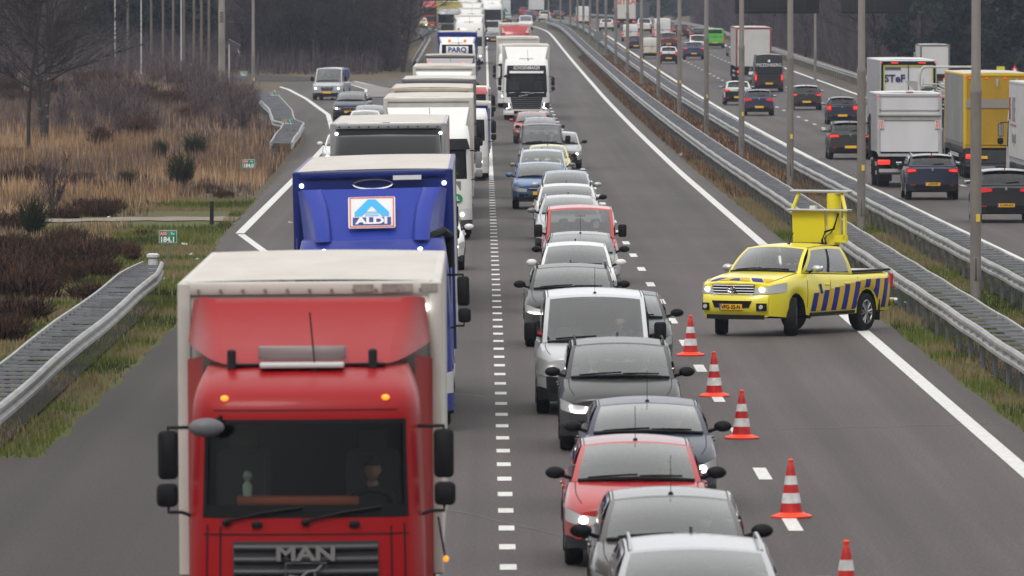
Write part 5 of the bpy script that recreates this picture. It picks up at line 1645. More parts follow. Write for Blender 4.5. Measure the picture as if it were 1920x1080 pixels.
    if p.get('frontmirror', True):
        b = MB(); c_ = Vector(F(-a-.10, wz1-.06, .28)); b.ball(tuple(c_), (.17, .07, .09), 12, 8); o = b.build('front_mirror', p.get('fmm', BLACK), t)
        b = MB(); b.tube([F(-a-.05, wz1+.03, 0), tuple(c_)], .018, 5); b.build('mirror_arm', BLACK, o)
    # steps
    for s in (-1, 1):
        b = MB()
        for k, z_ in enumerate((.45, .75, 1.05)): b.box((s*(W_/2-.04), .55, z_-.08), (.10, .42, .05))
        b.build('step', BLACK, t)
    # chassis
    LL = p['L']+.5+(trailer or {}).get('L', 6)
    b = MB(); b.box((0, 1.2+LL*.46, .82), (.85, LL*.92, .28)); b.build('chassis', BLACK, t)
    r_ = p['wheelr']
    for s in (-1, 1):
        wheel(t, s*(W_/2-.22), p['wheels'][0], r_, .32, s, RIM if lod < 2 else ALU, 1, spokes=8)
        for wy in p['wheels'][1:]: wheel(t, s*(1.24-.30), wy, r_, .52, s, ALU, 1, dual=True)
    for s in (-1, 1):
        b = MB(); b.grid(lambda u, v: (s*lerp(W_/2-.42, W_/2-.005, v), p['wheels'][0]+(r_*1.18)*math.cos(PI*u), r_+(r_*1.15)*math.sin(PI*u)), 12, 1); b.build('mudguard', BLACK, t)
    if trailer: box_body(t, trailer, p)
    return t, F, p, patch, dict(a=a, b=b_, topz=topz)

def box_body(t, d, p=None, y0=None):
    """goods body: local y grows away from the front. d keys: W,L,z0,z1,y,front,side,roof,frame,rearm,axles"""
    W_, z0, z1, L_ = d.get('W', 2.55), d.get('z0', 1.15), d.get('z1', 4.0), d.get('L', 13.6)
    ys = d.get('y', 3.0)
    hw = W_/2
    fr = d.get('frame', d['side'])
    tl = bpy.data.objects.new('trailer' if L_ > 9 else 'goods_body', None); COL.objects.link(tl); tl.parent = t; tl.empty_display_size = .2
    e = .05
    b = MB(); b.box((0, ys+.03, (z0+z1)/2), (W_-.12, .05, z1-z0-.1)); b.build('front_wall', d['front'], tl)
    b = MB()
    for s in (-1, 1): b.box((s*(hw-.035), ys+L_/2, (z0+z1)/2), (.05, L_-.14, z1-z0-.12))
    if d.get('curtain'):
        pass
    b.build('side_walls', d['side'], tl)
    if d.get('curtain'):
        for s in (-1, 1):
            b = MB(); n = int(L_/.6)
            for k in range(n): b.box((s*(hw-.004), ys+.5+k*.6, z0+.0), (.012, .04, .34))
            b.box((s*(hw-.002), ys+L_/2, z0+.22), (.016, L_-.2, .05)); b.build('curtain_straps', d.get('strapm', STEELD), tl)
    b = MB()
    for s in (-1, 1):
        b.rbox((s*(hw-.06), ys+.02, (z0+z1)/2), (.13, .12, z1-z0), .03, 2, 'z'); b.rbox((s*(hw-.06), ys+L_-.04, (z0+z1)/2), (.13, .12, z1-z0), .03, 2, 'z')
        b.rbox((s*(hw-.05), ys+L_/2, z1-.05), (.105, L_-.1, .11), .03, 2, 'y')
    b.rbox((0, ys+.02, z1-.06), (W_-.20, .12, .13), .03, 2, 'x'); b.rbox((0, ys+L_-.04, z1-.06), (W_-.20, .12, .13), .03, 2, 'x')
    b.build('frame', fr, tl)
    # roof with seams
    b = MB(); rm = d.get('roof', d['side'])
    b.grid(lambda u, v: (u*(hw-.07), lerp(ys+.06, ys+L_-.08, v), z1+.004+.02*(1-u*u)), 10, 40, -1, 1, 0, 1); b.build('roof', rm, tl, ang=80)
    if d.get('rivets'):
        b = MB(); n = 11
        for k in range(n): b.lathe([(.018, -.02), (.015, -.03)], (-hw+.2+(W_-.4)*k/(n-1), ys-.03, z1-.075), 'y', 8)
        b.build('rivets', d.get('rivetm', BLACK), tl)
    if d.get('lamps'):
        for s in (-1, 1):
            b = MB(); b.ball((s*(hw-.14), ys-.05, z1-.22), (.035, .02, .035), 8, 5); b.build('marker_lamp', LAMPW, tl)
    b = MB(); b.box((0, ys+L_/2, z0-.07), (W_-.5, L_-.2, .14)); b.build('floor_frame', BLACK, tl)
    r_ = .50
    ax = d.get('axles', [ys+L_-4.2, ys+L_-2.9, ys+L_-1.6])
    for wy in ax:
        for s in (-1, 1): wheel(tl.parent, s*(hw-.30), wy, r_, .42, s, ALU, 1, dual=True)
    # side guards
    for s in (-1, 1) if d.get('guards', True) else ():
        b = MB()
        for z_ in (.5, .82): b.box((s*(hw-.08), ys+L_*.42, z_), (.03, L_*.42, .14))
        b.build('side_guard', d.get('guardm', ALU), tl)
    b = MB(); b.box((0, ys+L_-.15, .55), (W_-.2, .08, .14)); b.build('underrun_bar', d.get('barm', STEELD), tl)
    return tl

def rear_truck(label, x, y, d, cabcol, P=None, name='truck', group=None, cat='truck', rearfn=None, light=True):
    """seen from behind: x, y middle of the rear doors"""
    L_ = d.get('L', 13.6); W_ = d.get('W', 2.55); z0, z1 = d.get('z0', 1.15), d.get('z1', 4.0)
    tot = d.get('y', 3.0)+L_
    t, F, p, patch, q = truck(label, 0, 0, cabcol, P, trailer=d, name=name, group=group, cat=cat, lod=1)
    yf = y+tot
    t.location = (x, yf, E(y)+.0); t.rotation_euler = (-math.atan2(E(y+tot)-E(y), tot), 0, PI); t.location.z = E(yf)
    hw = W_/2; yb = tot
    rm = d.get('rear', d['side'])
    b = MB()
    b.box((0, yb-.04, (z0+z1)/2), (W_-.14, .06, z1-z0-.16)); b.build('rear_doors', rm, t)
    b = MB()
    for s in (-1, 1): b.box((s*hw*.66, yb-.002, .72), (.34, .05, .16))
    for s in (-1, 1):
        b = MB(); b.rbox((s*(hw-.28), yb-.02, z0-.30), (.38, .06, .17), .02, 2, 'y'); b.build('tail_light', REDON if light else REDLO, t)
        b = MB(); b.rbox((s*(hw-.05), yb+.02, z1-.12), (.08, .05, .04), .01, 2, 'y'); b.build('marker_lamp', REDON, t)
        b = MB(); b.box((s*(hw-.32), yb-.25, .50), (.45, .03, .55)); b.build('mud_flap', BLACK, t)
    b = MB(); b.box((d.get('px', 0), yb+.03, z0-.33), (.52, .012, .11)); b.build('number_plate', PLATE, t)
    return t, yb
# ================================================================ PLACEMENT
NAVY = paint('navy', (.012, .018, .045)); DBLUE = paint('dark_blue', (.02, .04, .11)); BLK = paint('black', (.006, .006, .008)); CHAR = paint('charcoal', (.022, .022, .023)); TAUPE = paint('taupe', (.060, .054, .050))
GREY = paint('mid_grey', (.14, .14, .145), .3); SILV = paint('silver', (.44, .45, .47), .35); WHT_ = paint('white', (.70, .70, .70)); REDP = paint('red', (.40, .008, .010)); REDV = paint('van_red', (.50, .022, .02)); MBLUE = paint('mid_blue', (.035, .12, .30)); PBL = paint('pale_blue_silver', (.38, .46, .52), .2)
VIOL = paint('violet_blue', (.05, .06, .22)); YEL = paint('pale_yellow', (.62, .54, .16)); GREENP = paint('lime_green', (.10, .52, .05)); MAROON = paint('maroon', (.10, .02, .03)); MINT = paint('pale_mint', (.55, .62, .58)); CREAM = paint('cream', (.62, .60, .54)); OFFW = paint('off_white', (.66, .65, .62))

# --- middle lane, coming towards the camera
car('estate_car', 'silver car with roof rails cut off by the bottom edge, its roof only in view', 2.04, 82.6, paint('bright_silver', (.40, .41, .43), .2), p=dict(ESTATE, H=1.50), rail='silver', ant='fin')
car('hatchback', 'dark taupe hatchback right behind the silver car at the bottom', 2.00, 92.3, TAUPE, p=HATCH, ant='rod', driver=(0, 0, 'driver of the dark taupe hatchback in a navy jacket'))
car('hatchback', 'bright red hatchback with lit headlights beside the white lane blocks', 1.82, 103.9, REDP, p=HATCH, light=1, ant='rod', roofcol=paint('red_roof', (.20, .03, .03)), driver=(1, 2, 'fair haired driver of the bright red hatchback'), grille='bar')
car('hatchback', 'dark blue hatchback with round ring headlights, between the red hatchback and the black people carrier', 2.17, 114.9, NAVY, p=dict(GOLF, H=1.43), light=1, drl='rings', ant='rod', grille='kidney', driver=(3, 2, 'driver in a pale top in the dark blue hatchback'))
car('people_carrier', 'charcoal people carrier with black roof rails and U shaped lit headlights', 2.04, 130.7, CHAR, p=dict(MPV, L=4.5), light=1, drl='u', rail='black', driver=(1, 1, 'grey haired driver of the charcoal people carrier'), passenger=(3, 1, 'grey haired passenger in a pale top in the charcoal people carrier'))
t, P, F_ = car('van', 'silver white van with black wing mirrors behind the charcoal people carrier', 1.82, 142.6, paint('silver_white', (.60, .61, .63), .15), p=VAN, cat='van', light=1, ant='rod', panel=True, driver=(0, 0, 'dark clothed driver of the silver white van'), bumper_black=True)
car('hatchback', 'black car half hidden on the right behind the silver white van', 2.50, 157.5, BLK, p=GOLF, ant='fin')
car('crossover', 'dark grey crossover with lit strip headlights, left of the lane, behind the silver white van', 1.72, 170.5, CHAR, p=dict(SUV, H=1.57, L=4.15, rw_top=3.5, rw_base=3.95), light=1, drl='strip', rail='black', driver=(2, 0, 'driver of the dark grey crossover with hands on the wheel'))
car('hatchback', 'white hatchback with white mirrors behind the dark grey crossover', 2.0, 189, WHT_, p=dict(HATCH, H=1.50), light=1, mirror=WHT_, ant='fin')
car('hatchback', 'grey car between the white hatchback and the red van', 2.2, 198.5, GREY, p=GOLF, ant='rod')
car('van', 'red passenger van with black mirrors', 2.3, 208.5, REDV, p=dict(SVAN, H=1.84), cat='van', light=0, driver=(1, 1, 'driver of the red passenger van'), ant='none')
car('estate_car', 'silver grey car directly behind the red passenger van', 2.3, 236, SILV, p=dict(ESTATE, H=1.48), rail='silver', mirror=GREY)
car('crossover', 'pale grey car behind the silver grey one, roof in view', 2.35, 247.5, OFFW, p=dict(SUV, H=1.56), rail='black', ant='fin')
car('hatchback', 'car with a violet blue roof and pale mirrors', 2.55, 270.5, PBL, p=dict(HATCH, H=1.50), roofcol=VIOL, mirror=SILV, seats=True)
car('crossover', 'mid blue car with silver bumper trim on the left edge of the lane', 1.85, 284.5, MBLUE, p=dict(SUV, H=1.50, cowl_z=1.0, nose_z=.78, belt=1.03), light=0, mirror=MBLUE)
car('people_carrier', 'pale blue silver people carrier with roof rails behind the mid blue car', 2.0, 299, PBL, p=dict(MPV, H=1.68), rail='silver', mirror=GREY, light=1)
car('hatchback', 'pale yellow hatchback in the middle of the queue', 2.35, 322, YEL, p=HATCH, mirror=BLACK, light=1, ant='rod')
car('small_car', 'small silver car standing out on the right side of the queue', 3.12, 353, SILV, p=SUPERMINI, light=1, mirror=BLACK)
car('van', 'dark grey van in the middle of the queue', 2.3, 347.5, CHAR, p=dict(SVAN, W=1.88, H=1.88), cat='van', light=1, driver=(1, 1, 'driver of the dark grey van in the queue'), ant='none')
car('hatchback', 'grey car just ahead of the farther red hatchback', 2.5, 390, GREY, p=dict(GOLF, H=1.50), rail='silver')
car('hatchback', 'red hatchback in front of the black and white lorry', 2.25, 410, REDP, p=HATCH, mirror=REDP)
# merging lane at left
car('hatchback', 'white hatchback at the left behind the black lorry cab', -5.55, 349, WHT_, p=HATCH, light=1, mirror=WHT_)
car('hatchback', 'white car in the merging lane behind the black lorry', -5.6, 415, WHT_, p=HATCH)
car('hatchback', 'grey car with lit headlights in the merging lane', -5.6, 432, GREY, p=GOLF, light=1)
car('crossover', 'dark car with lit headlights leaving the ramp curve', -7.25, 474, NAVY, p=dict(SUV, H=1.60), light=1, yaw=R(-4))
car('van', 'white van with black hexagon grille coming down the ramp', -9.85, 553, SILV, p=dict(VAN, H=2.05), cat='van', light=1, yaw=R(-6), bumper_black=False, grille='big')
# cars seen in gaps of the lorry lane
car('small_car', 'small white car peeking out right of the blue lorry', -1.30, 219.5, WHT_, p=SUPERMINI, light=1, mirror=WHT_)
car('van', 'white camper van with swept headlights right of the pale lorries', -.72, 405, SILV, p=dict(SPRINTER, H=2.3, L=5.4), cat='van', light=1, panel=True)
# --- receding traffic
car('suv', 'black SUV cut by the right edge with silver lower trim', 15.85, 267, BLK, rear=True, p=SUV, tailstyle='wide', plate_txt='K-599-GX', ant='fin', dark=True, roofcol=paint('roof_grey', (.10, .10, .105)))
car('suv', 'dark navy SUV with lit brake lights behind the white box lorry', 15.2, 298, NAVY, rear=True, p=dict(SUV, H=1.56, W=1.82), brake=True, plate_txt='J-977-PP', rail='silver', roofcol=paint('roof_grey', (.10, .10, .105)))
car('suv', 'dark SUV with lit brake lights left of the white box lorry', 15.5, 372, CHAR, rear=True, p=dict(SUV, H=1.62), brake=True, tailstyle='wide', dark=True, rail='black')
car('small_car', 'small dark blue car left of the silver box trailer', 18.9, 464, NAVY, rear=True, p=SUPERMINI, brake=True, tailstyle='tall', ant='rod')
car('estate_car', 'dark grey estate car with lit tail lights, alone in the middle lane', 18.85, 514, CHAR, rear=True, p=ESTATE, brake=True, dark=True, roofcol=SILV)
t, P, F_ = car('van', 'black high roofed van beside the white curtain lorry', 19.05, 588, BLK, rear=True, p=SPRINTER, cat='van', van_rear='solid', brake=True, panel=True)
text_mesh('MEZENBERG', .30, WHITET, t, (0, P['L']+.06, 1.80), '+y')
b = MB(); b.lathe([(.09, 0), (.08, .01)], (0, P['L']+.05, 2.08), 'y', 16); b.build('emblem', WHITET, t)
car('hatchback', 'pale mint hatchback with black lower bumper', 15.4, 533, MINT, rear=True, p=HATCH, brake=True, tailstyle='corner', bumper_black=True)
car('hatchback', 'dark hatchback just ahead of the pale mint one', 15.45, 494, NAVY, rear=True, p=dict(HATCH, L=4.05), tailstyle='wide')
car('van', 'lime green passenger van', 22.8, 868, GREENP, rear=True, p=VAN, cat='van', lod=1)
car('suv', 'dark blue SUV with lit brake lights near the lime green van', 18.5, 775, DBLUE, rear=True, p=dict(SUV, H=1.58), brake=True, lod=1)
car('small_car', 'small white car with a black lower bumper', 15.65, 745, WHT_, rear=True, p=SUPERMINI, tailstyle='tall', lod=1, bumper_black=True)
car('van', 'small cream delivery van', 15.0, 785, CREAM, rear=True, p=SVAN, cat='van', brake=True, lod=1, van_rear='solid')
car('hatchback', 'dark hatchback left of the small cream delivery van', 13.0+1.6, 845, NAVY, rear=True, p=GOLF, brake=True, lod=1)
car('van', 'small white delivery van with red tail lights', 15.5, 930, WHT_, rear=True, p=SVAN, cat='van', brake=True, lod=1, van_rear='solid')
car('van', 'tall white panel van', 18.9, 932, WHT_, rear=True, p=dict(SPRINTER, H=2.45), cat='van', brake=True, lod=1, van_rear='solid')
car('people_carrier', 'maroon people carrier left of a pale one', 18.1, 862, MAROON, rear=True, p=MPV, lod=1)
car('people_carrier', 'pale people carrier with a wide dark rear window', 20.0, 822, CREAM, rear=True, p=dict(MPV, H=1.75), lod=1, dark=True)
car('suv', 'dark SUV with lit brake lights beside the tall white panel van', 21.5, 960, CHAR, rear=True, p=SUV, brake=True, lod=1)
car('hatchback', 'dark hatchback in the far right lane behind the dark SUV', 22.7, 930, BLK, rear=True, p=GOLF, lod=1)
car('suv', 'white SUV with a dark rear window far off', 18.9, 1035, WHT_, rear=True, p=dict(SUV, H=1.75), lod=1, dark=True)
car('hatchback', 'white and red car far off in the left lane', 15.0, 1075, WHT_, rear=True, p=GOLF, brake=True, lod=1)
car('van', 'large white van far off behind the double lamp post', 13.4, 1195, WHT_, rear=True, p=dict(SPRINTER, H=2.6), cat='van', lod=1, van_rear='solid')
car('people_carrier', 'silver people carrier at the far end, right of the white lorry back', 9.0, 1300, OFFW, rear=True, p=MPV, lod=1, dark=True)
car('hatchback', 'dark red tailed car at the far end, rightmost of the three', 11.4, 1350, CHAR, rear=True, p=GOLF, brake=True, lod=1)
car('hatchback', 'dark blue car at the far end, leftmost of the three', 7.1, 1345, DBLUE, rear=True, p=GOLF, lod=1)
car('hatchback', 'red roofed car at the very far end', 7.0, 1520, REDP, rear=True, p=MPV, lod=1)
# far oncoming
car('suv', 'white SUV with lit headlights beside the red lorry cab', 1.05, 1120, WHT_, p=SUV, light=1, lod=1)
car('hatchback', 'dark car right behind the white SUV', 1.0, 905, BLK, p=GOLF, light=1, lod=1, z=E(905))
car('suv', 'grey car in front of the green arrowhead sign', 3.0, 1235, GREY, p=SUV, lod=1)
car('van', 'white van beside the roof of the red lorry cab', 5.2, 1090, WHT_, p=SVAN, cat='van', lod=1)
car('van', 'white bus like van with lit headlights, second from the left on the far road', -8.6, 1150, WHT_, p=dict(SPRINTER, H=2.6), cat='van', light=1, lod=1, panel=True)
car('van', 'red van with a white roof, leftmost on the far road', -11.6, 1215, REDP, p=dict(SPRINTER, H=2.6), cat='van', light=1, lod=1, roofcol=WHT_)
car('hatchback', 'pale yellow car with lit headlights on the far road', -7.9, 1105, YEL, p=GOLF, light=1, lod=1)
car('suv', 'grey car with lit headlights left of the yellow lorry side', -4.7, 1080, GREY, p=SUV, light=1, lod=1)

# --- yellow pickup turned across the road
HIV = paint('signal_yellow', (.80, .68, .010)); BLUES = mat('stripe_blue', (.004, .016, .21), .5, spec=.2); ORS = mat('stripe_ochre', (.62, .38, .02), .5, spec=.2)
HY = R(-30)
hl = Vector((0, 1.0, 0)); 
# rear axle left wheel near (7.67, 179.5)
c0 = Vector((7.72, 179.4, 0)); off = Vector((.80, 5.33-1.24, 0)); off.rotate(Matrix.Rotation(HY, 3, 'Z'))
loc = c0-off
t, P, F_ = car('pickup_truck', 'bright yellow pickup with blue slanted stripes, turned across the closed lane behind the cones', loc.x, loc.y, HIV, p=dict(PICKUP, nose_z=1.09, cowl_z=1.25, bw=.27, lh=.07), cat='pickup truck', yaw=HY, light=0, mirror=ALU, plate=False, grille='hilux', ant='none', dark=False, lowblack=False, steer=R(27), z=0)
L = P['L']; ring, wf, bow, zt, nose, pnl = F_['ring'], F_['wf'], F_['bow'], F_['zt'], F_['nose'], F_['pnl']
nz = P['nose_z']; w0 = wf(0)
gr = pnl('grille', BLACK, nose(0, nz-.15, w0*1.22, .20, r=.05), 10, 2)
b = MB()
for k in range(4): b.tube([nose(0, nz-.23+k*.055, w0*1.2, 0, .022)(u, 0) for u in (0, .25, .5, .75, 1)], .013, 5)
f = nose(0, nz-.15, w0*1.24, .21, .02, r=.05); b.tube([f(0, 0), f(.5, 0), f(1, 0), f(1, 1), f(.5, 1), f(0, 1), f(0, 0)], .012, 5)
b.build('grille_bars', CHROME, gr)
b = MB(); c = Vector(nose(0, nz-.145, 0, 0, .05)(.5, .5))
for (rx, rz_) in ((.085, .058), (.033, .055)): b.tube([tuple(c+Vector((rx*math.cos(k*PI/8), 0, rz_*math.sin(k*PI/8)))) for k in range(17)], .010, 5)
b.tube([tuple(c+Vector((.055*math.cos(k*PI/8), 0, .028+.022*math.sin(k*PI/8)))) for k in range(17)], .009, 5)
b.build('emblem', CHROME, gr)
b = MB()
def bmp(u, v):
    o_ = .075*math.sin(PI*min(1, v*1.0))**.6; xx = (u-.5)*w0*1.92; z_ = .44+.40*v
    return (xx, bow(abs(xx), 0)-.01-o_*(1-.6*abs(2*u-1)**4), z_)
b.grid(bmp, 16, 8); b.build('front_bumper', HIV, t, ang=50)
pnl('lower_intake', BLACK, nose(0, .655, w0*1.18, .14, .092, r=.14), 10, 2)
pnl('under_bumper', BLACK, nose(0, .40, w0*1.7, .10, .006), 10, 1)
for s in (-1, 1):
    o = pnl('fog_recess', BLACK, nose(s*w0*.82, .60, w0*.26, .15, .082), 4, 2)
    b = MB(); c = nose(s*w0*.82, .60, 0, 0, .10)(.5, .5); b.lathe([(.045, 0), (.04, -.02)], c, 'y', 12); b.build('fog_lamp', LENS, o)
o = pnl('number_plate', PLATE, nose(0, .60, .52, .115, .105), 2, 1)
b = MB(); b.grid(nose(-.24, .60, .04, .11, .108), 1, 1); b.build('plate_strip', PBLUE, o)
text_mesh('VFG-55-N', .112, BLACK, o, (.02, nose(0, 0, 0, 0, .112)(.5, .5)[1], .60), '-y', sx=.92, bold=.001)
for s in (-1, 1):  # lit lamps
    b = MB(); b.ball((s*w0*.80, bow(w0*.8, 0)-.03, nz-.145), (.06, .02, .045), 10, 6); b.build('headlamp_bulb', LAMPON, t)
# side stripes
def sxx(yv, z_):
    r_ = ring(yv)
    for (a, za), (c_, zc) in zip(r_[3:], r_[4:]):
        if min(za, zc) <= z_ <= max(za, zc): return lerp(a, c_, (z_-za)/(zc-za)) if zc != za else a
    return wf(yv)
yfw, yrw = P['axf'], L-P['axr']; AR = P['wr']*1.16
for s in (1, -1):
    q1 = MB(); q2 = MB()
    k = 0; y0 = 1.62
    while y0 < L-.05:
        w_ = .22
        for q_, o_ in ((q1, 0), (q2, w_)):
            ya, yb_ = y0+o_, y0+o_+w_
            tz = lerp(.84, 1.22, (ya-1.6)/3.7); bz = .47
            def fn(u, v):
                z_ = lerp(bz, tz, v); yv = lerp(ya, yb_, u)+(z_-bz)*.32
                yv = min(yv, L-.03); 
                for yw in (yfw, yrw):
                    d = abs(yv-yw)
                    if d < AR+.05: 
                        z_ = max(z_, P['wr']+math.sqrt(max(0, (AR+.05)**2-d*d)))
                z_ = min(z_, zt(yv)-.11)
                return (s*(sxx(yv, z_)+.006), yv+bow(wf(yv), yv), z_)
            q_.grid(fn, 3, 8)
        y0 += .44; k += 1
    q1.build('blue_stripes', BLUES, t, weld=False, ang=60); q2.build('ochre_stripes', ORS, t, weld=False, ang=60)
# bonnet chevrons
for m_, xs in ((BLUES, (-.62, -.12, .40)), (ORS, (-.38, .14, -.86+1.5))):
    b = MB()
    for x_ in xs:
        sg = -1 if x_ < .1 else 1
        def hz_(x, yv):
            r_ = ring(yv); a = abs(x)
            for (c1, z1_), (c2, z2_) in zip(r_[7:], r_[8:]):
                if c2 <= a <= c1: return lerp(z1_, z2_, (c1-a)/(c1-c2) if c1 != c2 else 0)
            return r_[-1][1]
        def fn(u, v):
            yv = lerp(.06, .30, v); xx = x_+u*.22+(v*.14 if sg < 0 else -v*.14)
            xx = max(-wf(yv)*.86, min(wf(yv)*.86, xx))
            return (xx, yv+bow(xx, yv), hz_(xx, yv)+.008)
        b.grid(fn, 3, 3)
    b.build('bonnet_stripes', m_, t, weld=False, ang=60)
for s in (-1, 1):
    b = MB(); b.rbox((s*(wf(L)-.01), L-.05, 1.0), (.07, .16, .30), .02, 2, 'z'); b.build('rear_corner_lamp', REDL, t)
    b = MB(); b.rbox((s*.74, L+.05, .56), (.36, .16, .16), .04, 2, 'x'); b.build('rear_step', CHROME, t)
# black pillar between the doors, mud flaps
for s in (-1, 1):
    f = F_['side'](s); b = MB(); b.grid(lambda u, v: tuple(Vector(f(u, v))+Vector((s*.004, 0, 0))), 2, 5, .495, .545, .05, .90); b.build('door_pillar', BLACK, t)
    b = MB(); b.box((s*.80, L-P['axr']+.50, .42), (.28, .02, .42)); b.build('mud_flap', BLACK, t)
# blue diagonal mark on the door and a sticker
b = MB(); b.add([(sxx(1.95, .98)+.01, 1.95, 1.02), (sxx(2.05, .98)+.01, 2.05, 1.02), (sxx(2.13, .85)+.01, 2.13, .82), (sxx(2.03, .85)+.01, 2.03, .82)], [(0, 1, 2, 3)]); b.build('door_mark', BLUES, t)
# running boards, roof aerial, bed cover
for s in (-1, 1): MB().rbox((s*.86, 2.55, .42), (.18, 1.9, .06), .02, 2, 'y').build('running_board', BLACK, t)
b = MB(); c = F_['roof'](.15, .25); b.tube([c, (c[0], c[1]+.2, c[2]+.22)], .01, 4); b.ball(c, .035, 8, 4); b.build('aerial', BLACK, t)
b = MB(); b.box((0, 4.48, 1.21), (1.50, 1.50, .05)); b.box((.0, 3.98, 1.27), (.9, .30, .07)); b.build('bed_cover', ALU, t)
b = MB()
for s in (-1, 1): b.rbox((s*.80, 4.45, 1.225), (.09, 1.62, .05), .02, 2, 'y')
b.build('bed_rail', TRIM, t)
# arrow board on its mast
yb0 = 3.95
mast = MB().lathe([(.15, 1.75), (.15, 2.80)], (.22, yb0, 0), 'z', 16).build('arrow_board_mast', HIV, t)
b = MB(); b.box((-.32, yb0-.06, 2.13), (.74, .07, .66), 0, R(4)); b.box((.44, yb0-.12, 1.88), (.28, .1, .15)); b.box((-.32, yb0-.105, 2.43), (.74, .03, .03)); b.build('arrow_board', HIV, mast)
b = MB(); b.rbox((-.04, yb0-.16, 2.46), (1.42, .20, .045), .02, 2, 'x'); b.build('arrow_board_shelf', ALU, mast)
b = MB(); b.rbox((-.06, yb0-.05, 2.84), (1.34, .20, .055), .02, 2, 'x'); b.build('arrow_board_top_bar', ALU, mast)
for (x0, x1) in ((-.66, -.56), (.56, .42)):
    b = MB(); b.tube([(x0, yb0-.15, 2.46), (x1, yb0-.05, 2.82)], .038, 6); b.build('arrow_board_strut', HIV, mast)
b = MB(); b.box((.54, yb0-.13, 2.15), (.05, .08, .60)); b.build('arrow_board_edge', HIV, mast)
b = MB(); b.tube([(.10, yb0-.17, 1.50), (.06, yb0-.22, 1.85), (.14, yb0-.24, 2.02), (.34, yb0-.24, 2.08), (.41, yb0-.18, 2.4)], .024, 6); b.tube([(.16, yb0-.17, 1.50), (.12, yb0-.22, 1.90), (.30, yb0-.25, 2.02), (.38, yb0-.22, 2.25)], .016, 5); b.build('cable', BLACK, mast)
b = MB(); b.lathe([(.11, 1.25), (.11, 1.76)], (.22, yb0, 0), 'z', 12); b.build('mast_foot', BLACK, mast)
b = MB(); b.box((-.16, yb0-.18, 2.51), (.13, .1, .08)); b.build('beacon', WHITEM, mast)

# ---------------------------------------------------------------- lorries of the slow lane
MANRED = paint('lorry_red', (.30, .0015, .004)); ALDIB = paint('lorry_blue', (.007, .022, .24)); TWHITE = mat('trailer_white', (.58, .555, .51), .55, noise=.16, nscale=1.3, stretch=(1, .3, 1)); TROOF = mat('trailer_roof', (.55, .51, .46), .6, noise=.14, nscale=1.5, stretch=(1, .25, 1)); BEIGE = mat('roof_beige', (.50, .43, .34), .7, noise=.2, nscale=1.5)
CABW = paint('cab_white', (.72, .71, .69)); CABG = paint('cab_grey', (.33, .33, .34), .2); TBLK = paint('lorry_black', (.012, .012, .014)); TBLUE = mat('trailer_blue', (.005, .018, .15), .35, noise=.1, nscale=1)
RIVG = mat('rivet_grey', (.22, .20, .18), .7)
t, F, p, patch, q = truck('nearest lorry, red cab with a white box body', -1.66, 82.6, MANRED,
    P=dict(W=2.22, wz0=1.86, wz1=2.78, topz=3.24, defl=None, grille=(1.37, .95, 1.64), gbars=6, marker=AMBER, mz=2.98, ms=.80, rake=.10, fmm=mat('mirror_shell_grey', (.12, .12, .13), .5), topback=.85, topexp=3.4, tt=.11, sidefair=False, hatch=False),
    trailer=dict(y=2.62, L=10.4, z1=3.99, front=TWHITE, side=TWHITE, roof=TROOF, rivets=True, rivetm=RIVG, lamps=False), roll=R(-.4), driver=(0, 0, 'driver of the nearest lorry in dark clothing, blurred behind the windscreen'))
# sculpted roof deflector: sloping middle, side wings swept back and cut up at their lower corners
dq = MB()
dq.grid(lambda u, v: (u*lerp(.78, .90, v), lerp(.95, 2.22, v)-.05*(1-u*u)+.16*math.sin(PI*v), 3.27+.58*v**.85), 10, 10, -1, 1, 0, 1)
for s in (-1, 1):
    def wing(u, v):
        ix, iy, iz = lerp(.78, .90, v), lerp(.95, 2.22, v)+.16*math.sin(PI*v), 3.27+.58*v**.85
        ox, oy, oz = lerp(1.17, 1.12, v), lerp(2.42, 2.50, v), lerp(3.42, 3.83, v)
        k = u
        return (s*(lerp(ix, ox, k**.75)), lerp(iy, oy, k**1.2)-.04*math.sin(PI*k), lerp(iz, oz, k)+.02*math.sin(PI*k)*v)
    dq.grid(wing, 8, 8, 0, 1, 0, 1)
    b = MB(); b.grid(lambda u, v: (s*lerp(1.02, 1.185, u), 2.12+.46*u, lerp(.95, 3.30-.05*u, v)), 4, 6); b.grid(lambda u, v: (s*lerp(1.185, 1.18, u), 2.58+.03*u, lerp(.95, 3.25, v)), 1, 6)
    b.build('side_fairing', MANRED, t, ang=50)
dq.grid(lambda u, v: (u*lerp(.90, 1.12, v), lerp(2.22, 2.50, v)-.05*(1-u*u)*(1-v), 3.85-.02*v), 10, 2, -1, 1, 0, 1)
dq.build('roof_deflector', MANRED, t, ang=40)
b = MB(); b.ball((1.12, 2.54, 3.74), (.04, .02, .04), 8, 5); b.build('corner_lamp', LAMPW, t)
b = MB()
for (x_, w_, h_) in ((.85, .30, .10), (.52, .20, .09), (1.16, .16, .10)): b.box((x_, 2.572, 3.93), (w_, .006, h_*.8))
b.build('patched_rail', mat('patched_metal', (.34, .31, .28), .7, noise=.4, nscale=6), t)
text_mesh('MAN', .19, CHROME, t, (0, -.165, 1.525), '-y', sx=1.35, bold=.006)
b = MB(); b.tube([(-.16, -.15, 1.32), (-.05, -.15, 1.30), (.02, -.15, 1.36), (.10, -.15, 1.37), (.15, -.15, 1.42)], .012, 5); b.tube([(-.10, -.15, 1.30), (-.13, -.15, 1.25)], .010, 4); b.tube([(.08, -.15, 1.36), (.10, -.15, 1.26)], .010, 4)
f_ = [(-.19, -.15, 1.44), (.19, -.15, 1.44), (.19, -.15, 1.22), (-.19, -.15, 1.22), (-.19, -.15, 1.44)]; b.tube(f_, .005, 4); b.build('emblem', STEELD, t)
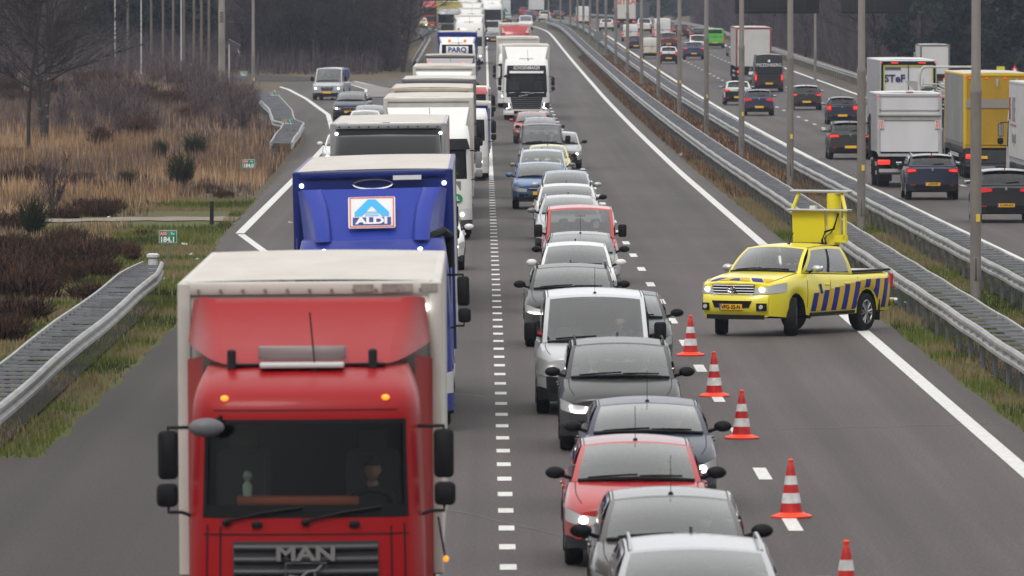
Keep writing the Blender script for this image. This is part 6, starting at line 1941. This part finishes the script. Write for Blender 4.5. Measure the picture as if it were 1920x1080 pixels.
for s in (-1, 1):   # black hinges, vertical seams, amber side lamp
    patch('panel_seam', BLACK, s*.80, s*.815, 1.0, 1.78, .006, 1, 3)
patch('panel_gap', BLACK, -.98, .98, 1.70, 1.712, .006, 16, 1)
for s in (-1, 1):
    b = MB(); b.rbox((s*.67-.04, .88, 3.31), (.085, .10, .20), .03, 2, 'z'); b.build('roof_bracket', TRIM, t)
b = MB(); b.rbox((-.04, .92, 3.375), (.84, .03, .13), .02, 2, 'y'); b.build('sunroof_wind_screen', mat('smoked_plastic', (.20, .15, .15), .3), t)
b = MB(); b.rbox((-.04, .80, 3.262), (.80, .30, .05), .02, 2, 'x'); b.build('roof_hatch', mat('roof_hatch_pale', (.50, .54, .54), .3), t)
b = MB(); b.rbox((0, .96, 3.26), (1.50, .16, .03), .01, 2, 'x'); b.build('deflector_gap_shade', BLACK, t)  # black strip added as the shadow in the gap under the deflector
patch('panel_gap', BLACK, -.90, .90, 2.865, 2.873, .005, 16, 1)
for s in (-1, 1):
    patch('door_gap', BLACK, s*(q['a']+q['b']+.18), s*(q['a']+q['b']+.195), .8, 2.9, .005, 1, 6); patch('corner_gap', BLACK, s*(q['a']+q['b']*.30), s*(q['a']+q['b']*.33), 1.0, 1.80, .005, 1, 4)
    b = MB(); b.rbox(F(s*.46, 1.80, .02), (.10, .04, .06), .02, 2, 'y'); b.build('wiper_pivot', BLACK, t)
# things lying on the dashboard
o = MB().rbox((-1.76, 83.35, 1.98), (1.15, .25, .08), .02, 2, 'x').build('orange_tray', mat('tray_orange', (.55, .12, .05), .6)); tag(o, 'orange tray on the dashboard of the nearest lorry', 'tray')
o = MB().lathe([(.04, 0), (.045, .1), (.02, .14), (.045, .19), (.03, .23), (.01, .24)], (-2.24, 83.35, 2.02), 'z', 12).build('figurine', mat('pale_green_plastic', (.5, .62, .5), .5)); tag(o, 'small pale green figurine on the dashboard of the nearest lorry', 'figurine')
b = MB(); b.tube([(1.24, 1.0, 1.80), (1.30, 1.0, 1.42)], .010, 4); o = b.build('lamp_stalk', BLACK, t)
b = MB(); b.ball((1.31, 1.0, 1.40), (.028, .028, .032), 8, 5); b.build('side_lamp', AMBER, o)

t, F, p, patch, q = truck('bright blue lorry with a supermarket logo on its roof deflector', -1.68, 137.2, ALDIB,
    P=dict(W=2.44, wz0=1.62, wz1=2.45, topz=2.98, aerial=False, defl=paint('lorry_deflector_blue', (.014, .036, .31)), defl_top=3.76, dw=(1.50, 1.66), dy=(.75, 1.7), flare=1.18, pillars=True, marker=LAMPW, mz=2.83, ms=.80, grille=(1.6, .8, 1.5), visor=ALDIB, visz=(2.46, 2.7)),
    trailer=dict(y=3.0, L=13.6, z1=4.02, front=TBLUE, side=mat('trailer_side_grey', (.42, .42, .42), .5, noise=.2, nscale=2), roof=TROOF, frame=TBLUE, lamps=True), roll=R(-1.3))
lg = mat('logo_white', (.75, .74, .74), .4); lr = mat('logo_red', (.70, .10, .06), .4); lb = mat('logo_light_blue', (.03, .42, .80), .4); ld = mat('logo_dark_blue', (.012, .04, .25), .4)
lo = thing('logo_panel', (0, .96, 3.40)); lo.parent = t; lo.rotation_euler = (R(-36), 0, 0)
q_ = MB(); q_.rbox((0, 0, 0), (.74, .02, .60), .03, 3, 'y'); q_.build('panel', lg, lo)
q_ = MB(); 
for (cx, cz, wx, wz) in ((0, .275, .70, .018), (0, -.275, .70, .018), (.34, 0, .018, .56), (-.34, 0, .018, .56)): q_.box((cx, -.014, cz), (wx, .006, wz))
q_.build('logo_border', lr, lo)
q_ = MB()
for s in (-1, 1):
    q_.slab([(s*.27, -.013, -.08), (s*.16, -.013, -.08), (s*.0, -.013, .12), (s*.0, -.013, .24), (s*.06, -.013, .24), (s*.27, -.013, -.0)], .004, (0, -1, 0))
q_.build('logo_arch', lb, lo)
q_ = MB(); 
for k in range(3): q_.box((0, -.013, -.0-k*.035), (.22-.0*k, .006, .014))
q_.build('logo_lines', lb, lo)
q_ = MB(); q_.box((0, -.014, -.175), (.60, .006, .15)); q_.build('logo_base', ld, lo)
text_mesh('ALDI', .17, lg, lo, (0, -.022, -.175), '-y', sx=1.35, bold=.008)
b = MB(); b.tube([(.32*math.cos(k*PI/8), 2.95, 3.80+.08*math.sin(k*PI/8)) for k in range(17)], .02, 5); b.build('oval_badge', CHROME, t)
b = MB(); b.box((.55, 2.9, 3.9), (.45, .04, .07)); b.build('pale_label', lg, t)
b = MB(); b.tube([(.80, .9, 2.95), (1.12, 1.2, 3.08), (1.20, 1.6, 3.0), (1.22, 1.7, 2.5)], .07, 8); b.build('air_intake', TRIM, t)

t, F, p, patch, q = truck('black lorry cab with a grey deflector pulling a pale box trailer', -2.05, 189.6, TBLK,
    P=dict(W=2.48, wz0=1.55, wz1=2.35, topz=3.80, topexp=2.2, hatch=False, aerial=False, defl=None,  grille=(1.5, .8, 1.45), rake=.12, topback=1.1),
    trailer=dict(y=3.1, L=13.6, z1=4.05, front=mat('trailer_dark_front', (.02, .02, .022), .6), side=mat('curtain_red_grey', (.36, .22, .2), .6), roof=TROOF, frame=CABG, rivets=True, lamps=True), roll=R(-.5))
text_mesh('AD', .42, mat('text_grey', (.55, .55, .56), .5), t, (.1, F(0, 3.2)[1]-.03, 3.18), '-y', bold=.01)

t, F, p, patch, q = truck('white lorry with a green round L sticker on its front and a white box body', -1.55, 247.6, CABW,
    P=dict(W=2.46, wz0=1.72, wz1=2.55, topz=3.20, defl=CABW, defl_top=3.72, dw=(2.1, 2.3), flare=1.2, visor=BLACK, visz=(2.55, 2.85), mirc=mat('mirror_grey', (.20, .20, .21), .5), grille=(1.6, .85, 1.25), bumpm=mat('bumper_dark', (.05, .05, .055), .5), bz=.72),
    trailer=dict(y=3.1, L=13.6, z1=3.98, front=TWHITE, side=TWHITE, roof=TROOF, rivets=False), roll=R(-.4), driver=(4, 0, 'driver in a yellow vest in the white lorry with the L sticker'))
b = MB(); b.lathe([(.13, 0), (.125, -.01)], (.83, -.02, 1.17), 'y', 20); o = b.build('round_sticker', mat('sticker_green', (.0, .24, .08), .5), t)
text_mesh('L', .17, WHITET, o, (.83, -.04, 1.17), '-y', bold=.006)
b = MB(); b.box((.80, .02, 1.53), (.24, .02, .26)); b.build('toll_tag', mat('tag_grey', (.18, .18, .17), .6), t)
WT = dict(front=TWHITE, side=TWHITE, roof=TROOF, y=3.1, L=13.6)
truck('pale lorry with a light brown roof edge behind the L stickered lorry', -1.62, 272, CABW, P=dict(defl=CABW, defl_top=3.78, flare=1.2, dw=(1.9, 2.2), topz=3.2), trailer=dict(WT, front=BEIGE, frame=BEIGE, z1=4.02), lod=1)
truck('white lorry with a smooth deflector, second behind the L stickered one', -1.55, 300, OFFW, P=dict(defl=WHITEM, defl_top=3.88, flare=1.2, dw=(1.7, 2.2), dy=(.5, 2), topz=3.2), trailer=dict(WT, z1=4.05, frame=GREY), lod=1)
truck('cream white lorry with a rounded deflector, third behind the L stickered one', -1.62, 357, CABW, P=dict(defl=CABW, defl_top=3.85, flare=1.2, dw=(1.6, 2.2), dy=(.4, 2), topz=3.2), trailer=dict(WT, z1=4.05), lod=1)
truck('low white lorry with blue side fairings, its mirror showing right of the pale lorries', -1.0, 330, CABW, P=dict(fairm=ALDIB, topz=2.7, W=2.35, wz0=1.5, wz1=2.3), trailer=dict(WT, front=ALDIB, z1=2.9, L=6, axles=[7.5]), lod=1)
truck('low tow truck with a red roof bar and orange beacons', -.95, 404, CABW, P=dict(W=2.4, topz=2.75, wz0=1.55, wz1=2.35, visor=REDP, visz=(2.4, 2.7), sidefair=False), trailer=dict(front=CABG, side=CABG, roof=CABG, y=2.6, L=5.5, z1=2.6, axles=[6.5]), lod=1)
t, F, p, patch, q = truck('grey broad recovery lorry with two orange beacons and a white roof bar', -1.75, 450, GREY,
    P=dict(W=2.5, topz=3.1, wz0=1.6, wz1=2.4, defl=paint('grey_mauve', (.30, .27, .28)), defl_top=3.6, dw=(2.2, 2.4), flare=1.22), trailer=dict(front=mat('grey_mauve_wall', (.32, .28, .28), .6), side=GREY, roof=BEIGE, y=3.0, L=9, z1=3.75, axles=[8, 9.3]), lod=1)
for s in (-1, 1):
    b = MB(); b.lathe([(.14, 0), (.14, .25), (.08, .3)], (s*.85-.15, .6, 3.1), 'z', 10); b.build('orange_beacon', ORANGEB, t)
b = MB(); b.rbox((-.05, .6, 3.2), (1.2, .3, .18), .06, 2, 'x'); b.build('roof_light_bar', WHITEM, t)
t, F, p, patch, q = truck('blue framed white lorry with a light box reading PARQ on its roof', -1.72, 572, CABW,
    P=dict(W=2.45, topz=3.4, wz0=1.6, wz1=2.5, defl=CABW, defl_top=3.8, dw=(1.9, 2.2), flare=1.2), trailer=dict(front=ALDIB, side=ALDIB, roof=BEIGE, frame=ALDIB, y=3.1, L=13.6, z1=4.1), lod=1)
b = MB(); b.box((0, -.02, 2.95), (2.0, .1, .75)); b.build('dark_visor', BLACK, t)
b = MB(); b.rbox((0, -.12, 2.98), (1.45, .1, .48), .03, 2, 'y'); o = b.build('name_light_box', WHITEM, t)
text_mesh('PARQ', .46, BLUES, o, (0, -.18, 2.98), '-y', bold=.012)
b = MB(); b.rbox((0, -.1, 2.66), (2.0, .12, .12), .04, 2, 'x'); b.build('lamp_bar', WHITEM, t)
for s in (-1, 1):
    b = MB(); b.lathe([(.09, 0), (.09, .2)], (s*.5, .3, 3.45), 'z', 10); b.build('orange_beacon', ORANGEB, t)
t, F, p, patch, q = truck('white high cabbed lorry far off behind the PARQ lorry', -1.25, 740, CABW, P=dict(W=2.5, topz=3.55, wz0=1.55, wz1=2.35, defl=CABW, defl_top=4.0, dw=(2.0, 2.3)), trailer=dict(WT, z1=4.05), lod=1)
for s in (-1, 1):
    b = MB(); b.ball((s*.85, .15, 3.0), (.1, .04, .07), 8, 5); b.build('roof_lamp', LENSD, t)
truck('white lorry with amber roof lamps, behind the white high cabbed one', -1.2, 850, OFFW, P=dict(W=2.5, topz=3.5, defl=OFFW, defl_top=3.95, marker=ORANGEB, mz=3.2, ms=.7), trailer=dict(WT), lod=1)
truck('white lorry, last but one of the distant white row', -1.3, 935, CABW, P=dict(W=2.5, topz=3.5, defl=CABW, defl_top=4.0), trailer=dict(WT), lod=1)
truck('cream lorry with amber roof lamps at the top edge, last of the distant white row', -1.8, 1030, CREAM, P=dict(W=2.5, topz=3.6, defl=CREAM, defl_top=4.0, marker=AMBER, mz=3.3), trailer=dict(WT), lod=1)
truck('lorry with a yellow trailer side at the top edge', -3.9, 965, CABG, P=dict(W=2.4, topz=3.2), trailer=dict(front=YEL, side=paint('curtain_yellow', (.62, .55, .03)), roof=YEL, y=3.1, L=13.6), lod=1)
truck('dark windowed white lorry beside the cream one at the top edge', .9, 1010, CABW, P=dict(W=2.5, topz=3.6, wz0=1.7, wz1=2.9, defl=CABW, defl_top=4.0), trailer=dict(WT), lod=1)
truck('red lorry with lit lamps on the far left road', -6.6, 1130, REDP, P=dict(W=2.5, topz=3.4, light=True), trailer=dict(front=MAROON, side=CABG, roof=CABG, y=3.1, L=13.6), lod=1)

# --- lorries of the middle lane
t, F, p, patch, q = truck('white and black lorry with SCHOENMAKER on its dark visor', 2.32, 478, CABW,
    P=dict(W=2.5, wz0=1.52, wz1=2.46, topz=3.30, defl=CABW, defl_top=3.98, dw=(2.0, 2.3), dy=(.9, 2.0), flare=1.2, grille=(1.75, .62, 1.28), gtaper=.14, drl='v', hz=.78, hd=True, bz=.50, visor=None, light=True, airhorn=False, fairm=ALDIB),
    trailer=dict(y=3.1, L=13.6, z1=4.05, front=TWHITE, side=TWHITE, roof=TROOF))
patch('dark_visor', BLACK, -1.10, 1.10, 2.46, 2.98, .03, 14, 4)
patch('visor_strip', WHITEM, -.95, .95, 2.56, 2.68, .05, 12, 1)
patch('dark_nose', BLACK, -1.08, 1.08, 1.26, 1.54, .02, 12, 2)
text_mesh('SCHOENMAKER', .25, WHITET, t, (0, F(0, 2.85)[1]-.07, 2.85), '-y', shear=.2, bold=.004, sx=.8)
b = MB(); b.tube([F(-.4, 1.30, .05), F(.42, 1.50, .05)], .012, 4); b.tube([F(-.95, 1.50, .05), F(0, 1.52, .05), F(.95, 1.50, .05)], .012, 4); b.lathe([(.07, 0), (.07, -.02)], (0, -.14, 1.40), 'y', 14); b.build('emblem', CHROME, t)
t, F, p, patch, q = truck('lorry with a red high cab and white swept roof lamps', 2.55, 712, REDP,
    P=dict(W=2.5, wz0=1.5, wz1=2.4, topz=3.5, defl=None, visor=WHITEM, visz=(2.42, 2.58), sidefair=True), trailer=dict(y=3.1, L=13.6, z1=3.6, front=TWHITE, side=TWHITE, roof=TROOF), lod=1)
for s in (-1, 1):
    b = MB(); b.slab([(s*1.05, .02, 3.35), (s*.82, .0, 2.95), (s*1.08, .05, 2.9)], .05); b.build('roof_lamp', WHITEM, t)
truck('white trailer lorry hidden behind the SCHOENMAKER lorry, only its roof edge showing', 2.05, 500+22, CABW, P=dict(topz=3.2, defl=CABW, defl_top=3.8), trailer=dict(y=3.1, L=13.6, z1=4.15, front=TWHITE, side=TWHITE, roof=TROOF), lod=1)

# --- lorries of the receding traffic
ALUS = mat('polished_box_side', (.50, .50, .52), .28, .75, noise=.25, nscale=.9, stretch=(1, .5, 4)); BOXW = mat('box_white', (.63, .63, .64), .45, noise=.12, nscale=1.2, stretch=(1, 1, .3)); DYEL = mat('deep_yellow', (.42, .25, .004), .5, noise=.2, nscale=1.5, stretch=(1, 1, .4)); CURT = mat('curtain_grey', (.22, .215, .21), .6, noise=.3, nscale=1.2, stretch=(1, .4, .4))
REDW = mat('red_white_marks', (.55, .05, .04), .5)
t, yb = rear_truck('white box lorry with red and white corner boards behind the navy SUV', 15.38, 318, dict(W=2.34, L=6.2, z0=1.22, z1=3.42, y=2.2, front=BOXW, side=ALUS, roof=BOXW, frame=ALU, rear=BOXW, axles=[6.6], px=.05, guards=True), CABW, P=dict(topz=2.6, W=2.1, wz0=1.5, wz1=2.2), cat='box lorry')
b = MB()
for (cx, cz, wx, wz) in ((0, 3.32, 2.16, .05), (0, 2.80, 2.16, .035), (1.06, 3.06, .05, .55), (-1.06, 3.06, .05, .55)): b.box((cx, yb+.01, cz), (wx, .03, wz))
b.build('upper_frame', ALU, t)
b = MB(); b.rbox((0, yb+.03, 2.62), (2.28, .10, .10), .03, 2, 'x'); b.box((0, yb+.01, 2.50), (2.2, .04, .13)); b.build('tail_lift_edge', STEEL, t)
b = MB(); b.box((0, yb+.02, 1.18), (2.26, .10, .10)); b.box((0, yb+.01, .62), (2.2, .06, .12)); b.build('lift_bar', ALU, t)
for s in (-1, 1):
    b = MB(); b.box((s*1.02, yb+.03, 2.28), (.19, .02, .30)); o = b.build('corner_board', WHITET, t)
    b = MB()
    for k in range(3): b.slab([(s*(1.02-.08+k*.06), yb+.045, 2.14), (s*(1.02-.05+k*.06), yb+.045, 2.14), (s*(1.02-.03+k*.05), yb+.045, 2.42), (s*(1.02-.06+k*.05), yb+.045, 2.42)], .003)
    b.build('corner_stripes', REDW, o)
    b = MB(); b.rbox((s*.98, yb+.05, .92), (.34, .05, .17), .02, 2, 'y'); b.build('tail_light', REDON, t)
b = MB(); b.box((0, yb+.02, 3.45), (.26, .04, .04)); b.build('high_brake_light', REDL, t)

t, yb = rear_truck('yellow backed curtain trailer lorry with grey sides', 19.45, 333.5, dict(L=13.6, z0=1.15, z1=4.0, front=DYEL, side=CURT, roof=TROOF, frame=mat('yellow_frame', (.60, .38, .005), .5), rear=DYEL, curtain=True, px=.62), CHAR, cat='lorry')
b = MB(); b.box((0, yb+.01, 2.86), (2.34, .03, .34)); b.build('grey_band', mat('faded_grey', (.25, .22, .20), .6), t)
for k in (-.75, .0, .75):
    b = MB(); b.slab([(k-.06, yb+.02, 3.80), (k+.06, yb+.02, 3.80), (k+.02, yb+.02, 3.48), (k-.02, yb+.02, 3.48)], .03); b.build('latch', ALU, t)
for k in (-1.05, -.3, .4, 1.05):
    b = MB(); b.ball((k, yb+.03, 3.82), (.045, .02, .03), 8, 5); b.build('top_lamp', REDON, t)
b = MB(); b.box((.95, yb+.015, 1.85), (.14, .02, .55)); b.build('reflector_strip', mat('strip_yellow', (.55, .45, .08), .4), t)
b = MB(); b.box((0, yb+.0, 1.32), (2.44, .06, .05)); b.box((0, yb+.0, 1.22), (2.44, .04, .08)); b.build('sill', DYEL, t)
b = MB(); b.box((0, yb-.03, .85), (2.44, .03, .50)); b.build('lower_panel', mat('dark_apron', (.03, .03, .032), .7), t)

t, F, p, patch, q = truck('white curtain lorry at the right edge with a red and grey logo on its side', 19.27, 0, CABW, P=dict(topz=3.2, defl=CABW, defl_top=3.8), trailer=dict(y=3.0, L=13.6, z1=4.02, z0=1.2, front=TWHITE, side=mat('curtain_white', (.52, .51, .50), .55, noise=.12, nscale=1.5, stretch=(1, .3, 1)), roof=TROOF, curtain=True), cat='lorry')
t.location = (19.27, 304.5, 0); t.rotation_euler = (0, 0, PI)
lt = mat('logo_grey', (.20, .20, .21), .6)
# the flank seen from the road centre is local +x (vehicle turned round)
text_mesh('ILLE', 1.15, lt, t, (1.282, 5.55, 3.02), '+x', sx=.8, bold=.02)
text_mesh('transport', .62, lt, t, (1.282, 5.75, 2.12), '+x', sx=.9, bold=.01)
b = MB()
for k in range(5): b.box((1.283, 3.75, 3.38-k*.17), (.004, .26, .07))
b.box((1.283, 5.3, 2.52), (.004, 3.4, .06)); b.tube([(1.283, 3.5, 3.45), (1.283, 3.58, 3.0), (1.283, 3.5, 2.7)], .03, 4); b.build('logo_stripes', mat('logo_rust', (.32, .07, .05), .6), t)

t, yb = rear_truck('silver white refrigerated trailer lorry reading STEF on its doors', 19.17, 397.5, dict(L=13.6, z0=1.2, z1=4.0, front=BOXW, side=ALUS, roof=BOXW, frame=ALU, rear=BOXW), CABW, cat='lorry')
text_mesh('STeF', .45, mat('text_navy', (.02, .03, .12), .5), t, (.62, yb+.02, 3.16), '+y', bold=.014, sx=1.05)
b = MB()
for (cx, cz, wx, wz) in ((0, 3.86, 2.36, .16), (1.18, 2.6, .10, 2.5), (-1.18, 2.6, .10, 2.5)): b.box((cx, yb+.01, cz), (wx, .03, wz))
b.build('door_frame', BLACK, t)
b = MB()
for (cx, cz, wx, wz) in ((0, 3.73, 2.2, .05), (1.09, 2.6, .05, 2.3), (-1.09, 2.6, .05, 2.3)): b.box((cx, yb+.02, cz), (wx, .03, wz))
b.build('reflective_outline', mat('outline_yellow', (.55, .50, .05), .5), t)
b = MB(); b.box((0, yb+.03, 2.6), (.03, .03, 2.4)); b.build('door_bar', BLACK, t)
b = MB(); b.box((.72, yb+.02, 3.62), (.75, .02, .10)); b.build('maker_plate', mat('plate_slate', (.06, .08, .12), .5), t)
for s in (-.62, .62):
    b = MB(); b.box((s, yb+.04, 3.87), (.32, .03, .05)); b.build('top_lamp', REDON, t)

# car transporter
t, F, p, patch, q = truck('empty white car transporter with an open ramp frame', 19.55, 0, CABW, P=dict(topz=2.7, W=2.3, wz0=1.6, wz1=2.3), trailer=None, cat='car transporter', name='car_transporter')
t.location = (19.55, 391, E(391)); t.rotation_euler = (0, 0, PI)
FRW = mat('frame_white', (.55, .54, .52), .6, noise=.3, nscale=3)
b = MB()
for yy_ in (20.2, 20.8):
    for s in (-1, 1): b.tube([(s*1.2, yy_, .8), (s*1.22, yy_, 3.55), (s*1.12, yy_, 3.82), (s*.95, yy_, 3.92)], .06, 6)
    b.rbox((0, yy_, 3.90), (2.1, .25, .09), .03, 2, 'x')
for s in (-1, 1):
    for z_ in (1.1, 2.5): b.tube([(s*1.1, 2.5, z_), (s*1.15, 21, z_)], .05, 6)
b.build('arch_frame', FRW, t)
b = MB()
for s in (-1, 1):
    b.box((s*.72, 11.5, 2.75), (.5, 18, .07), 0, R(2)); b.box((s*.72, 12, 1.05), (.5, 17, .08))
    for k in range(24): b.box((s*.72, 3+k*.75, 2.82-(k*.75-8.5)*.035), (.5, .05, .05))
b.build('ramp_deck', STEEL, t)
b = MB()
for k in range(9): b.tube([(-.9+.1*k, 20.6, 2.9-.12*k), (.1+.08*k, 18.6, 3.3-.10*k)], .035, 5)
b.box((.25, 19.6, 2.72), (.7, .4, .28)); b.tube([(-1.1, 20.7, 2.6), (1.1, 20.7, 2.7)], .05, 6); b.tube([(-1.1, 20.7, 3.1), (1.1, 20.7, 3.2)], .04, 6); b.build('loading_rails', FRW, t)
for wy in (14.5, 16):
    for s in (-1, 1): wheel(t, s*.95, wy, .45, .4, s, ALU, 1, dual=True)

t, yb = rear_truck('white curtain lorry with a dark red door frame beside the black van', 19.25, 628, dict(L=13.6, z0=1.15, z1=4.0, front=BOXW, side=mat('curtain_pale', (.40, .39, .37), .6), roof=TROOF, frame=mat('frame_dark_red', (.22, .04, .05), .5), rear=mat('door_pale', (.56, .55, .53), .5, noise=.1, nscale=2)), CHAR, cat='lorry')
b = MB(); b.box((.85, yb+.02, 1.75), (.25, .02, .9)); b.build('ochre_panel', mat('panel_ochre', (.42, .27, .06), .5), t)
b = MB(); b.box((-.3, yb+.03, .75), (1.3, .02, .22)); b.build('white_plate', WHITET, t)
t, yb = rear_truck('pale lorry with red lettering far off among the lamp posts', 18.2, 1128, dict(L=13.6, z0=1.15, z1=4.0, front=BOXW, side=mat('curtain_pink', (.52, .42, .40), .6), roof=TROOF, rear=mat('door_cream', (.60, .58, .54), .5)), REDP, cat='lorry')
text_mesh('SITRA', .95, mat('text_orange_red', (.60, .09, .04), .5), t, (0, yb+.02, 3.38), '+y', bold=.02)
t, yb = rear_truck('white lorry back at the far end of the receding traffic', 9.0, 1500, dict(L=13.6, z0=1.15, z1=4.0, front=BOXW, side=BOXW, roof=BOXW, rear=BOXW), CABW, cat='lorry', light=False)
t, yb = rear_truck('small white box lorry with red top corner lamps beyond the STEF trailer', 32.8, 640, dict(W=2.16, L=7, z0=.9, z1=3.1, y=2.3, front=BOXW, side=BOXW, roof=BOXW, frame=STEELD, rear=BOXW, axles=[6.6]), CABW, P=dict(topz=2.5, W=2.0, wz0=1.3, wz1=2.0), cat='box lorry')
t.location.z = Gz(32.8, 640)+.02
t, yb = rear_truck('dark flat roofed lorry right of the lorry with red lettering', 21.2, 1190, dict(L=10, z0=1.0, z1=3.0, y=2.5, front=CHAR, side=CHAR, roof=CHAR, rear=mat('slate_back', (.06, .07, .09), .6), axles=[10]), CHAR, P=dict(topz=2.6, W=2.3, wz0=1.5, wz1=2.15), cat='lorry', light=False)

# ---------------------------------------------------------------- haze
hz = MB().box((0, 1285, 11.5), (1300, 2730, 29)).build('haze', None)
hm = bpy.data.materials.new('haze'); hm.use_nodes = True
for n in list(hm.node_tree.nodes): hm.node_tree.nodes.remove(n)
ho = hm.node_tree.nodes.new('ShaderNodeOutputMaterial'); hv = hm.node_tree.nodes.new('ShaderNodeVolumePrincipled')
hv.inputs['Color'].default_value = (.72, .80, .98, 1); hv.inputs['Density'].default_value = .00011; hv.inputs['Anisotropy'].default_value = .2
hm.node_tree.links.new(hv.outputs[0], ho.inputs['Volume'])
hz.data.materials.append(hm); tag(hz, kind='stuff')
